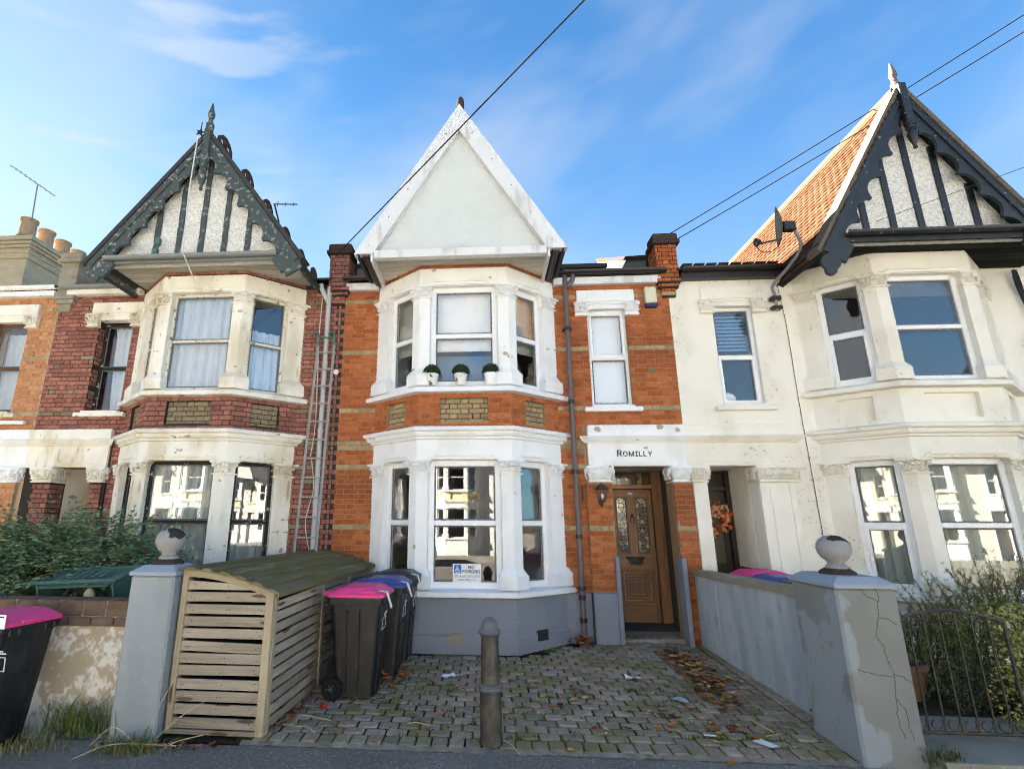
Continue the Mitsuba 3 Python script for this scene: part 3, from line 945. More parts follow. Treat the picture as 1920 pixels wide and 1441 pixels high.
def paver(x, y, lx, ly, nearest):
    if bay_poly.intersects(sg.box(x, y, x + lx, y + ly)):
        return
    j = 0.0085
    a, b, c, d = x + j + rnd.uniform(-.003, .003), x + lx - j + rnd.uniform(-.003, .003), y + j + rnd.uniform(-.002, .002), y + ly - j + rnd.uniform(-.002, .002)
    e, o = 0.013, rnd.uniform(-0.006, 0.004)
    tilt = rnd.uniform(-0.003, 0.003)
    z = lambda xx, yy: (gz(yy) if yy < 8.15 else 0.048) + o + tilt * (xx - x) / lx
    q = 0.014
    oc = [(a + q, c), (b - q, c), (b, c + q), (b, d - q), (b - q, d), (a + q, d), (a, d - q), (a, c + q)]
    ic = [(p + (e if p < (a + b) / 2 else -e), s + (e if s < (c + d) / 2 else -e)) for p, s in oc]
    P = np.array([[p, s, z(p, s) - 0.05] for p, s in oc] + [[p, s, z(p, s) - 0.007] for p, s in oc] + [[p, s, z(p, s)] for p, s in ic])
    f = [[16, 16 + i, 17 + i] for i in range(1, 7)]
    for r in (0, 8):
        for i in range(8):
            i2 = (i + 1) % 8
            f += [[r + i, r + i2, r + 8 + i2], [r + i, r + 8 + i2, r + 8 + i]]
    PV.append((P, np.array(f), (rnd.random(), 1.0 if rnd.random() < 0.22 else rnd.random() * 0.3), P[16:].mean(0)))


x = -1.98
while x < 2.78:
    paver(x, 4.815, 0.137, 0.185, 0)
    x += 0.137
row, y = 0, 5.00
while y < 8.08:
    x = -2.0 - 0.093 * (row % 2)
    while x < 2.79:
        paver(x, y, min(0.186, 2.843 - x), 0.1375, 0)
        x += 0.186
    y += 0.1375
    row += 1
y = 5.38
while y < 8.2:
    paver(2.845, y, 0.155, 0.19, 0)
    y += 0.19
row, y = 0, 8.14
while y < 9.1:
    x = 1.86 - 0.093 * (row % 2)
    while x < 2.95:
        paver(x, y, 0.186, 0.1375, 0)
        x += 0.186
    y += 0.1375
    row += 1
PV.sort(key=lambda b: np.linalg.norm(b[3] - EYE))
for P, f, uv, c in PV[:300]:
    put('paver', (P, f), M_PAVER, DRIVE, uv=np.tile(uv, (len(P), 1)))
v_, f_ = cat(*[(b[0], b[1]) for b in PV[300:]])
put('block_paving', (v_, f_), M_PAVER, DRIVE, kind='stuff', uv=np.vstack([np.tile(b[2], (len(b[0]), 1)) for b in PV[300:]]))

# ------------------------------------------------------------------ the terrace
PA, PL, PR, PE = 3.01, -2.45, 8.45, -7.49      # party lines
HA = thing('terraced_house', 'red brick house with a white canted bay, plain white gable and a wooden front door', 'house')
HB = thing('terraced_house', 'plum brick house with a cream canted bay and a weathered grey half-timbered gable', 'house')
HC = thing('terraced_house', 'cream rendered house with an orange tiled roof and a black half-timbered gable', 'house')
HD = thing('terraced_house', 'pale orange brick house at the left edge with a brown sash window', 'house')
HE = thing('terraced_house', 'plain cream house wall cut off by the right edge of the view', 'house')

MA = dict(trim=M_WHITE, frame_up=M_UPVC, frame_lo=M_UPVC, frame_hall=M_UPVC, plinth=M_GREY, top=M_MORTAR, panel_m=M_MORTARD, apron='brick', mortar=M_MORTAR, wall='brick',
          clay_apron=lambda k, c: 0, clay_panel=2, lower='plain', hall_upper='sash', fw=0.085)
MB = dict(trim=M_CREAM, frame_up=M_SASHW, frame_lo=M_DARKTIMBER, frame_hall=M_DARKTIMBER, plinth=M_CREAM, top=M_MORTARD, panel_m=M_MORTARD, apron='brick', mortar=M_MORTARD, wall='brick',
          clay_apron=lambda k, c: 1, clay_panel=4, fw=0.045)
MC = dict(trim=M_RENDER, frame_up=M_UPVC, frame_lo=M_UPVC, frame_hall=M_UPVC, plinth=M_RENDER, top=M_RENDER, panel_m=M_RENDER, apron='plain', apron_m=M_RENDER, wall='plain', wall_m=M_RENDER,
          lower='sash', hall_lower='sash', fw=0.075)
MD = dict(MB, trim=M_CREAM, frame_hall=M_BROWNSASH, mortar=M_MORTARP)

bayhole = lambda xc: [sg.box(xc - 1.33, 0.70, xc + 1.33, 2.50), sg.box(xc - 1.33, 3.52, xc + 1.33, 5.19)]
winhole = lambda xc: sg.box(xc - 0.31, 3.35, xc + 0.31, 5.0)
XA, XB, XCC = BAYA_XC, -4.48, 6.40
HWA, HWB, HWC, HWD = 1.99, -6.37, 3.965, -8.30

# --- red brick house
SA = []
wallA, regA = shell(HA, PL, PA, MA, bayhole(XA) + [winhole(HWA), sg.box(1.87, -0.4, 2.76, 2.44)], XA)
bay(HA, XA, 'A', MA, SA, seed=1)
hall_window(HA, HWA, MA, seed=5)
wallF = Fr((0, YF, 0), (1, 0, 0))
clayA = lambda k, c: 2 if k in BAND else (0 if rnd.random() > 0.006 else 4)
brA = regA.intersection(sg.box(PL, 0.64, PA, 5.50)).difference(sg.box(XA - 1.40, 0.6, XA + 1.40, 5.5)).difference(sg.box(1.50, 0, PA, 3.06)).difference(sg.box(HWA - 0.46, 4.99, HWA + 0.46, 5.31)).difference(
    sg.box(HWA - 0.50, 4.86, HWA + 0.50, 5.11)).difference(sg.box(HWA - 0.44, 3.27, HWA + 0.44, 3.36))
brA = brA.difference(sg.box(PL, 0.6, PL + 0.11, 5.6))
bricks_on(wallF, brA, SA, clayA)
put('plinth', wallF.ext(sg.box(XA + 1.38, -0.3, 1.50, 0.64), -0.009, 0.014), M_GREY, HA)
put('plinth', wallF.ext(sg.box(PL, -0.3, XA - 1.38, 0.64), -0.009, 0.014), M_GREY, HA)
# porch pier beside the door, brick over a grey foot; middle pier; right side
pier = Fr((0, YF - 0.05, 0), (1, 0, 0))
put('pier', cat(box(1.505, 1.862, YF - 0.040, YF - 0.008, 0.66, 2.20), box(1.870, 1.882, YF, YF + 0.27, 0.66, 2.2)), M_MORTAR, HA)
bricks_on(pier, sg.box(1.50, 0.665, 1.867, 2.20), SA, clayA, u0=0.10)
put('plinth', box(1.497, 1.85, YF - 0.066, YF - 0.008, -0.3, 0.655, 0.01), M_GREY, HA)
put('door_jamb', box(1.832, 1.892, YF - 0.10, YF + 0.20, -0.05, 1.15, 0.008), M_GREY, HA)
put('door_jamb', box(2.735, 2.80, YF - 0.16, YF + 0.08, -0.05, 1.14, 0.008), M_GREY, HA)
put('pier', box(2.772, 3.035, YF - 0.035, YF - 0.004, -0.1, 2.20), M_MORTAR, HA)
bricks_on(Fr((0, YF - 0.045, 0), (1, 0, 0)), sg.box(2.763, -0.05, 3.04, 2.20), SA, clayA, u0=0.05)
# porch inside
put('porch', cat(box(2.952, 3.07, YF + 0.285, 9.2, 0.0, 2.60), box(1.72, 1.87, YF + 0.285, 9.2, 0.0, 2.60)), diffuse('porch_mauve', (0.115, 0.105, 0.125)), HA)
put('porch_ceiling', box(1.87, 2.952, YF + 0.01, 9.2, 2.455, 2.60), M_WHITE, HA)
put('porch', cat(box(1.87, 2.952, 9.2, 9.3, 0.0, 2.6)), M_ROOM, HA)
tl, tc = [], []
FT = Fr((2.949, YF + 0.29, 0), (0, 1, 0))       # tiled dado on the right wall of the porch (seen from the left)
FT = Fr((2.949, 9.08, 0), (0, -1, 0))
for i in range(10):
    for j in range(14):
        u, v = i * 0.077, 0.06 + j * 0.074
        col = (0.10, 0.035, 0.022) if (j in (0, 1, 13) or i % 5 == 4 or j == 6) else ((0.44, 0.33, 0.16) if (i + j) % 2 else (0.20, 0.085, 0.045))
        for (a, b, c, d) in ((u, u + 0.073, v, v + 0.034), (u, u + 0.073, v + 0.037, v + 0.070)):
            m = FT.box(a, b, c, d, -0.004, 0.004)
            tl.append(m)
            tc.append(np.tile(np.array(col) * rnd.uniform(0.7, 1.1), (8, 1)))
v_, f_ = cat(*tl)
put('tiled_dado', (v_, f_), M_VCOL, HA, color=np.vstack(tc), kind='stuff')
# lintel, cornice, blocking course over the pair of doors
put('lintel', cat(wallF.ext(sg.box(1.555, 2.44, 3.005, 2.79), -0.27, 0.035), wallF.box(1.56, 3.005, 2.885, 3.06, -0.02, 0.075, 0.006)), M_WHITE, HA)


def cornice_run(x0, x1, left_end, right_end):
    prof = [(0.035, 2.785), (0.055, 2.79), (0.06, 2.812), (0.095, 2.825), (0.10, 2.848), (0.125, 2.856), (0.13, 2.874), (0.10, 2.888), (0.0, 2.893), (0.0, 2.785)]
    return sides([[[x0 - (d if left_end else 0), YF - d, z] for d, z in prof], [[x1 + (d if right_end else 0), YF - d, z] for d, z in prof]], 'fan')


put('cornice', cornice_run(1.555, 3.006, True, False), M_WHITE, HA, smooth=15)
put('drip_moulding', drip(wallF.sub(0, 0, 0.034), 1.84, 2.80, 2.452), M_WHITE, HA)
# nameplate letters: one large initial, the rest smaller
letters, pen = [], 1.985
for ch, h in (('R', 0.093), ('O', 0.074), ('M', 0.074), ('I', 0.074), ('L', 0.074), ('L', 0.074), ('Y', 0.074)):
    t_ = text_mesh(ch, h, 0.003, True)
    w_ = t_.bounds[1][0] - t_.bounds[0][0]
    letters.append(Fr((pen - t_.bounds[0][0], YF - 0.0352, 2.585), (1, 0, 0)).mesh(t_))
    pen += w_ + 0.016
put('house_name', cat(*letters), M_INK, HA)


def porch_capital(H, x0, x1, m, seed, z0=2.20, z1=2.44, y=YF - 0.05):
    F = Fr((x0, y, 0), (1, 0, 0))
    w = x1 - x0
    ms = [F.box(-0.02, w + 0.02, z0, z0 + 0.022, -0.32, 0.028, 0.006)] + [F.box(-0.012 * k, w + 0.012 * k, z0 + 0.022 + 0.045 * k, z0 + 0.067 + 0.045 * k, -0.3, 0.008 + 0.011 * k) for k in range(4)]
    ms += [F.box(-0.045, w + 0.045, z1 - 0.04, z1, -0.30, 0.06, 0.006)]
    ms += leaf_face(F.sub(0, z0 + 0.022, 0.02), w, z1 - z0 - 0.05, seed)
    G = Fr((x1, y, 0), (0, 1, 0))
    ms += leaf_face(G.sub(0.0, z0 + 0.022, 0.014), 0.26, z1 - z0 - 0.05, seed + 1)
    G = Fr((x0, y + 0.26, 0), (0, -1, 0))
    ms += leaf_face(G.sub(0.0, z0 + 0.022, 0.014), 0.26, z1 - z0 - 0.05, seed + 2)
    put('capital', cat(*ms), m, H, smooth=35)


porch_capital(HA, 1.55, 1.86, M_WHITE, 41)
porch_capital(HA, 2.775, 3.00, M_WHITE, 45)

# --- front door of the red house
OAK = lambda F, u0, u1, v0, v1, n0, n1, along='v', ch=0.006: (F.box(u0, u1, v0, v1, n0, n1, ch), along)


def wood_put(name, F, pieces, m, parent, **k):
    """boxes (u0, u1, v0, v1, n0, n1, along) as one part with the grain running along each box."""
    ms, uvs = [], []
    for p in pieces:
        u0, u1, v0, v1, n0, n1 = p[:6]
        ch = p[7] if len(p) > 7 else 0.004
        c = [[a, b, e] for e in (n0, n1 - ch) for a, b in ((u0, v0), (u1, v0), (u1, v1), (u0, v1))] + [[a, b, n1] for a, b in ((u0 + ch, v0 + ch), (u1 - ch, v0 + ch), (u1 - ch, v1 - ch), (u0 + ch, v1 - ch))]
        c = np.array(c)
        f = np.array([[0, 3, 2, 1]] + [[i, (i + 1) % 4, (i + 1) % 4 + 4, i + 4] for i in range(4)] + [[i + 4, (i + 1) % 4 + 4, (i + 1) % 4 + 8, i + 8] for i in range(4)] + [[8, 9, 10, 11]])
        o = rnd.randrange(1, 60) * 20 + 3.0
        t = (c[:, [1, 0]] if p[6] == 'v' else c[:, [0, 1]]) + c[:, 2:3]
        ms.append((F.pts(c), f))
        uvs.append(t - t.min(0) + [o, rnd.uniform(0, 3)])
    return put(name, cat(*ms), m, parent, uv=np.vstack(uvs), **k)


DF = Fr((2.08, 9.08, 0.10), (1, 0, 0))           # door leaf 0.64 x 2.04
wood_put('door_frame', DF, [(-0.15, -0.012, -0.05, 2.40, -0.08, 0.05, 'v'), (0.66, 0.77, -0.05, 2.40, -0.08, 0.05, 'v'), (0.77, 0.868, -0.05, 2.40, -0.10, 0.015, 'v'), (-0.012, 0.66, 2.06, 2.13, -0.08, 0.06, 'u'),
                           (-0.012, 0.66, 2.33, 2.40, -0.08, 0.05, 'u'), (0.655, 0.672, -0.05, 2.06, 0.05, 0.065, 'v')], M_OAK, HA)
DOOR = wood_put('door', DF, [(0, 0.065, 0, 2.05, -0.05, 0, 'v'), (0.585, 0.65, 0, 2.05, -0.05, 0, 'v'), (0.065, 0.585, 1.93, 2.05, -0.05, -0.001, 'u'), (0.255, 0.375, 1.03, 1.93, -0.05, -0.001, 'v'),
                            (0.065, 0.585, 0.80, 1.03, -0.05, -0.001, 'u'), (0.065, 0.585, 0.0, 0.26, -0.05, -0.001, 'u'), (0.065, 0.585, 0.26, 0.80, -0.05, -0.022, 'u')], M_OAK, HA)
for a, b in ((0.065, 0.255), (0.375, 0.585)):
    g = 0.045                                    # chamfered corners and beads of the glazed panels
    o = sg.box(a, 1.03, b, 1.93)
    i = sg.Polygon([(a + 0.018 + g, 1.048), (b - 0.018 - g, 1.048), (b - 0.018, 1.048 + g), (b - 0.018, 1.912 - g), (b - 0.018 - g, 1.912), (a + 0.018 + g, 1.912), (a + 0.018, 1.912 - g), (a + 0.018, 1.048 + g)])
    put('bead', DF.ext(o.difference(i), -0.04, 0.008), M_OAK, DOOR, uv=None) if False else put('bead', DF.ext(o.difference(i), -0.04, 0.008), gloss('bead_oak', (0.19, 0.092, 0.040), 0.25), DOOR)
    rs = np.random.default_rng(int(a * 1000))
    pts = np.array([[a + (b - a) * (0.17 + 0.33 * (q % 3) + rs.uniform(-.05, .05)), 1.05 + 0.066 * (q // 3) + 0.033 * (q % 2) + rs.uniform(-.012, .012)] for q in range(42)])
    from shapely import voronoi_polygons
    cells = voronoi_polygons(sg.MultiPoint(pts), extend_to=o)
    ms, cs = [], []
    for c in cells.geoms:
        c = c.intersection(i).buffer(-0.0045)
        if c.is_empty or c.geom_type != 'Polygon':
            continue
        m = DF.ext(c, -0.034, -0.028 + rs.uniform(-.002, .002))
        col = np.array([(0.56, 0.49, 0.33), (0.48, 0.42, 0.29), (0.24, 0.23, 0.20), (0.20, 0.15, 0.11), (0.20, 0.165, 0.14), (0.26, 0.22, 0.16)][rs.integers(0, 6)])
        ms.append(m)
        cs.append(np.tile(col, (len(m[0]), 1)))
    v_, f_ = cat(*ms)
    put('stained_glass', (v_, f_), mat('leaded_glass', {'type': 'principled', 'base_color': {'type': 'mesh_attribute', 'name': 'vertex_color'}, 'roughness': 0.08, 'specular': 0.6}), DOOR, color=np.vstack(cs), kind='stuff')
    put('leading', DF.ext(i, -0.045, -0.036), M_INK, DOOR)
put('letter_box', cat(DF.box(0.20, 0.44, 0.885, 0.955, 0, 0.012, 0.004), DF.box(0.17, 0.47, 0.955, 0.985, 0, 0.02, 0.005), DF.box(0.235, 0.405, 0.86, 0.885, 0, 0.02, 0.004)), M_IRON, DOOR)
kn = [tube(DF.pts(np.array([[0.315 + 0.032 * math.sin(t), 1.56 - 0.065 * math.cos(t) * (1 if t < 3.14 else 1), 0.02] for t in np.linspace(0.4, 5.88, 16)])), 0.008), blob(DF.pts(np.array([0.315, 1.635, 0.02])), (0.016, 0.016, 0.016)), DF.box(0.300, 0.330, 1.60, 1.66, 0, 0.018, 0.005)]
put('door_knocker', cat(*kn), M_IRON, DOOR, smooth=30)
put('door_number', cat(blob(DF.pts(np.array([0.315, 1.985, 0.002])), (0.040, 0.006, 0.022), 2)), M_LABEL, DOOR, smooth=True)
for k_, (e, n1) in enumerate(((0.0, 0.012), (0.055, 0.004), (0.10, 0.010), (0.15, 0.0))):
    o = sg.box(0.085 + e, 0.29 + e * 0.9, 0.565 - e, 0.775 - e * 0.9)
    put('door_panel', DF.ext(o.difference(o.buffer(-0.022, join_style=2)), -0.022, n1), scene and 'm_bead_oak', DOOR)
put('door_panel', DF.box(0.22, 0.43, 0.44, 0.60, -0.022, -0.010, 0.004), 'm_bead_oak', DOOR)
put('doorstep', box(1.94, 2.94, 8.97, 9.12, 0.03, 0.085, 0.008), M_INK, HA)
FAN = [(0.0, 0.11, 0.0, 0.19), (0.115, 0.20, 0.0, 0.19), (0.205, 0.44, 0.10, 0.19), (0.205, 0.32, 0.0, 0.095), (0.325, 0.44, 0.0, 0.095), (0.445, 0.54, 0.0, 0.19), (0.545, 0.65, 0.0, 0.19)]
ms, cs = [DF.box(0, 0.65, 2.135, 2.325, -0.04, -0.03)], [np.tile((0.02, 0.018, 0.016), (8, 1))]
for a, b, c, d in FAN:
    ms.append(DF.box(a + 0.004, b - 0.004, 2.138 + c, 2.132 + d, -0.03, -0.024))
    cs.append(np.tile(np.array([(0.12, 0.08, 0.05), (0.30, 0.24, 0.12), (0.08, 0.06, 0.05)][rnd.randrange(3)]), (8, 1)))
for cu in (0.16, 0.30, 0.44):
    t_ = lathe([(0.0, 0.0), (0.042, 0.0), (0.042, 0.006), (0.0, 0.007)], n=18)
    ms.append(Fr(DF.pts(np.array([cu, 2.235, -0.024])), DF.U, DF.V).mesh(t_))
    cs.append(np.tile((0.14, 0.05, 0.035), (len(t_[0]), 1)))
v_, f_ = cat(*ms)
put('fanlight', (v_, f_), 'm_leaded_glass', HA, color=np.vstack(cs))
# ------------------------------------------------------------------ gables and roofs
def gable_roof(H, xc, hw, zb, za, yb, m, th=0.07, y0=6.96, right=1.0):
    """two slopes of a cross gable, ridge at za running back to yb."""
    ms = []
    for s in (-1, 1):
        hk = hw * (right if s > 0 else 1.0)
        zk = za - (za - zb) * (right if s > 0 else 1.0)
        P = [[xc + s * hk, y0, zk], [xc, y0, za], [xc, yb, za], [xc + s * hk, yb, zk]]
        nrm = np.array([s * (za - zb), 0, hw]) / math.hypot(za - zb, hw) * -th
        P = np.array(P + [list(np.array(p) + nrm) for p in P])
        if s > 0:
            P = P[[1, 0, 3, 2, 5, 4, 7, 6]]
        ms.append((P, np.array([[0, 1, 2, 3][::-1], [4, 5, 6, 7], [0, 4, 7, 3], [1, 2, 6, 5], [0, 1, 5, 4], [3, 7, 6, 2]])))
    return put('gable_roof', cat(*ms), m, H)


def boards(H, name, x0, x1, y0, y1, z, n, m, gap=0.007):
    """soffit of boards running along x."""
    P = put(name, box(x0, x1, y0, y1, z + 0.02, z + 0.05), M_INK, H)
    w = (y1 - y0) / n
    for i in range(n):
        a, b = y0 + i * w + gap, y0 + (i + 1) * w - gap
        o = rnd.randrange(1, 60) * 20 + 3.0
        c = np.array([[x0, a, z + .02], [x1, a, z + .02], [x1, b, z + .02], [x0, b, z + .02], [x0, a, z + .004], [x1, a, z + .004], [x1, b, z + .004], [x0, b, z + .004], [x0, a + .008, z], [x1, a + .008, z], [x1, b - .008, z], [x0, b - .008, z]])
        f = np.array([[8, 9, 10, 11][::-1]] + [[i_, i_ + 4, (i_ + 1) % 4 + 4, (i_ + 1) % 4] for i_ in range(4)] + [[i_ + 4, i_ + 8, (i_ + 1) % 4 + 8, (i_ + 1) % 4 + 4] for i_ in range(4)])
        put('board', (c, f), m, P, uv=c[:, :2] + [o, 0])


# --- red house: boarded white gable
GXA, GYA, ZA, ZBA, HWG = -0.345, 7.0, 8.13, 5.50, 1.59
FG = Fr((GXA, GYA, 0), (1, 0, 0))
sl = (ZA - ZBA) / HWG
dz = 0.49
for s in (-1, 1):
    p = [(0, ZA), (s * HWG, ZBA + 0.01), (s * (HWG - 0.29), ZBA + 0.01), (0, ZA - dz)]
    b_ = put('bargeboard', FG.ext(sg.Polygon(p), -0.12, 0.0 if s < 0 else 0.003), M_FASCIA, HA)
    scr = []
    for t in (0.13, 0.32, 0.5, 0.68, 0.86):
        for w in (0.22,):
            scr.append(blob(FG.pts(np.array([s * HWG * t, ZA - sl * HWG * t - w, 0.004])), (0.010, 0.004, 0.010)))
    put('screw_cap', cat(*scr), M_INK, b_)
put('gable_rail', FG.box(-1.285, 1.285, 5.432, 5.56, -0.10, 0.006, 0.004), M_FASCIA, HA)
put('gable_panel', FG.ext(sg.Polygon([(-1.30, 5.5), (1.30, 5.5), (0, 5.5 + 1.30 * sl)]), -0.20, -0.115), M_PANELGREY, HA)
gable_roof(HA, GXA, HWG - 0.01, ZBA + 0.03, ZA - 0.015, 13.4, M_SLATE, y0=7.01)
boards(HA, 'soffit', GXA - 1.30, GXA + 1.30, 7.04, 8.09, 5.515, 7, M_BOARD)
put('soffit_trim', cat(box(GXA + 1.30, GXA + 1.335, 7.02, 8.09, 5.39, 5.52), box(GXA - 1.335, GXA - 1.30, 7.02, 8.09, 5.39, 5.52)), M_FASCIA, HA)
for s in (-1, 1):
    put('gutter', gutter(7.03, 8.0, GXA + s * 1.42, 5.50, along='y'), M_PIPEK, HA, smooth=30)
put('finial', cat(lathe([(0.0, -0.10), (0.055, -0.10), (0.06, 0.02), (0.04, 0.05), (0.032, 0.09), (0.055, 0.12), (0.062, 0.17), (0.062, 0.26), (0.055, 0.32), (0.035, 0.36), (0.0, 0.375)], (GXA + 0.01, 7.25, ZA - 0.02)),
                  box(GXA - 0.04, GXA + 0.06, 7.2, 9.0, ZA - 0.05, ZA + 0.05)), M_TERRAD, HA, smooth=30)
main_roof(HA, PL + 0.12, PA - 0.12, M_SLATE)
put('gutter', cat(gutter(XA + 1.62, PA - 0.05, 7.94, 5.60, 0.062), box(XA + 1.50, PA - 0.13, 7.985, 8.0, 5.53, 5.63)), M_PIPEK, HA, smooth=30)
put('gutter', gutter(PL + 0.1, XA - 1.62, 7.94, 5.60, 0.062), M_PIPEK, HA, smooth=30)
put('eaves_board', box(XA + 1.46, PA - 0.13, 8.0, YF - 0.002, 5.395, 5.52, 0.004), M_FASCIA, HA)
put('eaves_board', box(PL + 0.14, XA - 1.46, 8.0, YF - 0.002, 5.395, 5.52, 0.004), M_FASCIA, HA)
put('roof_light', box(1.25, 2.05, 8.02, 9.4, 5.70, 5.77), M_INK, HA)


def parapet(H, xc, clay, store, lead=True, cap=None):
    cap = cap or M_TERRAD
    """raised party wall end: corbelled pier and a sloping upstand with a tile coping."""
    w = 0.17
    F = Fr((xc, YF - 0.10, 0), (1, 0, 0))
    put('parapet', cat(*[box(xc - a + .008, xc + a - .008, YF - 0.092 - n, YF + 0.45 - 0.02 * i, v0, v1) for i, (a, v0, v1, n) in enumerate(((w, 5.455, 6.06, 0.0), (w + 0.02, 5.375, 5.455, 0.012), (w - 0.01, 5.30, 5.375, -0.02), (w - 0.06, 5.15, 5.30, -0.05)))]), M_CEMENT if cap == M_CEMENT else M_MORTARD, H)
    for (a, v0, v1, n) in () if cap == M_CEMENT else ((w, 5.46, 6.06, 0.0), (w + 0.02, 5.38, 5.455, 0.012), (w - 0.01, 5.305, 5.375, -0.02), (w - 0.06, 5.155, 5.30, -0.05)):
        bricks_on(F.sub(0, 0, n), sg.box(-a, v0, a, v1), store, clay, u0=0.04)
        for s in (-1, 1):
            S = Fr((xc + s * a, YF - 0.10 - n if s > 0 else YF + 0.3, 0), (0, 1 if s > 0 else -1, 0))
            bricks_on(S, sg.box(0, v0, 0.4 + n, v1), store, clay, u0=0.02)
    put('coping', cat(box(xc - 0.22, xc + 0.22, YF - 0.16, YF + 0.25, 6.06, 6.13, 0.01), box(xc - 0.20, xc + 0.20, YF - 0.13, YF + 0.2, 6.13, 6.26, 0.02)), cap, H)
    # sloping upstand
    y0, y1, z0 = YF + 0.15, 12.2, 6.0
    k = 0.515
    P = lambda x0, x1, h0, h1: (np.array([[x0, y0, z0 + h0], [x1, y0, z0 + h0], [x1, y1, z0 + h0 + (y1 - y0) * k], [x0, y1, z0 + h0 + (y1 - y0) * k], [x0, y0, z0 + h1], [x1, y0, z0 + h1], [x1, y1, z0 + h1 + (y1 - y0) * k], [x0, y1, z0 + h1 + (y1 - y0) * k]]), BOXF)
    put('upstand', P(xc - 0.12, xc + 0.12, -0.75, -0.06), M_CEMENT, H)
    put('coping', P(xc - 0.16, xc + 0.16, -0.06, 0.02), M_TERRAD, H)
    if lead:
        put('flashing', P(xc - 0.135, xc + 0.135, -0.75, -0.30), M_LEAD, H)


parapet(HA, PA - 0.0, clayA, SA)
parapet(HA, PL, lambda k, c: 1, SA)
flush_bricks(SA, wallA)


# --- plum brick house and its neighbour to the left
def half_timber(H, GX, GY, zb, za, hw, strips, m_strip, m_barge, m_verge, drop, seed, rag=0.0):
    """roughcast gable with timber strips, scalloped bargeboards, pendant and spike."""
    F = Fr((GX, GY, 0), (1, 0, 0))
    s_ = (za - zb) / hw
    put('gable_panel', F.ext(sg.Polygon([(-(za - 5.5) / s_ + 0.12, 5.5), ((za - 5.5) / s_ - 0.12, 5.5), (0, za - 0.2)]), -0.22, -0.15), M_PEBBLE, H)
    for u in strips:
        h = za - s_ * abs(u) - 0.25
        r = random.Random(int(u * 100) + seed)
        n = 14
        L = [(u - 0.042 + r.uniform(-rag, rag), 5.56 + (h - 5.56) * t / n) for t in range(n + 1)]
        R = [(u + 0.042 + r.uniform(-rag, rag), 5.56 + (h - 5.56) * t / n) for t in range(n + 1)]
        put('timber_strip', F.ext(sg.Polygon(L + R[::-1]), -0.149, -0.122), m_strip, H)
    nrm = np.array([s_, 1.0]) / math.hypot(s_, 1)
    for s in (-1, 1):
        P0, P1 = np.array([0, za - 0.03]), np.array([hw - 0.02, zb + 0.02])
        d = (P1 - P0) / np.linalg.norm(P1 - P0)
        L = np.linalg.norm(P1 - P0)
        band = sg.Polygon([P0, P1, P1 - nrm * 0.35 + d * 0.02, P0 - nrm * 0.35])
        n = 6
        cut = []
        for i in range(n):
            c = P0 + d * (0.46 + i * (L - 0.52) / n) - nrm * 0.385
            r = (L - 0.52) / n * 0.52
            cut.append(sg.Point(c).buffer(r, 12))
            cut.append(sg.Point(c - d * r * 0.98 + nrm * 0.06).buffer(0.035, 8))
        b = band.difference(unary_union(cut)).difference(sg.box(-9, 0, 0.0, 20))
        tail = sg.Point(P1 - nrm * 0.17 + d * 0.10).buffer(0.13, 10).union(sg.Point(P1 - nrm * 0.22 + d * 0.22).buffer(0.075, 10)) if drop else sg.Polygon([P1, P1 - nrm * 0.30, P1 - nrm * 0.32 + d * 0.12, P1 - nrm * 0.05 + d * 0.14])
        b = unary_union([b, tail]).buffer(0)
        if s < 0:
            b = affinity.scale(b, -1, 1, origin=(0, 0))
        bk = put('bargeboard', F.ext(b, -0.012, 0.035 + (0.002 if s > 0 else 0)), m_barge, H)
        fr = sg.Polygon([P0, P1, P1 - nrm * 0.085, P0 - nrm * 0.085])
        if s < 0:
            fr = affinity.scale(fr, -1, 1, origin=(0, 0))
        put('verge_board', F.ext(fr, 0.036, 0.058 + (0.002 if s > 0 else 0)), m_barge, bk)
        ve = sg.Polygon([P0 + nrm * 0.01, P1 + nrm * 0.01 + d * 0.05, P1 + nrm * 0.075 + d * 0.05, P0 + nrm * 0.075])
        if s < 0:
            ve = affinity.scale(ve, -1, 1, origin=(0, 0))
        put('verge', F.ext(ve, -0.20, 0.075 + (0.002 if s > 0 else 0)), m_verge, H)
        sf = sg.Polygon([P0 - nrm * 0.0, P1 - nrm * 0.0, P1 - nrm * 0.06, P0 - nrm * 0.06])
        if s < 0:
            sf = affinity.scale(sf, -1, 1, origin=(0, 0))
        put('verge_soffit', F.ext(sf, -0.15, -0.013), m_barge, H)
    put('pendant', cat(F.box(-0.055, 0.055, za - 0.62, za + 0.06, 0.03, 0.12, 0.01), lathe([(0.0, -0.44), (0.024, -0.44), (0.030, -0.42), (0.018, -0.40), (0.050, -0.29), (0.064, -0.20), (0.036, -0.13), (0.062, -0.11), (0.062, -0.08), (0.04, -0.06), (0.07, -0.03), (0.07, 0.0), (0.0, 0.0)],
                                                                                                (GX, GY - 0.07, za - 0.62), 14)), m_barge, H, smooth=30)
    return F


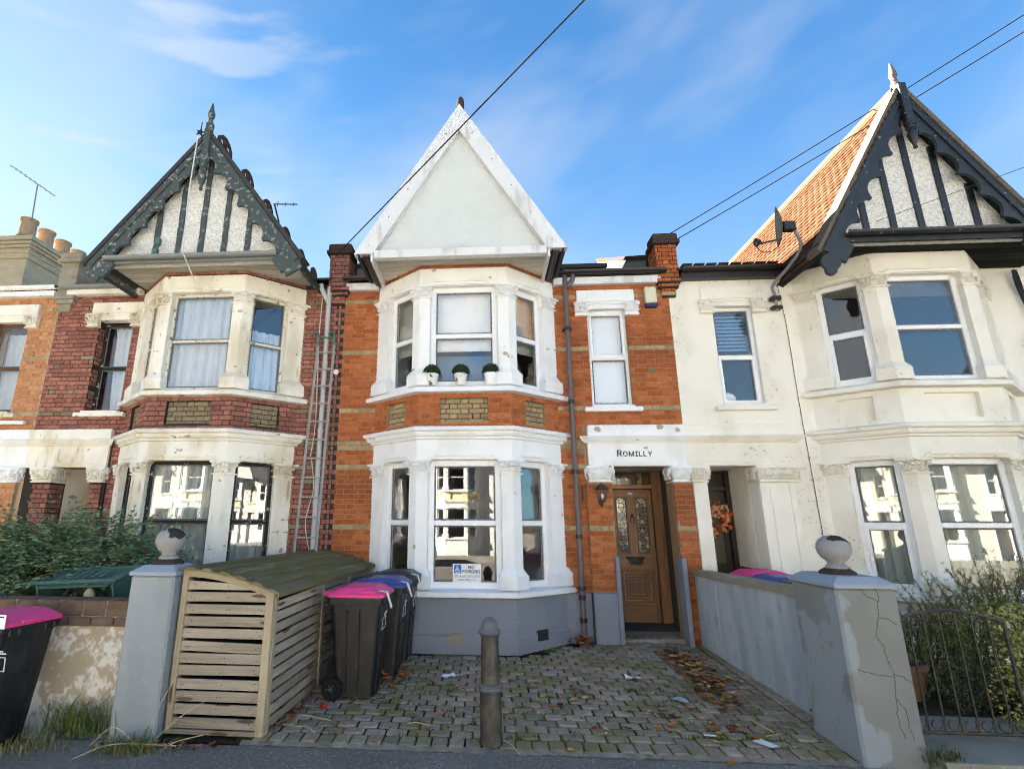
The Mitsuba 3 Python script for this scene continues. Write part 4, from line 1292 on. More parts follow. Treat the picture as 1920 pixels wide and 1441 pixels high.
SB = []
wallB, regB = shell(HB, PE, PL, MB, bayhole(XB) + [sg.box(HWB - 0.31, 3.35, HWB + 0.31, 5.0), sg.box(-7.0, -0.4, -6.28, 2.44)], XB)
bay(HB, XB, 'B', MB, SB, seed=2)
hall_window(HB, HWB, MB, seed=8, dark=True)
clayB = lambda k, c: (4 if rnd.random() < 0.75 else 1) if k in BAND and rnd.random() < 0.8 else (1 if rnd.random() > 0.02 else 4)
brB = regB.intersection(sg.box(PE, 0.3, PL + 0.005, 5.50)).difference(sg.box(XB - 1.40, 0.3, XB + 1.40, 5.5)).difference(sg.box(-8, 0, -6.06, 3.06)).difference(sg.box(HWB - 0.46, 5.11, HWB + 0.46, 5.31)).difference(
    sg.box(HWB - 0.50, 4.86, HWB + 0.50, 5.11)).difference(sg.box(HWB - 0.44, 3.27, HWB + 0.44, 3.36))
bricks_on(wallF, brB, SB, clayB)
# the brick bond tooths across the party line
put('wall', wallF.ext(sg.box(PL + 0.001, 0.66, PL + 0.11, 5.45), -0.02, -0.009), M_MORTARD, HB)
for k in range(9, 73):
    a = PL + 0.005 if k % 2 else PL - 0.05
    bricks_on(wallF, sg.box(PL + 0.006, k * COURSE, PL + (0.112 if k % 2 else 0.05), (k + 1) * COURSE), SB, clayB, u0=PL + 0.001)
# reveals of the hall window
for s in (-1, 1):
    S = Fr((HWB + s * 0.308, YF + (0.0 if s < 0 else 0.17), 0), (0, 1 if s < 0 else -1, 0))
    bricks_on(S, sg.box(0.002, 3.37, 0.166, 4.86), SB, clayB, u0=0.03)
GXB, ZB_, HB_ = -4.44, 7.74, 1.70
FB = half_timber(HB, GXB, 7.0, 5.43, ZB_, HB_, (-0.74, -0.37, 0.0, 0.38, 0.76), M_PEELW, M_PEELW, M_SLATE, False, 3, 0.006)
gable_roof(HB, GXB, HB_ + 0.02, 5.42, ZB_ + 0.03, 13.4, M_SLATE, y0=6.97)
put('spike', cat(lathe([(0.0, -0.05), (0.06, -0.05), (0.07, 0.16), (0.035, 0.20), (0.045, 0.23), (0.03, 0.26), (0.055, 0.32), (0.06, 0.37), (0.035, 0.46), (0.012, 0.58), (0.0, 0.60)], (GXB - 0.03, 6.99, ZB_ + 0.05), 16)), M_PEELW, HB, smooth=30)
for yy in (7.45, 8.35, 9.3, 10.35, 11.35, 12.3):
    R = Fr((GXB, yy - 0.24, ZB_ + 0.05), (0, 1, 0))
    o = sg.Polygon([(0, 0), (0.48, 0), (0.48, 0.05), (0.46, 0.16), (0.36, 0.25), (0.24, 0.28), (0.12, 0.25), (0.02, 0.16), (0, 0.05)])
    o = o.difference(unary_union([sg.Point(0.13, 0.13).buffer(0.06, 8), sg.Point(0.35, 0.13).buffer(0.06, 8), sg.Point(0.24, 0.20).buffer(0.045, 8), sg.Point(0.24, 0.08).buffer(0.04, 8)]))
    put('ridge_tile', R.ext(o, -0.02, 0.02), M_TERRAD, HB)
boards(HB, 'soffit', GXB - 1.46, GXB + 1.50, 7.02, 8.09, 5.525, 7, M_BOARDG)
put('gutter', cat(gutter(GXB - 1.40, GXB + 1.34, 6.94, 5.555, 0.058), box(GXB - 1.42, GXB + 1.36, 7.0, 7.02, 5.47, 5.60)), M_GUTG, HB, smooth=30)
put('gutter', gutter(7.0, 8.05, GXB + 1.62, 5.48, 0.058, 'y'), M_PEELW, HB, smooth=30)
put('gutter', gutter(7.0, 8.05, GXB - 1.62, 5.48, 0.058, 'y'), M_PEELW, HB, smooth=30)
put('gutter', gutter(PE + 0.15, XB - 1.55, 7.94, 5.58, 0.062), M_GUTG, HB, smooth=30)
put('eaves_board', box(PE + 0.2, XB - 1.46, 7.97, YF - 0.002, 5.44, 5.53, 0.004), M_BOARDG if False else M_CREAM, HB)
main_roof(HB, PE + 0.12, PL - 0.12, M_SLATE)
SD_ = []
parapet(HB, PE + 0.14, lambda k, c: 4, SB, lead=False, cap=M_CEMENT)
flush_bricks(SB, wallB)
put('porch', cat(box(-6.30, -6.2, YF + 0.285, 9.2, 0.0, 2.60), box(-7.2, -7.0, YF + 0.285, 9.2, 0, 2.6), box(-7.0, -6.30, 9.2, 9.3, 0, 2.6), box(-7.0, -6.3, YF + 0.285, 9.2, 2.46, 2.6)), M_CREAM, HB)
put('lintel', cat(wallF.ext(sg.box(PE, 2.44, -6.10, 2.79), -0.27, 0.035), wallF.box(PE, -6.07, 2.885, 3.06, -0.02, 0.075, 0.006)), M_CREAM, HB)
put('cornice', cornice_run(PE + 0.001, -6.10, False, True), M_CREAM, HB, smooth=15)
put('drip_moulding', drip(wallF.sub(0, 0, 0.034), -7.0, -6.24, 2.452), M_CREAM, HB)
porch_capital(HB, -7.29, -6.98, M_CREAM, 51)
porch_capital(HB, -6.33, -6.10, M_CREAM, 54)
SB2 = []
put('pier', cat(box(-7.275, -6.99, YF - 0.04, YF + 0.28, 0, 2.2), box(-6.315, -6.115, YF - 0.04, YF + 0.28, 0, 2.2)), M_MORTARD, HB)
pk = put('pier', box(-6.10, -6.07, YF - 0.03, YF, 0, 2.2), M_MORTARD, HB)
for a, b in ((-7.28, -6.985), (-6.32, -6.11)):
    bricks_on(Fr((0, YF - 0.052, 0), (1, 0, 0)), sg.box(a, 0.6, b, 2.2), SB2, clayB)
bricks_on(Fr((-6.983, YF - 0.05, 0), (0, 1, 0)), sg.box(0, 0.6, 0.3, 2.2), SB2, clayB)
flush_bricks(SB2, pk)
put('floodlight', cat(Fr((-6.301, 8.75, 1.93), (0, -1, 0)).box(-0.16, 0.02, -0.06, 0.07, 0.0, 0.10, 0.02), Fr((-6.301, 8.75, 1.93), (0, -1, 0)).box(0.05, 0.20, -0.06, 0.06, 0.0, 0.10, 0.02)), M_INK, HB)

# far left house
wallD, regD = shell(HD, -12.6, PE, MD, [sg.box(HWD - 0.31, 3.35, HWD + 0.31, 5.0), sg.box(-8.6, -0.4, -7.86, 2.44)], -10.6)
clayD = lambda k, c: 2 if k in BAND else 3
bricks_on(wallF, regD.intersection(sg.box(-9.2, 0.6, PE - 0.02, 5.5)).difference(sg.box(-9.3, 0, PE, 3.06)).difference(sg.box(HWD - 0.46, 5.11, HWD + 0.46, 5.31)).difference(
    sg.box(HWD - 0.50, 4.86, HWD + 0.50, 5.11)).difference(sg.box(HWD - 0.44, 3.27, HWD + 0.44, 3.36)), SD_, clayD)
hall_window(HD, HWD, MD, seed=9)
put('lintel', cat(wallF.ext(sg.box(-9.1, 2.44, PE - 0.002, 2.79), -0.27, 0.035), wallF.box(-9.1, PE - 0.003, 2.885, 3.06, -0.02, 0.075, 0.006)), M_WHITE, HD)
put('cornice', cornice_run(-9.1, PE - 0.001, False, False), M_WHITE, HD, smooth=15)
porch_capital(HD, -7.86, -7.55, M_WHITE, 61)
put('pier', box(-7.85, -7.57, YF - 0.05, YF + 0.28, 0, 2.2), M_MORTARP, HD)
bricks_on(Fr((0, YF - 0.062, 0), (1, 0, 0)), sg.box(-7.855, 0.6, -7.565, 2.2), SD_, clayD)
flush_bricks(SD_, wallD)
put('porch', cat(box(-7.86, -7.76, YF + 0.285, 9.2, 0.0, 2.6), box(-8.7, -8.6, YF + 0.285, 9.2, 0, 2.6), box(-8.6, -7.86, 9.2, 9.3, 0, 2.6), box(-8.6, -7.86, YF + 0.285, 9.2, 2.46, 2.6)), M_CREAM, HD)
put('vent_pipe', tube([(-9.0, YF - 0.06, 3.19), (-7.63, YF - 0.06, 3.18)], 0.035), M_UPVC, HD, smooth=30)
main_roof(HD, -12.5, PE - 0.03, M_SLATE)
put('gutter', gutter(-9.5, PE + 0.0, 7.96, 5.60, 0.06), M_WHITE, HD, smooth=30)
put('eaves_board', box(-9.5, PE - 0.05, 7.99, YF - 0.002, 5.44, 5.53), M_WHITE, HD)

# --- cream rendered house
wallC, regC = shell(HC, PA, PR, MC, bayhole(XCC) + [winhole(HWC), sg.box(3.26, -0.4, 3.985, 2.44)], XCC)
SCd = []
bay(HC, XCC, 'C', MC, SCd, seed=4)
hall_window(HC, HWC, MC, seed=6)
put('lintel', cat(wallF.ext(sg.box(3.007, 2.44, 4.56, 2.79), -0.27, 0.033), wallF.box(3.007, 4.50, 2.885, 3.06, -0.02, 0.05, 0.006)), M_RENDER, HC)
put('cornice', cornice_run(3.007, 4.57, False, True), M_RENDER, HC, smooth=15)
put('drip_moulding', drip(wallF.sub(0, 0, 0.032), 3.22, 4.04, 2.452), M_RENDER, HC)
porch_capital(HC, 3.045, 3.25, M_RENDER, 71)
porch_capital(HC, 3.99, 4.52, M_RENDER, 75)
put('pier', cat(box(3.05, 3.255, YF - 0.042, YF + 0.02, -0.05, 2.20, 0.006), box(3.99, 4.50, YF - 0.042, YF + 0.02, -0.05, 2.20, 0.006), box(4.13, 4.18, YF - 0.055, YF - 0.04, -0.05, 2.2), box(4.40, 4.45, YF - 0.055, YF - 0.04, -0.05, 2.2)), M_RENDER, HC)
put('porch', cat(box(3.98, 4.08, YF + 0.285, 9.2, 0.0, 2.60), box(3.07, 3.24, YF + 0.285, 9.2, 0, 2.6), box(3.24, 3.98, YF + 0.285, 9.2, 2.455, 2.6)), M_RENDER, HC)
put('floor', box(3.24, 3.98, YF - 0.1, 9.2, -0.1, 0.06), M_CEMENT, HC)
CF = Fr((3.24, 9.05, 0.08), (1, 0, 0))
put('door_frame', cat(CF.box(0.0, 0.05, 0, 2.40, -0.1, 0.05, 0.006), CF.box(0.67, 0.74, 0, 2.40, -0.1, 0.06, 0.006), CF.box(0.05, 0.67, 2.05, 2.12, -0.1, 0.05, 0.006)), M_DARKDOOR, HC)
DC = put('door', cat(CF.box(0.05, 0.67, 0, 2.05, -0.1, -0.02, 0.004), CF.ext(sg.box(0.10, 0.15, 0.62, 0.75).difference(sg.box(0.15, 0.20, 0.57, 0.70)), -0.02, -0.008)), M_DARKDOOR, HC)
put('glazing', cat(CF.ext(sg.box(0.20, 0.95, 0.34, 1.88).buffer(0.03), -0.02, -0.012), CF.ext(sg.box(0.40, 0.95, 0.54, 1.88).buffer(0.03), -0.02, -0.012)), gloss('olive_glass', (0.10, 0.095, 0.05), 0.05), DC)
put('letter_box', CF.box(0.25, 0.48, 0.72, 0.77, -0.02, -0.004, 0.004), M_METAL, DC)
put('fanlight', CF.box(0.05, 0.67, 2.12, 2.40, -0.06, -0.03), M_DARKDOOR, HC)
ms, cs = [], []
for i in range(9):
    for j in range(9):
        m = Fr((3.976, 9.0, 0.3), (0, -1, 0)).box(i * 0.066, i * 0.066 + 0.06, j * 0.075, j * 0.075 + 0.069, -0.003, 0.006)
        ms.append(m)
        cs.append(np.tile((0.09, 0.03, 0.02) if (j > 6 or (i + j) % 3 == 0) else (0.42, 0.30, 0.13), (8, 1)))
v_, f_ = cat(*ms)
put('tiled_dado', (v_, f_), M_VCOL, HC, color=np.vstack(cs), kind='stuff')
GXC, ZC_, HWC_ = 6.29, 7.95, 1.56
ZBC = 5.30
FCG = half_timber(HC, GXC, 7.0, ZBC, ZC_, HWC_, (-0.76, -0.38, 0.0, 0.38, 0.76), M_BLACKW, M_BLACKW, diffuse('verge_mortar', (0.13, 0.115, 0.095)), True, 5)
put('spike', cat(lathe([(0.0, -0.05), (0.055, -0.05), (0.06, 0.10), (0.03, 0.13), (0.045, 0.16), (0.03, 0.19), (0.055, 0.25), (0.05, 0.30), (0.035, 0.38), (0.012, 0.48), (0.0, 0.50)], (GXC + 0.0, 7.0, ZC_ + 0.03), 16)), diffuse('old_grey', (0.15, 0.125, 0.11)), HC, smooth=30)
gable_roof(HC, GXC, HWC_ - 0.02, ZBC + 0.02, ZC_ - 0.02, 13.4, M_INK, y0=7.02, right=0.915)
# tiles of the left slope, courses parallel to the eaves
RC = numbered(HC + '__tiled_slope')
sl_len = math.hypot(HWC_, ZC_ - ZBC)
su = np.array([HWC_, 0, ZC_ - ZBC]) / sl_len
FR = Fr((GXC - HWC_, 6.92, ZBC), (0, -1, 0), su)   # u runs towards the street, v up the slope
FR = Fr((GXC - HWC_, 0, ZBC), (0, -1, 0), su)
TL = []
GA, TW = 0.135, 0.172
for k in range(int(sl_len / GA) + 1):
    v0 = k * GA
    zk = ZBC + (ZC_ - ZBC) * v0 / sl_len
    yv = max(8.9, 7.93 + (zk - 5.60) / PITCH_M + 0.25) if zk > 5.5 else 8.6
    yv = min(yv, 12.6)
    u = -yv
    while u < -6.92:
        a, b = u + 0.003, min(u + TW - 0.003, -6.905)
        u += TW
        if b - a < 0.03:
            continue
        rr = rnd.uniform(-0.004, 0.004)
        v1 = min(v0 + GA + 0.05, sl_len)
        # a shallow roll: three faces across
        cs_ = [(a, 0.020), (a + 0.035, 0.030), (b - 0.035, 0.030), (b, 0.020)]
        P = [[q, v0 + rr, n + rr * 0.5] for q, n in cs_] + [[q, v1 + rr, n - 0.022] for q, n in cs_] + [[q, v0 + rr, n - 0.020] for q, n in cs_]
        f = [[i, i + 1, i + 5, i + 4] for i in range(3)] + [[i + 8, i + 9, i + 1, i] for i in range(3)]
        P = FR.pts(np.array(P))
        TL.append((P, np.array(f), (rnd.random(), 0.5), P[:4].mean(0)))
TL.sort(key=lambda b: np.linalg.norm(b[3] - EYE))
for P, f, uv, c in TL[:300]:
    put('tile', (P, f), M_TILE, RC, uv=np.tile(uv, (len(P), 1)))
v_, f_ = cat(*[(b[0], b[1]) for b in TL[300:]])
put('tiling', (v_, f_), M_TILE, RC, kind='stuff', uv=np.vstack([np.tile(b[2], (len(b[0]), 1)) for b in TL[300:]]))
put('ridge', tube([(GXC, 7.0, ZC_ + 0.01), (GXC, 13.0, ZC_ + 0.01)], 0.09, 10), M_TERRACOTTA, HC, smooth=30)
boards(HC, 'soffit', GXC - 1.40, GXC + 2.10, 7.02, 8.09, 5.51, 8, M_BOARDK)
put('gutter', cat(gutter(GXC - 1.20, GXC + 1.9, 6.93, 5.58, 0.062), box(GXC - 1.32, GXC + 2.1, 7.0, 7.02, 5.46, 5.60)), M_BLACKW, HC, smooth=30)
put('gutter', gutter(7.0, 8.05, GXC - 1.50, 5.46, 0.062, 'y'), M_PIPEK, HC, smooth=30)
put('gutter', cat(gutter(PA + 0.19, XCC - 1.55, 7.94, 5.60, 0.065), box(PA + 0.19, XCC - 1.5, 7.985, 8.09, 5.43, 5.60)), M_PIPEK, HC, smooth=30)
main_roof(HC, PA + 0.14, PR, M_TERRAD)
ms = [box(PA + 0.2 + i * 0.19, PA + 0.36 + i * 0.19, 7.90, 8.3, 5.635, 5.66, 0.008) for i in range(8)]
put('eaves_tile', cat(*ms), M_TERRAD, HC, kind='stuff')

# --- house at the right edge
ME = dict(MC)
wallE, regE = shell(HE, PR, 13.5, ME, [sg.box(11.5, 3.4, 12.1, 5.0)], 11)
put('roof', box(PR, 13.5, 7.9, 8.1, 5.55, 5.7), M_TERRAD, HE)
main_roof(HE, PR + 0.05, 13.5, M_TERRAD)
# ------------------------------------------------------------------ fixtures on the houses
def downpipe(H, x, y, z0, z1, r, m, joints, neck=None, name='downpipe'):
    p = []
    if neck:
        p += neck
    p += [(x, y, z1), (x, y, z0)]
    path = np.array(p, float)
    ms = [tube(bez(path, 6) if neck else path, r, 12)]
    for z in joints:
        ms.append(lathe([(0, z - 0.03), (r * 1.22, z - 0.03), (r * 1.22, z + 0.03), (0, z + 0.03)], (x, y, 0), 12))
    return put(name, cat(*ms), m, H, smooth=30)


dpA = downpipe(HA, 1.338, 8.0, 0.05, 5.25, 0.038, M_PIPEB, [], [(1.46, 7.96, 5.55), (1.46, 7.97, 5.46), (1.36, 7.99, 5.32)])
put('collar', cat(*[lathe([(0, z - 0.03), (0.048, z - 0.03), (0.048, z + 0.03), (0, z + 0.03)], (1.338, 8.0, 0), 12) for z in (4.62, 3.42, 2.35, 1.42, 0.72, 0.60, 0.3)] + [box(1.27, 1.41, 8.0, YF - 0.005, z - 0.012, z + 0.012) for z in (4.62, 2.35, 0.72)]), M_PIPEK, dpA)
put('waste_pipe', tube([(1.48, YF - 0.09, -0.02), (1.48, YF - 0.09, 0.66)], 0.012), M_INK, HA)
put('wall_hook', tube([(1.43, 8.06, 2.14), (1.43, 8.03, 2.12), (1.43, 8.03, 1.98), (1.44, 8.06, 1.94)], 0.010), M_INK, HA)
for a, s in ((0.02, None), (0.62, 1)):
    F_ = Fr((XA - 0.20, YF - DEP - 0.0205, 0), (1, 0, 0)) if s is None else side_frame(XA, 1, 0.36, 0.0205, 0)
    n0 = 0.0
    ab = put('air_brick', cat(F_.box(0.0, 0.20, 0.085, 0.215, -0.03, 0.003), *[F_.box(0.008 + i * 0.0315, 0.008 + i * 0.0315 + 0.019, 0.095, 0.205, 0.003, 0.008) for i in range(6)]), M_CEMENT if s is None else M_INK, HA)
bp = downpipe(HB, -2.60, 8.03, -0.05, 5.05, 0.040, M_PIPEW, [4.1, 3.0, 1.9], [(-2.72, 7.90, 5.48), (-2.70, 7.95, 5.38), (-2.62, 8.01, 5.20)])
put('wall_disc', lathe([(0.0, 0), (0.045, 0.0), (0.04, 0.02), (0.0, 0.025)], (-2.42, YF - 0.03, 3.98), 16, 'y'), M_LABEL, HB, smooth=30)
put('cable', cat(tube(bez([(-2.73, 8.07, 5.3), (-2.74, 8.07, 4.6), (-2.70, 8.06, 3.2), (-2.74, 8.06, 2.6)]), 0.007), tube(bez([(-2.70, 8.0, 2.55), (-2.64, 8.0, 2.1), (-2.72, 7.98, 1.6), (-2.62, 8.0, 1.1)]), 0.006)), M_ROPE, HB)
put('cable', tube(bez([(4.72, 8.085, 5.35), (4.76, 8.09, 4.6), (4.755, 8.09, 3.4), (4.77, 8.09, 2.0), (4.78, 8.09, 0.2)]), 0.0042), M_IRON, HC)
put('cable', cat(*[tube(bez([(8.2 + .02 * i, 8.0, 5.44), (8.23 + .03 * i, 8.03, 5.15), (8.36 - .02 * i, 8.06, 4.5), (8.42, 8.06, 3.8)]), 0.016) for i in range(3)]), M_INK, HC)

single('alarm_box', cat(Fr((2.615, YF, 4.975), (1, 0, 0)).box(0, 0.185, 0.075, 0.355, 0.0, 0.075, 0.014)), M_CREAMPL, 'cream burglar alarm box with a dark blue base high on the red brick wall', 'alarm box', smooth=20)
put('base', Fr((2.613, YF, 4.975), (1, 0, 0)).box(0, 0.189, 0.0, 0.075, 0.0, 0.077, 0.012), M_NAVYPL, 'alarm_box')

# wall lantern
L = thing('wall_lantern', 'small black lantern on a bracket beside the wooden front door', 'lantern')
lx, ly, lz = 1.685, 7.90, 2.01
hexa = lambda prof: lathe(prof, (lx, ly, lz), 6)
put('bracket', cat(tube(bez([(lx, 8.03, lz - 0.11), (lx, 7.98, lz - 0.17), (lx, 7.92, lz - 0.14), (lx, ly, lz - 0.10)]), 0.010), blob((lx, 8.035, lz - 0.10), (0.03, 0.012, 0.05), 2)), M_IRON, L, smooth=40)
put('cage', cat(hexa([(0.0, -0.10), (0.04, -0.10), (0.05, -0.085), (0.0, -0.084)]), hexa([(0.088, 0.075), (0.10, 0.08), (0.05, 0.14), (0.012, 0.155), (0.012, 0.175), (0.0, 0.18)]),
                *[tube([(lx + 0.045 * math.cos(a), ly + 0.045 * math.sin(a), lz - 0.085), (lx + 0.085 * math.cos(a), ly + 0.085 * math.sin(a), lz + 0.078)], 0.006, 5) for a in np.arange(6) * math.pi / 3]), M_IRON, L)
put('glass', sides([[[lx + r * math.cos(a), ly + r * math.sin(a), lz + z] for a in np.arange(6) * math.pi / 3] for r, z in ((0.042, -0.083), (0.081, 0.075))]), M_LAMPGL, L)
put('bulb', blob((lx, ly, lz - 0.02), (0.025, 0.025, 0.04), 2), M_LABEL, L, smooth=True)

# three pots on the sill
for i, (px, lab) in enumerate(((XA - 0.475, 'left clipped bush in a flaking white pot on the upper window sill'), (XA - 0.045, 'middle clipped bush in a flaking white pot on the upper window sill'), (XA + 0.395, 'right clipped bush in a clean white pot on the upper window sill'))):
    P_ = thing('potted_bush', lab, 'potted plant', 'potted bushes on the window sill')
    py, pz = YF - DEP - 0.015, 3.556
    put('pot', lathe([(0.0, 0.0), (0.072, 0.0), (0.095, 0.15), (0.102, 0.15), (0.102, 0.175), (0.088, 0.175), (0.085, 0.14), (0.0, 0.14)], (px, py, pz), 24), diffuse('pot_chipped', proc(peel((0.72, 0.71, 0.68), (0.10, 0.09, 0.08), 0.60))) if i < 2 and 'm_pot_chipped' not in scene else ('m_pot_chipped' if i < 2 else M_UPVC), P_, smooth=30)
    r = np.random.default_rng(40 + i)
    n = 900
    d = r.normal(size=(n, 3))
    d /= np.linalg.norm(d, axis=1, keepdims=True)
    d[:, 2] = np.abs(d[:, 2]) * 1.0 - 0.25
    c = np.array([px, py, pz + 0.225]) + d * 0.132 * r.uniform(0.78, 1.04, (n, 1))
    t1 = r.normal(size=(n, 3)); t1 /= np.linalg.norm(t1, axis=1, keepdims=True)
    t2 = np.cross(t1, d); t2 /= np.linalg.norm(t2, axis=1, keepdims=True)
    s_ = 0.013
    V = np.stack([c - t1 * s_, c + t2 * s_ * .6, c + t1 * s_, c - t2 * s_ * .6], 1).reshape(-1, 3)
    cc = np.repeat(np.array([0.018, 0.032, 0.020]) + r.uniform(0, 1, (n, 1)) * np.array([0.028, 0.045, 0.022]), 4, 0)
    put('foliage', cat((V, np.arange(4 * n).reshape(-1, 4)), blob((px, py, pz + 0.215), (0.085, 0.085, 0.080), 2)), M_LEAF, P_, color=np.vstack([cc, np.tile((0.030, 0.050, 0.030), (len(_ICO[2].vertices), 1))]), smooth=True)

# notice in the window
SG = thing('window_notice', 'white no parking notice with a blue wheelchair symbol inside the bay window', 'sign')
SF = Fr((XA - 0.165, YF - DEP + 0.108, 0.815), (1, 0, 0))
put('board', SF.box(0, 0.385, 0.0, 0.25, -0.004, 0.0), M_LABEL, SG)
put('symbol', SF.box(0.016, 0.116, 0.125, 0.235, 0.0, 0.0012), M_SIGNBLUE, SG)
wc = unary_union([sg.Point(0.056, 0.217).buffer(0.0085), sg.LineString([(0.057, 0.20), (0.060, 0.172), (0.082, 0.172), (0.096, 0.146)]).buffer(0.0055), sg.LineString([(0.058, 0.19), (0.078, 0.188)]).buffer(0.0045),
                  sg.LineString([(0.066 + 0.027 * math.cos(a), 0.158 + 0.027 * math.sin(a)) for a in np.linspace(1.9, 6.0, 20)]).buffer(0.0045)])
put('wheelchair', SF.ext(wc, 0.0012, 0.0022), M_INKW, SG)
for s_, h_, u_, v_, b_ in (('NO', 0.042, 0.205, 0.188, True), ('PARKING', 0.042, 0.128, 0.130, True), ('DISABLED ACCESS', 0.0265, 0.014, 0.075, False), ('REQUIRED AT', 0.0265, 0.065, 0.030, False)):
    t_ = text_mesh(s_, h_, 0.0012, b_)
    wmax = {'NO': 0.085, 'PARKING': 0.240, 'DISABLED ACCESS': 0.355, 'REQUIRED AT': 0.255}[s_]
    k_ = wmax / (t_.bounds[1][0] - t_.bounds[0][0])
    t_.apply_scale([k_, 1, 1])
    put('wording', SF.sub(u_, v_, 0.0005).mesh(t_), M_INK, SG)

# ---- curtains and blinds
def bayF(xc, n=0.0, z=0.0):
    return Fr((xc - (HF - CA), YF - DEP + 0.085 + n, z), (1, 0, 0))


def blind(F, u0, u1, v0, v1, n, m, lab):
    return single('blind', F.box(u0, u1, v0, v1, -n - 0.004, -n), m, lab, 'blind')


wfw = 2 * (HF - CA)
F_ = bayF(XA, 0, 3.565)
blind(F_, 0.0, wfw, 0.60, 1.58, 0.16, M_BLIND, 'white roller blind drawn halfway down the middle of the upper bay window')
blind(F_, 0.0, wfw, 0.02, 0.60, 0.40, M_BLINDB, 'blue cloth hanging behind the lower half of the upper bay window')
for s, lab in ((1, 'white blind in the right side light of the upper bay window'), (-1, 'white blind in the left side light of the upper bay window')):
    F_ = side_frame(XA, s, CB if s > 0 else CE, -0.085, 3.565)
    blind(F_, 0, SIDE - CB - CE, 0.62, 1.58, 0.16, M_NET, lab)
blind(Fr((HWA - 0.31, YF + 0.07, 3.36), (1, 0, 0)), 0, 0.62, 0.05, 1.58, 0.10, M_BLIND, 'white blind drawn in the single window over the wooden door')
F_ = bayF(XB, 0, 3.565)
curtain(F_, 0.0, wfw, 0.02, 1.58, -0.14, M_LACE, 'white lace curtain in the front of the upper bay of the plum brick house', 0.022, 8, 1)
curtain(side_frame(XB, 1, CB, -0.085, 3.565), 0.0, SIDE - CB - CE, 0.02, 1.05, -0.14, M_LACE, 'white lace curtain in the side light of the upper bay of the plum brick house', 0.022, 8, 2)
curtain(bayF(XB, 0, 0.745), 0.0, wfw, 0.02, 1.70, -0.14, M_NET, 'grey green net curtain in the front of the lower bay of the plum brick house', 0.022, 9, 3)
curtain(side_frame(XB, 1, CB, -0.085, 0.745), 0.0, SIDE - CB - CE, 0.02, 0.80, -0.14, M_NET, 'half height net curtain in the side light of the lower bay behind the ball finial', 0.022, 9, 4)
curtain(Fr((HWB - 0.31, YF + 0.17, 3.36), (1, 0, 0)), 0.10, 0.62, 0.02, 1.58, -0.13, M_LACE, 'white lace curtain in the dark sash window of the plum brick house', 0.02, 9, 5, gather=(0.62, 0.25))
curtain(Fr((HWD - 0.31, YF + 0.17, 3.36), (1, 0, 0)), 0.0, 0.62, 0.02, 1.50, -0.13, M_LACE, 'white net curtain in the brown sash window at the left edge', 0.012, 7, 6)
curtain(bayF(XCC, 0, 0.745), 0.0, wfw, 0.02, 1.70, -0.14, M_DRAPE, 'green grey drapes in the front of the lower bay of the cream house', 0.035, 5, 7, gather=(0.8, 0.25))
curtain(side_frame(XCC, -1, CE, -0.085, 0.745), 0.0, SIDE - CB - CE, 0.02, 1.70, -0.14, M_DRAPE, 'green grey drapes in the side light of the lower bay of the cream house', 0.03, 6, 8)
single('paper_parcel', blob((3.80, 8.35, 3.52), (0.16, 0.08, 0.10), 2), M_LABEL, 'white bundle on the ledge behind the small upper window of the cream house', 'parcel', smooth=True)
FBL = Fr((HWC - 0.31, YF + 0.07, 4.22), (1, 0, 0))
BLN = thing('slatted_blind', 'pale slatted blind in the upper pane of the small window of the cream house', 'blind')
for i in range(11):
    put('slat', FBL.box(0.02, 0.62, 0.06 + i * 0.062, 0.10 + i * 0.062, -0.11, -0.105), M_BLINDB, BLN)

# wreath on the dark door
WR = thing('door_wreath', 'wreath of coral and pink flowers on the dark door of the cream house', 'wreath')
r = np.random.default_rng(5)
ms, cs = [], []
for i in range(190):
    a = r.uniform(0, 2 * math.pi)
    R_ = 0.165 + r.normal() * 0.045
    c = CF.pts(np.array([0.47 + R_ * math.cos(a), 1.60 + R_ * 1.12 * math.sin(a) * 1.0, 0.03 + r.uniform(-0.01, 0.06)]))
    s_ = r.uniform(0.018, 0.042)
    m = blob(c, (s_, s_ * 0.55, s_), 1, rotv(r.normal(size=3), r.uniform(0, 3)))
    ms.append(m)
    col = [(0.58, 0.10, 0.05), (0.72, 0.27, 0.16), (0.76, 0.48, 0.36), (0.42, 0.05, 0.04), (0.10, 0.12, 0.05), (0.66, 0.40, 0.12)][r.integers(0, 6)]
    cs.append(np.tile(col, (len(m[0]), 1)))
v_, f_ = cat(*ms)
put('flowers', (v_, f_), M_VCOL, WR, color=np.vstack(cs))
put('hoop', tube([CF.pts(np.array([0.47 + 0.15 * math.cos(t), 1.60 + 0.165 * math.sin(t), 0.01])) for t in np.linspace(0, 6.28, 30)], 0.012), M_IRON, WR)

# satellite dish on a bent pole
DS = thing('satellite_dish', 'dark satellite dish on a bent grey pole at the eaves of the cream house', 'satellite dish')
put('pole', tube(bez([(4.62, 8.02, 4.85), (4.62, 8.02, 5.12), (4.60, 7.98, 5.28), (4.66, 7.55, 5.42), (4.70, 7.32, 5.58), (4.62, 7.25, 5.80), (4.60, 7.25, 5.92)]), 0.024, 10), M_STEEL, DS, smooth=30)
put('clamp', box(4.55, 4.70, 7.98, 8.09, 5.03, 5.10, 0.01), M_PIPEK, DS)
put('clamp', box(4.55, 4.70, 7.98, 8.09, 4.88, 4.94, 0.01), M_PIPEK, DS)
put('mount', box(4.44, 4.62, 7.2, 7.3, 5.80, 5.95, 0.015), M_PIPEK, DS)
dd = np.array([-0.84, 0.53, 0.10]); dd /= np.linalg.norm(dd)
ux = np.cross([0, 0, 1.0], dd); ux /= np.linalg.norm(ux)
uy = np.cross(dd, ux)
dc = np.array([4.42, 7.22, 5.87])
rg = []
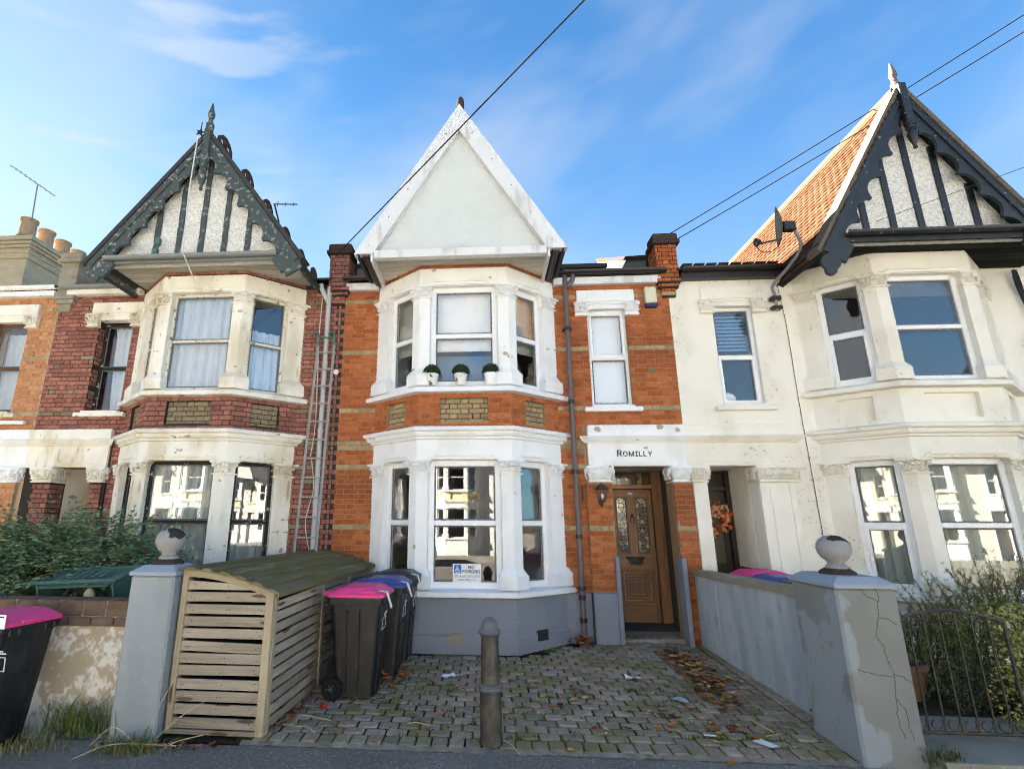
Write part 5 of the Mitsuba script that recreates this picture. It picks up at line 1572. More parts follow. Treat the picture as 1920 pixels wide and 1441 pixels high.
for rr, h in ((0.004, 0.0), (0.10, 0.008), (0.20, 0.032), (0.285, 0.065), (0.292, 0.062), (0.285, 0.055), (0.20, 0.020), (0.10, -0.006), (0.004, -0.012)):
    rg.append([dc + rr * (0.92 * math.cos(a) * ux + 1.05 * math.sin(a) * uy) + h * dd for a in np.arange(28) * 2 * math.pi / 28])
put('dish', sides(rg, 'fan'), diffuse('dish_grey', (0.10, 0.105, 0.11)), DS, smooth=40)
put('arm', tube([dc - uy * 0.2 + dd * 0.0, dc - uy * 0.22 + dd * 0.30], 0.014), M_PIPEK, DS)
put('receiver', cat(blob(dc - uy * 0.19 + dd * 0.33, (0.045, 0.035, 0.07), 2), tube([dc - uy * 0.17 + dd * 0.27, dc - uy * 0.20 + dd * 0.36], 0.028)), M_PIPEK, DS, smooth=30)
put('cable', tube(bez([dc - uy * 0.26 + dd * 0.33, dc - uy * 0.36 + dd * 0.25, dc - uy * 0.36 + dd * 0.1, dc - uy * 0.2]), 0.006), M_PIPEK, DS)


def aerial(name, lab, base, top, boom, n, el, axis, m=M_STEEL):
    A = thing(name, lab, 'aerial')
    put('mast', tube([base, top], 0.018, 8), m, A)
    b0, b1 = np.asarray(boom[0], float), np.asarray(boom[1], float)
    put('boom', tube([b0, b1], 0.013, 6), m, A)
    ms = []
    for i in range(n):
        c = b0 + (b1 - b0) * (i + 0.5) / n
        ms.append(tube([c - np.asarray(axis) * el * (1 - 0.5 * i / n), c + np.asarray(axis) * el * (1 - 0.5 * i / n)], 0.007, 5))
    put('rods', cat(*ms), m, A)
    return A


aerial('television_aerial', 'short dark aerial sticking out past the ridge of the grey half-timbered gable', (-4.35, 9.7, 7.8), (-4.40, 9.5, 8.12), ((-4.42, 9.5, 8.13), (-3.90, 9.5, 8.10)), 3, 0.07, (0.1, 0, 1), M_INK)
aerial('television_aerial', 'aerial on a mast rising behind the orange tiled roof slope', (7.55, 11.0, 8.0), (7.62, 11.0, 9.35), ((7.62, 11.0, 9.30), (7.25, 10.9, 8.75)), 8, 0.11, (0.75, 0.5, 0.1))
aerial('television_aerial', 'thin aerial on the chimney stack at the left', (-12.85, 12.4, 9.9), (-12.92, 12.4, 10.15 + 0.9), ((-13.9, 12.4, 11.75), (-12.3, 12.4, 10.65)), 9, 0.12, (0.2, 0.9, 0.25))

# chimney stack
CH = thing('chimney_stack', 'pale stone chimney stack with four round clay pots at the left', 'chimney')
M_CHIM = mat('pale_stock', {'type': 'diffuse', 'reflectance': proc(lambda p, n, uv: mix((0.34, 0.28, 0.19), (0.50, 0.43, 0.31), fbm(p.x * 5, p.y * 5, p.z * 9, 4)))})
cx0, cx1, cy0, cy1 = -13.50, -12.62, 12.3, 15.0
put('stack', cat(box(cx0, cx1, cy0, cy1, 6.5, 8.95)), M_CHIM, CH)
put('cornice', cat(*[box(cx0 - e, cx1 + e, cy0 - e, cy1 + e, z, z + 0.085, 0.015) for e, z in ((0.05, 8.62), (0.03, 8.80), (0.08, 8.95), (0.13, 9.04), (0.17, 9.13), (0.10, 9.22))] + [box(cx0 + 0.05, cx1 - 0.05, cy0 + 0.05, cy1 - 0.05, 9.30, 9.40, 0.05)]), M_CHIM, CH)
for i in range(4):
    put('pot', lathe([(0.0, 0.0), (0.25, 0.0), (0.20, 0.08), (0.195, 0.50), (0.225, 0.52), (0.225, 0.585), (0.17, 0.59), (0.16, 0.3), (0.0, 0.3)], (-13.05, 12.55 + i * 0.62, 9.40), 20), diffuse('clay_pot', (0.36, 0.255, 0.165)) if 'm_clay_pot' not in scene else 'm_clay_pot', CH, smooth=30)
CH2 = thing('chimney_stack', 'part of a chimney with one pot cut off by the left edge', 'chimney')
put('stack', box(-16.6, -15.6, 13.0, 15, 6.5, 9.2), M_CHIM, CH2)
put('pot', lathe([(0.0, 0.0), (0.25, 0.0), (0.21, 0.6), (0.17, 0.6), (0.0, 0.3)], (-15.55, 13.4, 9.2), 20), 'm_clay_pot', CH2, smooth=30)

# weather star and its cord on the left gable
WS = thing('star_ornament', 'small dark star on a rod tied to the spike of the grey gable', 'ornament')
R5 = [(0.075 if i % 2 == 0 else 0.03, i * math.pi / 5 + 0.3) for i in range(10)]
put('star', Fr((-4.555, 6.88, 7.72), (1, 0, 0)).ext(sg.Polygon([(a * math.sin(b), a * math.cos(b)) for a, b in R5]), -0.01, 0.01), M_INK, WS)
put('rod', cat(tube([(-4.555, 6.89, 7.72), (-4.545, 6.89, 7.92)], 0.008), tube([(-4.555, 6.89, 7.72), (-4.40, 6.93, 7.50)], 0.012)), M_INK, WS)
single('cord', tube([(-4.565, 6.86, 7.66), (-4.555, 6.82, 6.6), (-4.53, 6.85, 5.55), (-4.52, 7.28, 5.22)], 0.010, 6), M_ROPE, 'pale cord hanging from the star down the grey half-timbered gable', 'cord')
single('insulator', cat(box(-5.11, -5.03, 6.98, 7.06, 5.78, 5.90, 0.01), box(-5.13, -5.05, 6.98, 7.06, 5.62, 5.72, 0.01), tube([(-5.08, 7.03, 5.58), (-5.07, 7.03, 5.95)], 0.014)), M_GREENPL, 'green cable insulator on the roughcast near the left of the grey gable', 'insulator')

# overhead wires
def wire(p0, p1, sag, r, lab):
    t = np.linspace(0, 1, 40)[:, None]
    P = np.asarray(p0) * (1 - t) + np.asarray(p1) * t
    P[:, 2] -= (4 * sag * t * (1 - t))[:, 0]
    single('overhead_wire', tube(P, r, 6), M_WIRE, lab, 'wire')


wire((-2.40, 7.6, 5.82), (3.4, 0.9, 6.4), 0.0, 0.0085, 'black overhead wire crossing the sky in front of the white gable')
wire((2.96, 8.1, 6.20), (13.8, 5.6, 12.4), 0.12, 0.008, 'upper of the two thin wires rising to the right edge of the sky')
wire((3.12, 8.1, 6.13), (13.8, 5.5, 12.0), 0.12, 0.008, 'lower of the two thin wires rising to the right edge of the sky')
wire((5.35, 6.72, 5.60), (8.9, 4.6, 6.25), 0.0, 0.004, 'thin wire passing in front of the black half-timbered gable')

# ladder
LD = thing('ladder', 'aluminium ladder with green hooks leaning by the pale downpipe', 'ladder')
l0, l1 = np.array([-2.79, 7.62, 0.0]), np.array([-2.70, 7.94, 4.42])
r0, r1 = np.array([-2.45, 7.62, 0.0]), np.array([-2.435, 7.94, 4.42])
for a, b in ((l0, l1), (r0, r1)):
    put('stile', tube([a, b], 0.021, 4), M_METAL, LD)
for i in range(15):
    t = (i + 0.8) / 15.3
    put('rung', tube([l0 * (1 - t) + l1 * t, r0 * (1 - t) + r1 * t], 0.014, 8), M_METAL, LD, smooth=30)
put('hook', cat(*[tube(bez([a + [0, 0, -0.05], a + [0, -0.02, 0.12], a + [s * 0.03 - 0.03, 0.05, 0.22], a + [s * 0.06 - 0.12, 0.09, 0.18]]), 0.018) for a, s in ((l1, -1), (r1, -1))] + [tube([l1 + [0, 0.02, 0.12], r1 + [0, 0.02, 0.12]], 0.014)]), M_GREENPL, LD, smooth=30)
# ------------------------------------------------------------------ walls, pillars and gate in front of the houses
def pillar(name, lab, x0, x1, y0, y1, z0, z1, m, lead_m, ball_lab):
    K = thing(name, lab, 'pillar')
    v, f = box(x0, x1, y0, y1, z0, z1, 0.018)
    put('shaft', (v, f), m, K)
    e = 0.012
    put('cap', sides([[[x0 - e, y0 - e, z1], [x1 + e, y0 - e, z1], [x1 + e, y1 + e, z1], [x0 - e, y1 + e, z1]], [[x0 - e, y0 - e, z1 + 0.03], [x1 + e, y0 - e, z1 + 0.03], [x1 + e, y1 + e, z1 + 0.03], [x0 - e, y1 + e, z1 + 0.03]],
                      [[x0 + .07, y0 + .07, z1 + 0.085], [x1 - .07, y0 + .07, z1 + 0.085], [x1 - .07, y1 - .07, z1 + 0.085], [x0 + .07, y1 - .07, z1 + 0.085]]], 'fan'), lead_m, K)
    cx, cy = (x0 + x1) / 2, (y0 + y1) / 2
    z = z1 + 0.075
    B = thing('ball_finial', ball_lab, 'finial')
    put('foot', lathe([(0.0, 0.0), (0.145, 0.0), (0.14, 0.03), (0.10, 0.055), (0.0, 0.055)], (cx, cy, z), 8), M_TERRAD, B)
    put('ball', lathe([(0.0, 0.05), (0.085, 0.05), (0.085, 0.075), (0.062, 0.09), (0.066, 0.11), (0.105, 0.145), (0.128, 0.19), (0.133, 0.225), (0.125, 0.265), (0.10, 0.30), (0.055, 0.328), (0.0, 0.335)], (cx, cy, z), 32), M_BALL, B, smooth=50)
    return K


M_CAPBLUE = diffuse('cap_paint', (0.29, 0.335, 0.395))
M_PILLARL = mat('pillar_wash', {'type': 'diffuse', 'reflectance': proc(lambda p, n, uv: mix(mix((0.225, 0.255, 0.28), (0.32, 0.35, 0.37), fbm(p.x * 5, p.y * 5, p.z * 1.1, 4)), (0.36, 0.36, 0.34), smoothstep(0.55, 0.8, fbm(p.x * 16, p.y * 16, p.z * 16, 3)) * 0.5))})
pillar('gate_pillar', 'pale grey cement gate pillar standing against the slatted bin store', -3.20, -2.79, 4.78, 5.20, -0.22, 1.145, M_PILLARL, M_CAPBLUE, 'ball finial with dark peeling paint on the pillar beside the bin store')
pillar('gate_pillar', 'cracked grey cement gate pillar at the right of the paved forecourt', 2.83, 3.30, 4.755, 5.40, -0.22, 1.115, M_PILLAR, M_CAPBLUE, 'ball finial with dark peeling paint on the cracked pillar')
DW = thing('dividing_wall', 'low washed grey wall with a brown stone coping right of the forecourt', 'wall')
def skew(m, k=-0.034):
    v = np.array(m[0])
    v[:, 0] += (v[:, 1] - 5.4) * k
    return v, m[1]


put('wall', cat(skew(sheet(3.01, 3.19, 5.40, 8.04, 0.945, 0.905, 1.2)), skew(box(3.002, 3.015, 7.42, 7.47, -0.2, 0.90))), M_STREAK, DW)
put('coping', skew(sheet(2.985, 3.215, 5.402, 8.045, 1.012, 0.975, 0.072)), M_CEMENT, DW)

# left front wall
FW = thing('garden_wall', 'low flaking whitewashed wall with a brown brick capping at the left', 'wall')
put('wall', box(-9.0, -3.205, 5.02, 5.20, -0.4, 0.68), M_OLDWALL, FW)
M_CAPBR = mat('capping', {'type': 'diffuse', 'reflectance': proc(lambda p, n, uv: mix((0.095, 0.060, 0.042), (0.21, 0.155, 0.115), fbm(p.x * 9, p.y * 9, p.z * 14, 4)))})
put('mortar_bed', box(-9.0, -3.205, 4.995, 5.22, 0.675, 0.895), M_CEMENT, FW)
for k_, (z0, z1, L) in enumerate(((0.682, 0.752, 0.225), (0.765, 0.893, 0.225))):
    xx = -3.21 - 0.1 * k_
    for i in range(10):
        put('brick', box(xx - L + 0.005, xx - 0.005, 4.968 if k_ == 0 else 4.982 + rnd.uniform(-.004, .004), 5.235, z0, z1 + 0.004, 0.010), M_CAPBR, FW)
        xx -= L

# iron gate
GT = thing('iron_gate', 'black wrought iron gate with scrolls right of the cracked pillar', 'gate')
gx0, gx1, gy = 3.40, 4.28, 5.02
GF = Fr((gx0, gy, -0.02), (1, 0, 0))
gp = lambda u, v, n=0.0: GF.pts(np.array([u, v, n]))
W_ = gx1 - gx0
top = lambda u: 0.86 + 0.085 * math.sin(math.pi * u / W_) ** 1.0
put('frame', cat(tube([gp(0.0, 0.0), gp(0.0, 0.86)], 0.014), tube([gp(W_, 0.0), gp(W_, 0.86)], 0.014), tube([gp(u, top(u)) for u in np.linspace(0, W_, 20)], 0.013), tube([gp(0, 0.03), gp(W_, 0.03)], 0.013)), M_IRON, GT, smooth=30)
for i in range(1, 7):
    u = W_ * i / 7
    put('bar', tube([gp(u, 0.03), gp(u, top(u))], 0.008, 6), M_IRON, GT, smooth=30)
for i in range(7):
    u = W_ * (i + 0.5) / 7
    for v, s in ((top(u) - 0.075, 1), (0.095, -1)):
        t_ = np.linspace(0, 4.6, 18)
        put('scroll', tube([gp(u + (0.056 - 0.006 * a) * math.cos(a * s + 0.5), v + (0.056 - 0.006 * a) * math.sin(a * s + 0.5)) for a in t_], 0.0065, 6), M_IRON, GT, smooth=30)

# bollard
BO = thing('bollard', 'dark brown cast iron bollard with a domed grey head at the pavement edge', 'bollard')
bx, by, bz = 0.017, 4.90, gz(4.9)
put('shaft', lathe([(0.0, 0.0), (0.094, 0.0), (0.091, 0.05), (0.088, 0.37), (0.088, 0.37), (0.094, 0.375), (0.094, 0.385), (0.082, 0.39), (0.082, 0.42), (0.080, 0.46), (0.073, 0.80), (0.078, 0.805), (0.078, 0.815), (0.0, 0.82)], (bx, by, bz), 36), M_BOLLARD, BO, smooth=35)
put('ring', lathe([(0.08, 0.385), (0.096, 0.388), (0.104, 0.405), (0.096, 0.42), (0.100, 0.428), (0.100, 0.437), (0.085, 0.447), (0.07, 0.447)], (bx, by, bz), 36), M_BOLLARDG, BO, smooth=35)
put('head', lathe([(0.07, 0.82), (0.090, 0.822), (0.097, 0.838), (0.092, 0.850), (0.085, 0.856), (0.083, 0.866), (0.072, 0.87), (0.070, 0.892), (0.060, 0.922), (0.042, 0.945), (0.020, 0.957), (0.0, 0.96)], (bx, by, bz), 36), M_BOLLARDG, BO, smooth=35)
ms = []
for i, ch in enumerate('ARTE'):                  # raised lettering down the shaft, worn
    t_ = text_mesh(ch, 0.034, 0.004)
    zz = 0.73 - i * 0.058
    r_ = 0.0735 + (0.80 - zz) * 0.02
    ms.append(Fr((bx - 0.013, by - r_ - 0.0005, bz + zz), (1, -0.02, 0)).mesh(t_))
put('lettering', cat(*ms), M_BOLLARD, BO)
put('line', box(bx - 0.035, bx + 0.035, by - 0.081, by - 0.07, bz + 0.50, bz + 0.504), M_BOLLARDG, BO)

# ------------------------------------------------------------------ slatted bin store
ST = thing('bin_store', 'weathered slatted timber bin store with a mossy curved roof', 'bin store')
ang = math.atan2(0.20, 3.1)
sU = np.array([math.cos(ang), -math.sin(ang), 0])
sU = np.array([1.0, -0.02, 0])
sV = np.array([0.066, 1.0, 0]); sV /= np.linalg.norm(sV)
S0 = np.array([-2.765, 4.885, 0.0])
SW, SLn = 0.87, 3.10
F1 = Fr(S0, sU)                                   # front: u right, v up, n to the street
gA = gz(4.88)
zt = lambda u: 1.192 - 0.186 * (max(u, 0.0) / SW) ** 1.9    # curve of the roof


def sp(u, w, z):
    """point of the store: u across, w back along its length."""
    return S0 + np.array([u, 0, 0]) + sV * w + np.array([0, 0, z])


for u0, u1 in ((0.0, 0.055), (SW - 0.07, SW)):
    h = zt(u0) + 0.0
    wood_put('post', F1, [(u0, u1, gA, h - 0.005, -0.06, 0.014, 'v')], M_POST, ST)
dh = (zt(0.10) - 0.10 - gA) / 12.0
sag = {5: 0.018, 6: -0.02}
z_ = gA + 0.055
for i in range(12):
    za_, zb_ = gA + 0.045 + i * 0.1005, gA + 0.045 + i * 0.1005 + 0.0785
    e = rnd.uniform(-0.004, 0.004)
    if i == 11:
        zb_ += 0.0
    tlt = {6: -0.022, 7: 0.0, 4: 0.012}.get(i, rnd.uniform(-.003, .003))
    c = np.array([[u, v + (tlt * u), n] for n in (-0.02, 0.0) for u, v in ((0.03, za_ + e), (SW - 0.03, za_ + e), (SW - 0.03, zb_ + e), (0.03, zb_ + e))])
    if i == 11:
        c[[2, 6], 1] -= 0.045
        c[[1, 5], 1] -= 0.0
    sl_ = sg.Polygon(c[:4, :2]).intersection(sg.Polygon([(u, zt(u) - 0.062) for u in np.linspace(0, SW, 12)] + [(SW, -1), (0, -1)]))
    if sl_.is_empty or sl_.area < 0.004:
        continue
    m = F1.ext(sl_, -0.02, 0.0 + rnd.uniform(-.002, .002))
    put('slat', m, M_SHED, ST, uv=(m[0] - F1.O)[:, [0, 2]] - [0, za_] + [rnd.randrange(1, 60) * 20 + 3.0, rnd.uniform(0, 3)])
nl = []
for i in range(12):
    for u in (0.10, 0.125, SW * 0.5, SW * 0.5 + 0.03, SW - 0.13, SW - 0.105):
        zz = gA + 0.045 + i * 0.1005 + rnd.uniform(0.02, 0.06)
        if zz < zt(u) - 0.08:
            nl.append(blob(F1.pts(np.array([u, zz, 0.002])), (0.0045, 0.003, 0.0045)))
put('nail_head', cat(*nl), M_INK, ST, kind='stuff')
wood_put('rail', F1, [(0.055, SW - 0.07, gA - 0.0, gA + 0.036, -0.03, 0.016, 'u')], M_SHED, ST)
us = np.linspace(0.02, SW + 0.005, 12)
arch = sg.Polygon([(u, zt(u) - 0.004) for u in us] + [(u, zt(u) - 0.058) for u in us[::-1]])
m = F1.ext(arch, -0.03, 0.018)
put('arch', m, M_POST, ST, uv=(m[0] - S0)[:, [0, 2]] + [203, 0])
# right side: corner post, slats, further posts, top rail with lifted flap gap
F2 = Fr(sp(SW, 0.0, 0), sV)
for w0 in (0.0, 1.17, 2.05, 2.95):
    wood_put('post', F2, [(w0, w0 + 0.06, gz(4.9 + w0) - 0.01, zt(SW) - 0.02, -0.07, 0.012, 'v')], M_POST, ST)
for i in range(11):
    za_ = gA + 0.035 + i * 0.094
    c = np.array([[u, v + (u * 0.02), n] for n in (-0.02, 0.0) for u, v in ((0.06, za_), (1.17, za_), (1.17, za_ + 0.074), (0.06, za_ + 0.074))])
    put('slat', (F2.pts(c), BOXF), M_SHED, ST, uv=c[:, :2] - [0, za_] + [rnd.randrange(1, 60) * 20 + 3.0, rnd.uniform(0, 3)])
for w0, w1 in ((1.23, 2.05), (2.11, 2.95)):
    for i in range(11):
        za_ = gz(6) + 0.03 + i * 0.094
        c = np.array([[u, v, n] for n in (-0.02, 0.0) for u, v in ((w0, za_), (w1, za_), (w1, za_ + 0.079), (w0, za_ + 0.079))])
        put('slat', (F2.pts(c), BOXF), M_SHED, ST, uv=c[:, :2] - [0, za_] + [rnd.randrange(1, 60) * 20 + 3.0, 0])
wood_put('rail', F2, [(0.06, SLn, zt(SW) - 0.055, zt(SW) - 0.004, -0.03, 0.016, 'u')], M_SHEDR, ST)
nb = 12
for i in range(nb):                               # roof boards running back
    ua, ub = -0.03 + i * (SW + 0.09) / nb, -0.03 + (i + 1) * (SW + 0.09) / nb - 0.006
    up_ = 0.012 * (i % 2)
    P = []
    for w, q in ((-0.05, 0), (SLn + 0.03, 0)):
        for u, z in ((ua - 0.006, zt(ua) + 0.012 + 0.016 * (i % 2) + rnd.uniform(0, .003)), (ub + 0.006, zt(ub) + 0.012 + 0.016 * (i % 2)), (ub + 0.006, zt(ub) - 0.004), (ua - 0.006, zt(ua) + 0.000)):
            P.append(sp(u, w, z - 0.02 * w / SLn * 0))
    P = np.array(P)
    f = np.array([[0, 3, 2, 1], [4, 5, 6, 7], [0, 1, 5, 4], [1, 2, 6, 5], [2, 3, 7, 6], [3, 0, 4, 7]])
    L_ = np.array([[0, 0], [0, .07], [0, .07], [0, 0], [SLn, 0], [SLn, .07], [SLn, .07], [SLn, 0]], float)
    put('roof_board', (P, f), M_SHEDR, ST, uv=L_ + [rnd.randrange(1, 60) * 20 + 3.0, rnd.uniform(0, 3)])
put('back_panel', cat(WORLD.box(-2.70, -2.68, 5.0, 7.9, -0.1, 1.1), WORLD.box(-2.66, -1.75, 7.9, 7.93, -0.05, 0.95)), M_INK, ST)  # black colour stands in for the shade inside the store
put('floor', WORLD.box(-2.70, -1.95, 4.95, 7.9, -0.14, -0.10), M_INK, ST)  # floor painted black as the shade under the roof


# ------------------------------------------------------------------ wheeled bins
def bin_(lab, x, y, z, yaw, lid_m, open_lid=0.0, tag=True, h=0.955, mark=True):
    """front faces local +u (x), width along local y; x, y = centre of its foot."""
    K = thing('wheelie_bin', lab, 'bin')
    R = rotz(yaw)
    tr = lambda m: (np.asarray(m[0]) @ R.T + [x, y, z], m[1])

    def rr(a0, a1, b0, b1, zz, r=0.05, k=4):
        p = []
        for cx, cy, a in ((a1 - r, b1 - r, 0), (a0 + r, b1 - r, 90), (a0 + r, b0 + r, 180), (a1 - r, b0 + r, 270)):
            for t in np.linspace(0, 90, k):
                p.append([cx + r * math.cos(math.radians(a + t)), cy + r * math.sin(math.radians(a + t)), zz])
        return p
    D0, D1, W0, W1 = 0.21, 0.275, 0.20, 0.265     # half depth / width, foot and top
    back = -0.25
    rg = [rr(back + 0.08, D0, -W0, W0, 0.02), rr(back + 0.08, D0, -W0, W0, 0.03)]
    for t in np.linspace(0.0, 1, 7):
        zz = 0.03 + (h - 0.09) * t
        rg.append(rr(back + 0.08 - 0.075 * t, D0 + (D1 - D0) * t, -W0 - (W1 - W0) * t, W0 + (W1 - W0) * t, zz))
    put('body', tr(sides(rg, 'fan')), M_BIN, K, smooth=35)
    ribs = []
    for yy in (-1, 1):                             # faint vertical ribs on the sides and a recess line on the front
        for a in (-0.06, 0.07):
            P = [[a + e, yy * (W0 + (W1 - W0) * t + dn), 0.05 + (h - 0.17) * t] for t in (0, 1) for e, dn in ((-0.011, -0.004), (0.0, 0.006), (0.011, -0.004))]
            ribs.append((np.array(P), np.array([[0, 1, 4, 3], [1, 2, 5, 4]])))
    ribs.append(sides([[[D0 + (D1 - D0) * t + 0.0, yy, 0.03 + (h - 0.09) * t] for yy in (-0.10, 0.10)] + [[D0 + (D1 - D0) * t + 0.010, yy, 0.03 + (h - 0.09) * t] for yy in (0.10, -0.10)] for t in (0.02, 0.62)], 'fan'))
    put('rib', tr(cat(*ribs)), M_BIN, K)
    rim = [rr(back - 0.005 - e, D1 + e, -W1 - e, W1 + e, zz) for e, zz in ((0.002, h - 0.075), (0.025, h - 0.07), (0.03, h - 0.02), (0.03, h), (0.0, h + 0.002))]
    put('rim', tr(cat(sides(rim, 'fan'), *[blob((D1 + 0.03, yy, h - 0.045), (0.014, 0.012, 0.035)) for yy in (-0.2, -0.12, 0.12, 0.2)])), M_BIN, K, smooth=35)
    for yy in (-1, 1):
        put('wheel', tr(lathe([(0.0, -0.022), (0.055, -0.022), (0.06, -0.028), (0.095, -0.028), (0.102, -0.018), (0.102, 0.018), (0.095, 0.028), (0.06, 0.028), (0.055, 0.02), (0.0, 0.02)], (back + 0.06, yy * (W0 + 0.045), 0.102), 28, 'y')), M_RUBBER, K, smooth=30)
    hub = [lathe([(0.0, -0.03), (0.02, -0.03), (0.02, 0.03), (0, 0.03)], (back + 0.06, yy * (W0 + 0.045), 0.102), 12, 'y') for yy in (-1, 1)]
    hub += [tr_ for tr_ in [tube([(back + 0.06, -W0 - 0.03, 0.102), (back + 0.06, W0 + 0.03, 0.102)], 0.012)]]
    for q in range(6):
        a = q * math.pi / 3
        hub.append(tube([(back + 0.06 + 0.018 * math.cos(a), -(W0 + 0.072), 0.102 + 0.018 * math.sin(a)), (back + 0.06 + 0.054 * math.cos(a), -(W0 + 0.072), 0.102 + 0.054 * math.sin(a))], 0.006, 5))
    put('hub', tr(cat(*hub)), M_NAVY, K, smooth=30)
    put('handle', tr(cat(tube([(back - 0.07, -0.2, h + 0.02), (back - 0.07, 0.2, h + 0.02)], 0.016), *[tube([(back, yy, h - 0.02), (back - 0.07, yy, h + 0.02)], 0.016) for yy in (-0.2, 0.2)])), M_BIN, K, smooth=30)
    # lid: domed, stepped, hinged at the back
    e = 0.034
    lid = [rr(back - e - 0.015, D1 + e + 0.012, -W1 - e, W1 + e, h + 0.0, 0.06), rr(back - e - 0.015, D1 + e + 0.012, -W1 - e, W1 + e, h + 0.026, 0.06), rr(back - e, D1 + e - 0.01, -W1 - e + 0.02, W1 + e - 0.02, h + 0.040, 0.06),
           rr(back + 0.10, D1 - 0.05, -W1 + 0.03, W1 - 0.03, h + 0.085, 0.06), rr(back + 0.13, D1 - 0.08, -W1 + 0.05, W1 - 0.05, h + 0.095, 0.06), rr(back + 0.15, D1 - 0.10, -W1 + 0.07, W1 - 0.07, h + 0.088, 0.06)]
    lm = [sides(lid, 'fan')]
    lm += [tube([(back - 0.07, yy, h + 0.02), (back - 0.02, yy, h + 0.035)], 0.024) for yy in (-0.23, -0.12, 0.12, 0.23)]
    lm.append(WORLD.box(D1 - 0.20, D1 - 0.04, -W1 - 0.022, -W1 + 0.02, h + 0.038, h + 0.064, 0.006))
    lm.append(WORLD.box(D1 - 0.02, D1 + 0.062, -0.13, 0.13, h + 0.010, h + 0.040, 0.008))
    lid_k = put('lid', tr(cat(*lm)), lid_m, K, smooth=30)
    if tag:
        put('tag', tr(cat(Fr((D1 + 0.052, -0.235, h + 0.05), (0.15, 1, 0), (0.35, 0, -1)).box(0, 0.055, 0, 0.16, -0.002, 0.0), Fr((D1 - 0.03, -0.235, h + 0.062), (0.15, 1, 0), (1, 0, -0.12)).box(0, 0.055, 0, 0.08, -0.001, 0.001))), M_LABEL, lid_k)
    if mark:
        F = Fr((D0 + (D1 - D0) * 0.72 + 0.004, -0.085, 0.62), (0, 1, 0), (0.075, 0, 1))
        o = sg.box(0, 0, 0.17, 0.115)
        put('panel_mark', tr(cat(F.ext(o.difference(o.buffer(-0.0055)), 0, 0.003), F.ext(sg.Polygon([(0.05, 0.128), (0.20, 0.15), (0.205, 0.163), (0.10, 0.158), (0.085, 0.145)]), 0, 0.003))), M_INKW, K)
    return K


bin_('black wheelie bin with a pink lid next to the bin store, nearest of three', -1.36, 5.93, gz(5.93), -0.02, M_PINK)
bin_('black wheelie bin with a blue lid, middle one beside the bin store', -1.24, 6.56, gz(6.56), -0.02, M_BLUE)
bin_('black wheelie bin with a dark lid, nearest the bay window', -1.20, 7.17, gz(7.17), -0.02, M_NAVY)
bin_('black wheelie bin with a pink lid behind the low dividing wall', 3.62, 7.55, -0.02, math.pi, M_PINK, tag=False)
bin_('black wheelie bin with a blue lid behind the low dividing wall', 3.55, 6.90, -0.03, math.pi, M_BLUE, tag=False)
bin_('black wheelie bin with a dark lid behind the low dividing wall', 3.50, 6.28, -0.04, math.pi, M_NAVY, tag=False)
LB = bin_('black wheelie bin with a pink lid and white sticker in front of the flaking wall', -4.10, 4.52, -0.165, -0.10, M_PINK, tag=False, mark=False)
LBF = Fr((-3.925, 4.207, 0.795), (1, -0.08, 0), (0.0, -0.05, 1))
put('sticker', cat(LBF.box(0.02, 0.145, -0.0, 0.105, -0.0, 0.004)), M_LABEL, LB)
put('sticker_print', cat(LBF.box(0.03, 0.13, 0.083, 0.091, 0.004, 0.005), LBF.box(0.03, 0.10, 0.018, 0.024, 0.004, 0.005)), M_INK, LB)
LBG = Fr((-3.965, 4.300, 0.52), (1, -0.1, 0), (0.0, -0.075, 1))
o = sg.box(0.0, -0.05, 0.17, 0.055)
put('panel_mark', cat(LBG.ext(o.difference(o.buffer(-0.005)), 0.0, 0.004), LBG.ext(sg.box(0.02, 0.075, 0.17, 0.083).union(sg.box(0.0, 0.092, 0.14, 0.100)), 0, 0.004)), M_INKW, LB)

# green crate behind the left wall
CR = thing('plastic_crate', 'dark green plastic recycling crate lying on its side behind the flaking wall', 'crate')
CFm = Fr((-4.60, 5.46, 0.73), (1.0, -0.06, 0.05), (0.0, -0.35, 1))
put('shell', cat(CFm.box(0, 0.80, 0.22, 0.24, -0.40, 0.0), CFm.box(0, 0.86, -0.10, -0.08, -0.42, 0.0), CFm.box(0.84, 0.86, -0.08, 0.26, -0.42, 0.0), CFm.box(0, 0.02, -0.08, 0.26, -0.42, 0.0), CFm.box(0.02, 0.84, -0.08, 0.26, -0.42, -0.40)), M_GREENPL, CR)
put('rim', cat(CFm.box(-0.03, 0.89, 0.27, 0.295, -0.03, 0.012, 0.004), CFm.box(-0.03, 0.89, -0.125, -0.09, -0.03, 0.012, 0.004), *[CFm.box(0.25 + i * 0.09, 0.30 + i * 0.09, 0.281, 0.288, -0.30 , -0.10) for i in range(5)]), M_GREENPL, CR)
put('contents', cat(blob(CFm.pts(np.array([0.45, 0.05, -0.15])), (0.06, 0.05, 0.09), 2), blob(CFm.pts(np.array([0.20, -0.02, -0.2])), (0.08, 0.05, 0.05), 2)), M_CREAMPL, CR, smooth=True)
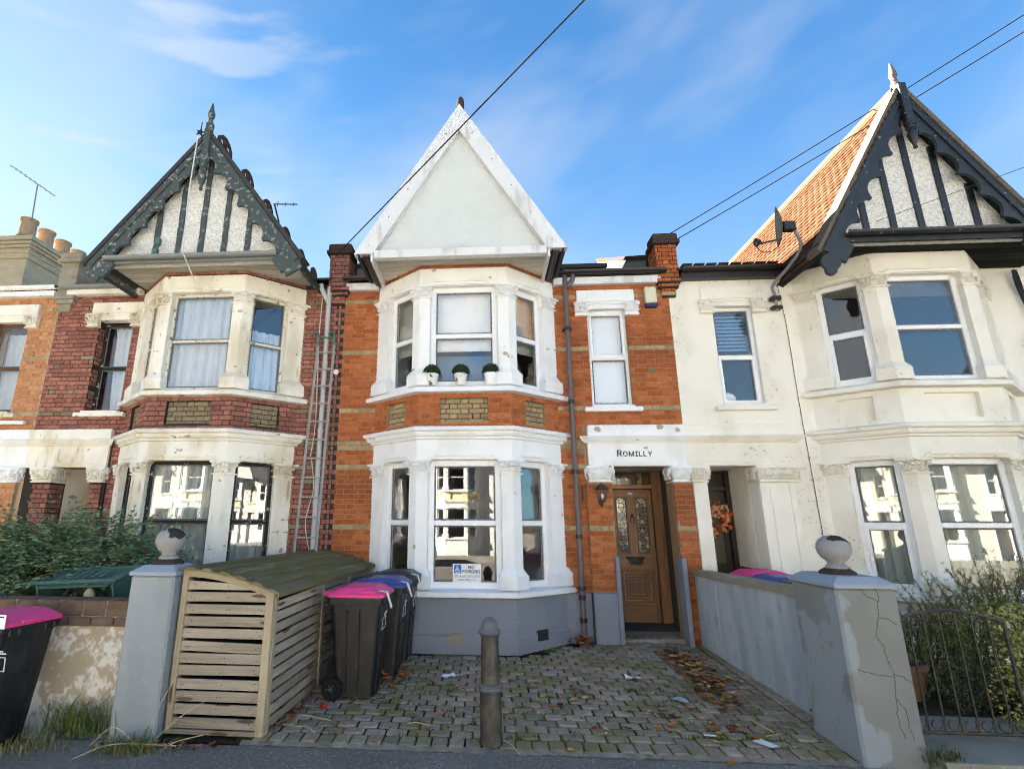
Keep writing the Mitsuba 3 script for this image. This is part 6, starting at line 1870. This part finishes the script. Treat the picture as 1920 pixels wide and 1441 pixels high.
# ------------------------------------------------------------------ plants
def leaf_cloud(c, d, up, L, W, fold=0.25):
    """pointed leaves (4 triangles each): c base, d direction, up normal; arrays (n, 3); L, W arrays (n,)."""
    n = len(c)
    s = np.cross(d, up)
    s /= np.linalg.norm(s, axis=1, keepdims=True) + 1e-9
    nn = np.cross(s, d)
    L, W = np.broadcast_to(L, (n,))[:, None], np.broadcast_to(W, (n,))[:, None]
    a = c
    m = c + d * L * 0.45 - nn * W * fold * 0.5
    l = c + d * L * 0.42 + s * W * 0.5 + nn * W * fold * 0.5
    r = c + d * L * 0.42 - s * W * 0.5 + nn * W * fold * 0.5
    t = c + d * L - nn * L * 0.10
    V = np.stack([a, l, m, r, t], 1).reshape(-1, 3)
    k = np.arange(n)[:, None] * 5
    F = np.concatenate([k + [[0, 2, 1]], k + [[1, 2, 4]], k + [[0, 3, 2]], k + [[2, 3, 4]]])
    return V, F


def unit(a):
    return a / (np.linalg.norm(a, axis=-1, keepdims=True) + 1e-9)


def pinnate_bush(lab, ctr, rad, n, seed, pal, leaflet=0.055, pairs=6, name='shrub'):
    K = thing(name, lab, 'shrub')
    r = np.random.default_rng(seed)
    d = unit(r.normal(size=(n, 3)))
    d[:, 2] = np.abs(d[:, 2]) * 0.9 - 0.25
    b = np.asarray(ctr) + d * np.asarray(rad) * r.uniform(0.45, 1.0, (n, 1)) * (0.82 + 0.30 * r.random((n, 1)))
    out = unit(d * [1, 1, 0.6] + r.normal(size=(n, 3)) * 0.45 + [0, -0.25, 0.15])
    VV, FF, CC, at = [], [], [], 0
    st = []
    for i in range(pairs + 1):
        t = i / pairs
        c = b + out * (0.03 + 4.4 * leaflet * t) + np.array([0, 0, -1.0]) * 0.07 * t * t
        side = unit(np.cross(out, [0, 0, 1.0]))
        for s in ((-1, 1) if i < pairs else (0,)):
            dd = unit(out * 0.55 + side * s * 0.9 + r.normal(size=(n, 3)) * 0.10 + [0, 0, -0.12])
            V, F = leaf_cloud(c, dd, np.tile([0, 0, 1.0], (n, 1)) + r.normal(size=(n, 3)) * 0.25, leaflet * (1 - 0.35 * t) * r.uniform(0.85, 1.15, n), leaflet * 0.42)
            VV.append(V); FF.append(F + at); at += len(V)
            u = r.random((n, 1))
            col = np.asarray(pal[0]) * (1 - u) + np.asarray(pal[1]) * u
            col[r.random(n) < 0.03] = pal[2]
            CC.append(np.repeat(col, 5, 0))
    put('foliage', (np.vstack(VV), np.vstack(FF)), M_LEAF, K, color=np.vstack(CC))
    stems = [tube(bez([np.asarray(ctr) + [r.uniform(-.2, .2), r.uniform(-.1, .1), -np.asarray(rad)[2] * 1.1 - 0.05], np.asarray(ctr) + d[i] * np.asarray(rad) * 0.4, b[i]], 4), 0.008, 5) for i in range(0, n, max(1, n // 40))]
    put('stem', cat(*stems), diffuse('stem', (0.085, 0.060, 0.035)) if 'm_stem' not in scene else 'm_stem', K, kind='stuff')
    return K


pinnate_bush('large dark green shrub with feathery leaves behind the flaking wall at the left', (-5.0, 6.35, 1.02), (1.35, 0.72, 0.82), 760, 3, ((0.090, 0.155, 0.092), (0.215, 0.315, 0.180), (0.30, 0.26, 0.11)), leaflet=0.098, pairs=6)
pinnate_bush('leafy shrub at the left edge behind the pink lidded bin', (-6.5, 6.6, 1.02), (0.9, 0.7, 0.78), 300, 4, ((0.095, 0.160, 0.100), (0.22, 0.31, 0.19), (0.34, 0.24, 0.12)), leaflet=0.095)


def spiky(lab, ctr, rad, n, seed, c0, c1, L=0.03, name='shrub', stem_len=0.30, cat_='shrub'):
    """shrub of many upright stems clothed in short narrow leaves."""
    K = thing(name, lab, cat_)
    r = np.random.default_rng(seed)
    VV, FF, CC, at, st = [], [], [], 0, []
    base = np.asarray(ctr) + np.stack([r.normal(size=n) * rad[0] * 0.45, r.normal(size=n) * rad[1] * 0.45, r.uniform(-1, 0.4, n) * rad[2]], 1)
    dr_ = unit(np.stack([r.normal(size=n) * 0.42, r.normal(size=n) * 0.42, np.ones(n)], 1))
    for i in range(14):
        t = i / 13
        c = base + dr_ * stem_len * t * r.uniform(0.8, 1.2, (n, 1))
        for q in range(3):
            dd = unit(dr_ * 0.7 + r.normal(size=(n, 3)) * 0.7)
            V, F = leaf_cloud(c, dd, r.normal(size=(n, 3)), L * r.uniform(0.7, 1.3, n), L * 0.22)
            VV.append(V); FF.append(F + at); at += len(V)
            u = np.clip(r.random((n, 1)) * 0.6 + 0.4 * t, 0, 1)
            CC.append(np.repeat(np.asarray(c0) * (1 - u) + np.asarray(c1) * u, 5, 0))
    put('foliage', (np.vstack(VV), np.vstack(FF)), M_LEAF, K, color=np.vstack(CC))
    put('stem', cat(*[tube([base[i], base[i] + dr_[i] * stem_len], 0.004, 4) for i in range(0, n, 2)]), 'm_stem', K, kind='stuff')
    return K


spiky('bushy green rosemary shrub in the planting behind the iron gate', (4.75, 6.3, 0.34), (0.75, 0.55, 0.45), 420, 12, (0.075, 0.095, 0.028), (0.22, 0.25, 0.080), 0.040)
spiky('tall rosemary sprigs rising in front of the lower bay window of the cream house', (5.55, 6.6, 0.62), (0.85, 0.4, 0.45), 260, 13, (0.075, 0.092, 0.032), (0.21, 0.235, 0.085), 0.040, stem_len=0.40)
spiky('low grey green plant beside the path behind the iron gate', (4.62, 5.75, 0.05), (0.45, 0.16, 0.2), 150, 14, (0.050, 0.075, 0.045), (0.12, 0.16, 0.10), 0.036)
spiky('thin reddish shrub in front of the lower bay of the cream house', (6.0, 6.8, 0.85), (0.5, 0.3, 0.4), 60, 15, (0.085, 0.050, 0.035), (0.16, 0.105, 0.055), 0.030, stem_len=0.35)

# variegated hedge at the right edge
HG = thing('hedge', 'yellow green variegated hedge at the right edge beside the iron gate', 'hedge')
r = np.random.default_rng(21)
n = 5200
g = r.uniform(-1, 1, (n, 3))
g = g[(np.abs(g) ** 4).sum(1) < 1.2]
n = len(g)
ctr = np.array([4.98, 5.28, 0.30]) + g * [0.52, 0.33, 0.66]
bump = nfbm(ctr * 3.1, 3)
ctr = ctr + (bump[:, None] - 0.5) * [0.20, 0.20, 0.22] * np.sign(g)
d = unit(g + r.normal(size=(n, 3)) * 0.8)
V, F = leaf_cloud(ctr, d, r.normal(size=(n, 3)), 0.040 * r.uniform(0.7, 1.2, n), 0.030)
u = r.random((n, 1))
col = np.array([0.17, 0.19, 0.045]) * (1 - u) + np.array([0.46, 0.45, 0.17]) * u
put('foliage', (V, F), M_LEAF, HG, color=np.repeat(col, 5, 0))
put('stem', cat(*[tube([np.array([4.98 + r.uniform(-.3, .3), 5.28 + r.uniform(-.15, .15), -0.05]), ctr[i]], 0.006, 4) for i in range(0, n, 90)]), 'm_stem', HG, kind='stuff')

PT = thing('terracotta_pot', 'terracotta plant pot on the ground behind the iron gate', 'plant pot')
put('pot', lathe([(0.0, 0.0), (0.17, 0.0), (0.235, 0.27), (0.255, 0.27), (0.258, 0.32), (0.235, 0.325), (0.215, 0.26), (0.0, 0.25)], (4.02, 6.0, 0.0), 28), M_TERRACOTTA, PT, smooth=30)
put('plant', cat(*[blob((4.02 + 0.1 * math.cos(i), 6.0 + 0.1 * math.sin(i), 0.30 + 0.03 * (i % 3)), (0.08, 0.08, 0.05), 2) for i in range(6)]), M_SOIL, PT, smooth=True)


# ------------------------------------------------------------------ grass, weeds, leaves, litter
def tuft_mesh(ctr, rad, n, seed, c0, c1, h=0.20, lean=0.6):
    r = np.random.default_rng(seed)
    VV, CC = [], []
    for i in range(n):
        b = np.asarray(ctr) + [r.normal() * rad[0] * 0.5, r.normal() * rad[1] * 0.5, 0]
        a = r.uniform(0, 6.28)
        hh = h * r.uniform(0.4, 1.15)
        d = np.array([math.cos(a), math.sin(a), 0]) * lean * r.uniform(0.2, 1.2) * hh
        s = np.array([-math.sin(a), math.cos(a), 0]) * 0.0045
        p1, p2, p3 = b + d * 0.25 + [0, 0, hh * 0.45], b + d * 0.62 + [0, 0, hh * 0.80], b + d * 1.15 + [0, 0, hh * 0.92]
        VV += [b - s, b + s, p1 - s, p1 + s, p2 - s * .7, p2 + s * .7, p3]
        u = r.random()
        CC += [np.asarray(c0) * (1 - u) + np.asarray(c1) * u] * 7
    k = np.arange(n)[:, None] * 7
    F = np.concatenate([k + [[0, 1, 3]], k + [[0, 3, 2]], k + [[2, 3, 5]], k + [[2, 5, 4]], k + [[4, 5, 6]]])
    return np.array(VV), F, np.array(CC)


def tuft(lab, *a, **k):
    V, F, C = tuft_mesh(*a, **k)
    key = single('grass_tuft', (V, F), M_LEAF, lab, 'grass', color=C)
    labels[key]['kind'] = 'stuff'
    return key


tuft('long green grass tuft at the foot of the flaking wall beside the grey pillar', (-3.52, 4.86, -0.15), (0.30, 0.08), 210, 31, (0.060, 0.095, 0.028), (0.16, 0.20, 0.065), h=0.27)
tuft('yellowing grass on the pavement in front of the flaking wall', (-3.85, 4.60, -0.16), (0.45, 0.18), 230, 32, (0.12, 0.125, 0.045), (0.26, 0.24, 0.11), h=0.11, lean=0.9)
tuft('grass and dry weeds at the foot of the grey pillar by the bin store', (-2.88, 4.56, -0.16), (0.26, 0.10), 190, 33, (0.075, 0.11, 0.03), (0.26, 0.23, 0.11), h=0.13, lean=1.0)
tuft('weeds at the foot of the cracked pillar beside the gate', (3.38, 4.70, -0.10), (0.12, 0.08), 110, 34, (0.06, 0.075, 0.025), (0.15, 0.14, 0.06), h=0.12, lean=0.8)
# moss and grass in the paving joints
VV, FF, CC, at = [], [], [], 0
r = np.random.default_rng(55)
k = 0
for i in range(420):
    x, y = r.uniform(-1.4, 2.5), r.uniform(4.95, 6.4)
    yrow = 5.00 + round((y - 5.0) / 0.1375) * 0.1375
    if float(nfbm(np.array([x * 2.3, yrow * 2.3, 0.0]), 4)) < 0.50:
        continue
    V, F, C = tuft_mesh((x, yrow, gz(yrow) - 0.012), (0.06, 0.008), 7, 900 + i, (0.06, 0.09, 0.012), (0.15, 0.19, 0.035), h=0.035, lean=0.9)
    VV.append(V); FF.append(F + at); CC.append(C); at += len(V)
put('joint_moss', (np.vstack(VV), np.vstack(FF)), M_LEAF, None, color=np.vstack(CC))
labels['joint_moss'] = {'label': 'moss and small grass growing in the joints of the block paving', 'category': 'moss', 'kind': 'stuff'}


def leaf_mesh(x, y, z, size, yaw, curl, seed, stem=True):
    """a dry fallen leaf: pointed outline, folded along the rib and curled."""
    r = random.Random(seed)
    n = 7
    rib, L, R = [], [], []
    for i in range(n + 1):
        t = i / n
        w = 0.36 * math.sin(math.pi * min(1, t * 1.02)) ** 0.8 * (1 - 0.25 * t) + r.uniform(-.02, .02) * (0 < i < n)
        zz = curl * (t - 0.5) ** 2 * 1.2
        lift = abs(w) * (0.30 + 0.5 * curl)
        rib.append([t - 0.5, 0, zz]); L.append([t - 0.5, w, zz + lift]); R.append([t - 0.5, -w, zz + lift * r.uniform(0.5, 1.2)])
    V = np.array(L + rib + R)
    V[:, 2] += 0.03 - V[:, 2].min()
    F = []
    m = n + 1
    for i in range(n):
        F += [[i, m + i, m + i + 1], [i, m + i + 1, i + 1], [m + i, 2 * m + i, 2 * m + i + 1], [m + i, 2 * m + i + 1, m + i + 1]]
    tilt = rotv([math.cos(seed), math.sin(seed), 0], r.uniform(-0.25, 0.25))
    V = (V * size) @ tilt.T @ rotz(yaw).T
    V[:, 2] -= V[:, 2].min()
    return V + [x, y, z], np.array(F)


PAL = {'brown': (0.20, 0.095, 0.048), 'tan': (0.37, 0.215, 0.125), 'russet': (0.29, 0.115, 0.055), 'orange': (0.50, 0.17, 0.045), 'yellow': (0.52, 0.36, 0.07), 'red': (0.42, 0.050, 0.025), 'pale': (0.46, 0.37, 0.25), 'dark': (0.075, 0.040, 0.026)}


def g2(px, py):
    """where the ray through a pixel of the photograph meets the forecourt (used once, to read positions off the photograph)."""
    d = CAM.T @ np.array([(px - CX) / FPX, (py - CY) / FPX, 1])
    t = (-GS * YF - EYE[2]) / (d[2] - GS * d[1])
    return EYE + d * t


SPOT = [(0.03, 5.94, 'orange'), ]
LEAVES = []
for px, py, s, c in ((842, 1259, 0.095, 'orange'), (897, 1283, 0.07, 'tan'), (962, 1274, 0.09, 'tan'), (1000, 1288, 0.11, 'tan'), (1073, 1293, 0.09, 'russet'), (1082, 1296, 0.08, 'tan'), (1018, 1306, 0.075, 'yellow'), (1076, 1313, 0.10, 'tan'),
                     (1103, 1320, 0.10, 'tan'), (1097, 1309, 0.09, 'pale'), (1035, 1326, 0.09, 'russet'), (1050, 1322, 0.10, 'dark'), (827, 1338, 0.075, 'tan'), (970, 1304, 0.05, 'yellow'), (1018, 1301, 0.05, 'tan'), (1115, 1365, 0.075, 'red'),
                     (1136, 1368, 0.06, 'pale'), (1177, 1366, 0.09, 'brown'), (1233, 1365, 0.085, 'orange'), (1260, 1362, 0.105, 'orange'), (1272, 1372, 0.07, 'yellow'), (1288, 1331, 0.07, 'orange'), (1341, 1370, 0.125, 'brown'), (1349, 1376, 0.09, 'yellow'),
                     (1374, 1368, 0.11, 'red'), (1385, 1361, 0.06, 'yellow'), (1396, 1372, 0.10, 'tan'), (1344, 1392, 0.075, 'pale'), (1372, 1432, 0.095, 'orange'), (1070, 1406, 0.065, 'tan'), (1410, 1325, 0.07, 'tan'), (1372, 1326, 0.12, 'tan'),
                     (1355, 1332, 0.11, 'brown'), (1320, 1310, 0.11, 'brown'), (1240, 1340, 0.10, 'brown'), (1262, 1345, 0.10, 'dark'), (1274, 1352, 0.075, 'yellow'), (1022, 1243, 0.06, 'red'), (1130, 1252, 0.055, 'red'), (1156, 1275, 0.06, 'brown'),
                     (1391, 1279, 0.085, 'pale'), (1390, 1290, 0.06, 'pale'), (1224, 1300, 0.05, 'pale'), (1208, 1278, 0.06, 'tan'), (1250, 1295, 0.05, 'pale'), (1230, 1268, 0.055, 'yellow'), (1210, 1238, 0.05, 'pale'), (1117, 1240, 0.05, 'pale'),
                     (805, 1233, 0.06, 'dark'), (825, 1245, 0.055, 'red'), (1140, 1341, 0.06, 'yellow'), (575, 1325, 0.055, 'pale'), (1135, 1222, 0.05, 'pale'), (1290, 1292, 0.05, 'tan'), (1180, 1297, 0.055, 'dark'), (1330, 1355, 0.06, 'tan'),
                     (1415, 1385, 0.075, 'red'), (1296, 1330, 0.09, 'brown'), (1345, 1290, 0.09, 'russet'), (1358, 1296, 0.09, 'tan'), (1106, 1301, 0.06, 'tan'), (1180, 1335, 0.06, 'dark'), (1010, 1337, 0.05, 'pale')):
    p = g2(px, py)
    LEAVES.append((p, s, c))
word = {'brown': 'brown', 'tan': 'tan', 'russet': 'russet', 'orange': 'orange', 'yellow': 'yellow', 'red': 'red', 'pale': 'pale', 'dark': 'dark brown'}
nth = ['', 'second ', 'third ', 'fourth ', 'fifth ', 'sixth ', 'seventh ', 'eighth ', 'ninth ', 'tenth ', 'eleventh ', 'twelfth ', 'thirteenth ', 'fourteenth ', 'fifteenth ', 'sixteenth ', 'seventeenth ', 'eighteenth ', 'nineteenth ', 'twentieth ']
LEAVES.sort(key=lambda q: math.hypot(q[0][0] - bx, q[0][1] - by))
seen = {}
for i, (p, s, c) in enumerate(LEAVES):
    V, F = leaf_mesh(p[0], p[1], p[2] + 0.002, s, i * 2.4, 0.25 + 0.5 * ((i * 37) % 10) / 10, i)
    col = np.array(PAL[c])[None] * RNG.uniform(0.75, 1.15, (len(V), 1))
    seen[c] = seen.get(c, -1) + 1
    side_ = 'left' if p[0] < bx else 'right'
    single('fallen_leaf', (V, F), M_LEAF, f'loose {word[c]} leaf on the paving {side_} of the bollard, {nth[seen[c]]}nearest of its colour', 'leaf', 'fallen leaves loose on the paving', color=col)


def pile(lab, pts, seed, cols, smin, smax, hgt, name='leaf_pile'):
    r = random.Random(seed)
    VV, FF, CC, at = [], [], [], 0
    for i, (x, y, z) in enumerate(pts):
        V, F = leaf_mesh(x, y, z + r.uniform(0, hgt), r.uniform(smin, smax), r.uniform(0, 6.28), r.uniform(0.3, 1.0), seed * 1000 + i)
        VV.append(V); FF.append(F + at); at += len(V)
        CC.append(np.tile(np.array(PAL[r.choice(cols)]) * r.uniform(0.7, 1.15), (len(V), 1)))
    key = put(name, (np.vstack(VV), np.vstack(FF)), M_LEAF, None, color=np.vstack(CC))
    labels[key] = {'label': lab, 'category': 'leaves', 'kind': 'stuff'}


r = np.random.default_rng(77)
pt = []
for t in r.random(300):
    a, b = g2(1262, 1225), g2(1335, 1290)
    p = a * (1 - t) + b * t + [r.normal() * 0.10, r.normal() * 0.12, 0]
    if p[0] < 2.95:
        pt.append((p[0], p[1], gz(p[1])))
for t in r.random(60):
    p = g2(1330, 1285) * (1 - t) + g2(1370, 1325) * t + [r.normal() * 0.09, r.normal() * 0.10, 0]
    if p[0] < 2.95:
        pt.append((p[0], p[1], gz(p[1])))
pile('drift of brown fallen leaves lying along the low dividing wall', pt, 1, ['brown', 'tan', 'russet', 'tan', 'russet', 'dark', 'pale', 'yellow'], 0.055, 0.105, 0.06)
pile('brown leaves blown into the porch in front of the wooden door', [(r.uniform(1.95, 2.9), r.uniform(8.4, 8.95), 0.05) for _ in range(60)], 2, ['brown', 'russet', 'dark'], 0.06, 0.10, 0.03)
pile('dark leaves heaped at the foot of the brown downpipe', [(1.30 + r.normal() * 0.07, 7.93 + r.normal() * 0.04, 0.0) for _ in range(45)], 3, ['brown', 'tan', 'dark', 'russet'], 0.07, 0.12, 0.10)
pp_ = g2(745, 1268)
pile('red brown leaves heaped at the foot of the middle wheelie bin', [(pp_[0] + r.normal() * 0.06, pp_[1] + r.normal() * 0.14, gz(pp_[1])) for _ in range(45)], 4, ['russet', 'brown', 'tan', 'orange'], 0.06, 0.10, 0.08)
pp_ = g2(570, 1318)
pile('leaves caught along the bottom of the bin store', [(-1.83 + r.normal() * 0.03, 5.0 + r.random() * 0.9, gz(5.3)) for _ in range(26)], 5, ['brown', 'russet', 'tan'], 0.05, 0.09, 0.02)
pile('brown leaf scraps lying at the foot of the grey pillar and bin store', [(-2.65 + r.normal() * 0.26, 4.66 + r.normal() * 0.06, -0.152) for _ in range(46)], 6, ['brown', 'dark', 'tan', 'pale'], 0.05, 0.09, 0.02)
pile('brown leaves caught at the foot of the cracked pillar', [(2.93 + r.normal() * 0.03, 5.45 + r.normal() * 0.06, gz(5.4)) for _ in range(24)], 7, ['brown', 'russet', 'tan'], 0.07, 0.10, 0.10)
pile('small leaf scraps strewn over the block paving', [(r.uniform(-1.3, 2.75), r.uniform(5.05, 7.9), 0) for _ in range(0)] + [(x, y, gz(y) + 0.002) for x, y in zip(r.uniform(-0.9, 2.75, 230), r.uniform(4.95, 7.9, 230)) if not bay_poly.contains(sg.Point(x, y))], 8, ['pale', 'tan', 'brown', 'yellow', 'dark', 'pale'], 0.018, 0.045, 0.0)
single('red_scrap', blob(np.array(g2(608, 1326)) + [0, 0, 0.02], (0.03, 0.022, 0.018), 2), diffuse('scrap_red', (0.50, 0.03, 0.02)), 'small red scrap beside the wheel of the nearest bin', 'litter', smooth=True)


def paper(lab, px, py, w, h, yaw, crumple, m, seed):
    p = g2(px, py)
    r = np.random.default_rng(seed)
    nx, ny = 9, 6
    u, v = np.meshgrid(np.linspace(-w / 2, w / 2, nx), np.linspace(-h / 2, h / 2, ny))
    P = np.stack([u.ravel(), v.ravel(), nfbm(np.stack([u.ravel() * 16 + seed, v.ravel() * 16, u.ravel() * 0], -1), 3) * crumple], -1)
    P[:, 0] += r.normal(size=len(P)) * crumple * 0.12
    P[:, 2] += 0.004 - P[:, 2].min()
    P = P @ rotz(yaw).T + p
    F = [[j * nx + i, j * nx + i + 1, (j + 1) * nx + i + 1, (j + 1) * nx + i] for j in range(ny - 1) for i in range(nx - 1)]
    single('paper_scrap', (P, np.array(F)), m, lab, 'litter')


M_PAPERB = diffuse('paper_blue', (0.62, 0.68, 0.78))
paper('crumpled white wrapper on the paving behind the bollard', 850, 1269, 0.21, 0.085, 0.35, 0.08, M_PAPERB, 3)
paper('crumpled white paper on the paving before the porch', 1187, 1273, 0.16, 0.09, 0.1, 0.08, M_PAPERB, 4)
paper('flat white paper scrap on the paving near the cracked pillar', 1436, 1394, 0.105, 0.17, 0.5, 0.012, M_LABEL, 5)
paper('clear grey plastic scrap on the paving beside an orange leaf', 1275, 1315, 0.10, 0.13, 0.5, 0.06, diffuse('film_grey', (0.34, 0.37, 0.40)), 6)
paper('small white scrap among the leaves near the pavement edge', 1332, 1380, 0.10, 0.035, -0.4, 0.02, M_LABEL, 7)

# dry stalks on the paving
SK = []
for a, b, c in (((555, 1357), (565, 1347), (622, 1353)), ((540, 1362), (575, 1370), (590, 1376)), ((1400, 1345), (1430, 1368), (1452, 1375)), ((1436, 1382), (1465, 1383), (1470, 1380)), ((930, 1386), (955, 1400), (975, 1416)), ((765, 1358), (780, 1361), (806, 1362))):
    SK.append(tube(bez([np.array(g2(*q)) + [0, 0, 0.012 + 0.02 * (i == 1)] for i, q in enumerate((a, b, c))], 6), 0.0035, 5))
key = put('dry_stalk', cat(*SK), diffuse('straw', (0.48, 0.40, 0.25)), None)
labels[key] = {'label': 'thin dry straw stalks lying on the block paving', 'category': 'stalks', 'kind': 'stuff'}
SK = []
for p0, p1, p2 in (((-2.78, 4.72, -.14), (-2.74, 4.70, 0.10), (-2.60, 4.68, 0.38)), ((-2.76, 4.66, -.14), (-2.55, 4.70, 0.05), (-2.36, 4.72, 0.17)), ((-3.2, 4.40, -.15), (-2.95, 4.5, -.08), (-2.5, 4.62, -.12)), ((-2.80, 4.6, -.14), (-3.0, 4.55, .02), (-3.15, 4.5, -.1)), ((-2.62, 4.6, -.15), (-2.5, 4.62, -.09), (-2.3, 4.66, -.05))):
    SK.append(tube(bez([p0, p1, p2], 8), 0.0035, 5))
key = put('dry_stalk', cat(*SK), 'm_straw', None)
labels[key] = {'label': 'dry straw weeds leaning over the foot of the bin store', 'category': 'stalks', 'kind': 'stuff'}
single('timber_offcut', Fr((-3.235, 4.93, -0.16), (0.9, 0.1, 0), (0.02, 0.0, 1)).box(0, 0.05, 0, 0.42, -0.05, 0.02, 0.004), M_BROWNSASH, 'short brown timber offcut standing between the flaking wall and the pillar', 'timber')
# ------------------------------------------------------------------ across the street: seen only as reflections and by the light it throws back
MO = dict(trim=M_OPPW, frame_up=M_UPVC, frame_lo=M_UPVC, frame_hall=M_UPVC, plinth=M_OPPW, top=M_OPPW, panel_m=M_LIMEW, apron='plain', apron_m=M_LIMEW, wall='plain', wall_m=M_OPPW)
MO2 = dict(MO, wall_m=diffuse('opposite_pale', (0.66, 0.61, 0.50)), apron_m=diffuse('opposite_cream', (0.62, 0.56, 0.44)), panel_m='m_opposite_cream')
words = ['first', 'second', 'third', 'fourth', 'fifth', 'sixth', 'seventh', 'eighth', 'ninth', 'tenth', 'eleventh', 'twelfth', 'thirteenth', 'fourteenth', 'fifteenth', 'sixteenth']
for i in range(16):
    cx = 43.0 - i * 5.6
    XF[0] = T().translate([cx, -10.0, -0.1]).rotate([0, 0, 1], 180)
    H = thing('terraced_house', f'{"yellow" if i % 2 == 0 else "cream"} bay fronted house across the street, mirrored in the panes, {words[i]} from the right', 'house')
    MM = MO if i % 2 == 0 else MO2
    shell(H, -2.8, 2.8, MM, bayhole(0.0) + [winhole(2.2), sg.box(1.8, -0.4, 2.7, 2.44)], 0)
    bay(H, 0.0, 'O', MM, [], lite=True)
    hall_window(H, 2.2, MM, lite=True)
    put('door', box(1.8, 2.7, 8.3, 8.38, 0, 2.44), M_DARKDOOR, H)
    put('lintel', wallF.ext(sg.box(1.6, 2.44, 2.79, 3.06), 0.0, 0.06), M_OPPW, H)
    put('gable', cat(Fr((0, 7.05, 0), (1, 0, 0)).ext(sg.Polygon([(-1.6, 5.5), (1.6, 5.5), (0, 8.0)]), -0.2, 0)), M_OPPW, H)
    gable_roof(H, 0, 1.75, 5.45, 8.1, 13.4, M_SLATE)
    put('soffit', box(-1.5, 1.5, 7.0, 8.09, 5.46, 5.50), M_OPPW, H)
    main_roof(H, -2.8, 2.8, M_SLATE)
    XF[0] = None


def car(lab, x, y, z, yaw, m):
    K = thing('parked_car', lab, 'car')
    R = rotz(yaw)
    tr = lambda q: (np.asarray(q[0]) @ R.T + [x, y, z], q[1])
    prof = [(-2.05, 0.30), (-2.10, 0.62), (-1.98, 0.86), (-1.75, 0.98), (-1.30, 1.30), (-0.55, 1.46), (0.25, 1.44), (0.85, 1.18), (1.20, 0.98), (1.75, 0.86), (2.02, 0.70), (2.08, 0.45), (2.02, 0.28)]
    side = sg.Polygon(prof).difference(unary_union([sg.Point(-1.28, 0.31).buffer(0.36, 10), sg.Point(1.30, 0.31).buffer(0.36, 10)]))
    b = trimesh.creation.extrude_polygon(side, 1.0, engine='earcut')
    v = np.asarray(b.vertices)
    w = np.where(v[:, 1] > 0.95, 0.62 + (1.46 - v[:, 1]) * 0.45, 0.86)
    body = (np.stack([v[:, 0], (v[:, 2] - 0.5) * 2 * w, v[:, 1]], 1), np.asarray(b.faces))
    put('body', tr(body), m, K, smooth=25)
    gl = []
    for s in (-1, 1):
        q = sg.Polygon([(-1.35, 1.00), (-1.05, 1.28), (-0.5, 1.40), (0.2, 1.38), (0.70, 1.16), (0.85, 1.0)])
        g = trimesh.creation.extrude_polygon(q, 0.012, engine='earcut')
        gv = np.asarray(g.vertices)
        ww = 0.62 + (1.46 - gv[:, 1]) * 0.45
        gl.append((np.stack([gv[:, 0], s * (ww + 0.006 + gv[:, 2]), gv[:, 1]], 1), np.asarray(g.faces)[:, ::s]))
    put('side_window', tr(cat(*gl)), M_GLASSK, K)
    ws = np.array([[0.40, -0.62, 1.40], [0.40, 0.62, 1.40], [1.13, 0.78, 1.03], [1.13, -0.78, 1.03]]) + [0.02, 0, 0.02]
    put('windscreen', tr((ws, np.array([[0, 3, 2, 1]]))), M_GLASSK, K)
    for a in (-1.28, 1.30):
        for s in (-1, 1):
            wk = put('wheel', tr(lathe([(0, -0.1), (0.21, -0.1), (0.23, -0.11), (0.31, -0.1), (0.32, -0.07), (0.32, 0.07), (0.31, 0.1), (0.23, 0.11), (0.21, 0.1), (0, 0.1)], (a, s * 0.76, 0.32), 28, 'y')), M_RUBBER, K, smooth=30)
            put('rim', tr(cat(*[tube([(a, s * 0.875, 0.32), (a + 0.2 * math.cos(q), s * 0.870, 0.32 + 0.2 * math.sin(q))], 0.022, 6) for q in np.arange(7) * 2 * math.pi / 7])), M_METAL, wk)
    put('headlight', tr(cat(*[blob((1.92, s * 0.62, 0.70), (0.14, 0.18, 0.08), 2) for s in (-1, 1)])), M_UPVC, K, smooth=True)
    put('sill_trim', tr(cat(box(-0.9, 0.95, -0.865, 0.865, 0.22, 0.34, 0.03))), M_RUBBER, K)


car('silver car parked across the street, mirrored in the lower bay window', -4.4, -9.9, -0.33, 0.0, M_CAR)
car('second pale car parked across the street, mirrored in the right hand window', 6.5, -9.9, -0.33, math.pi, M_CAR)
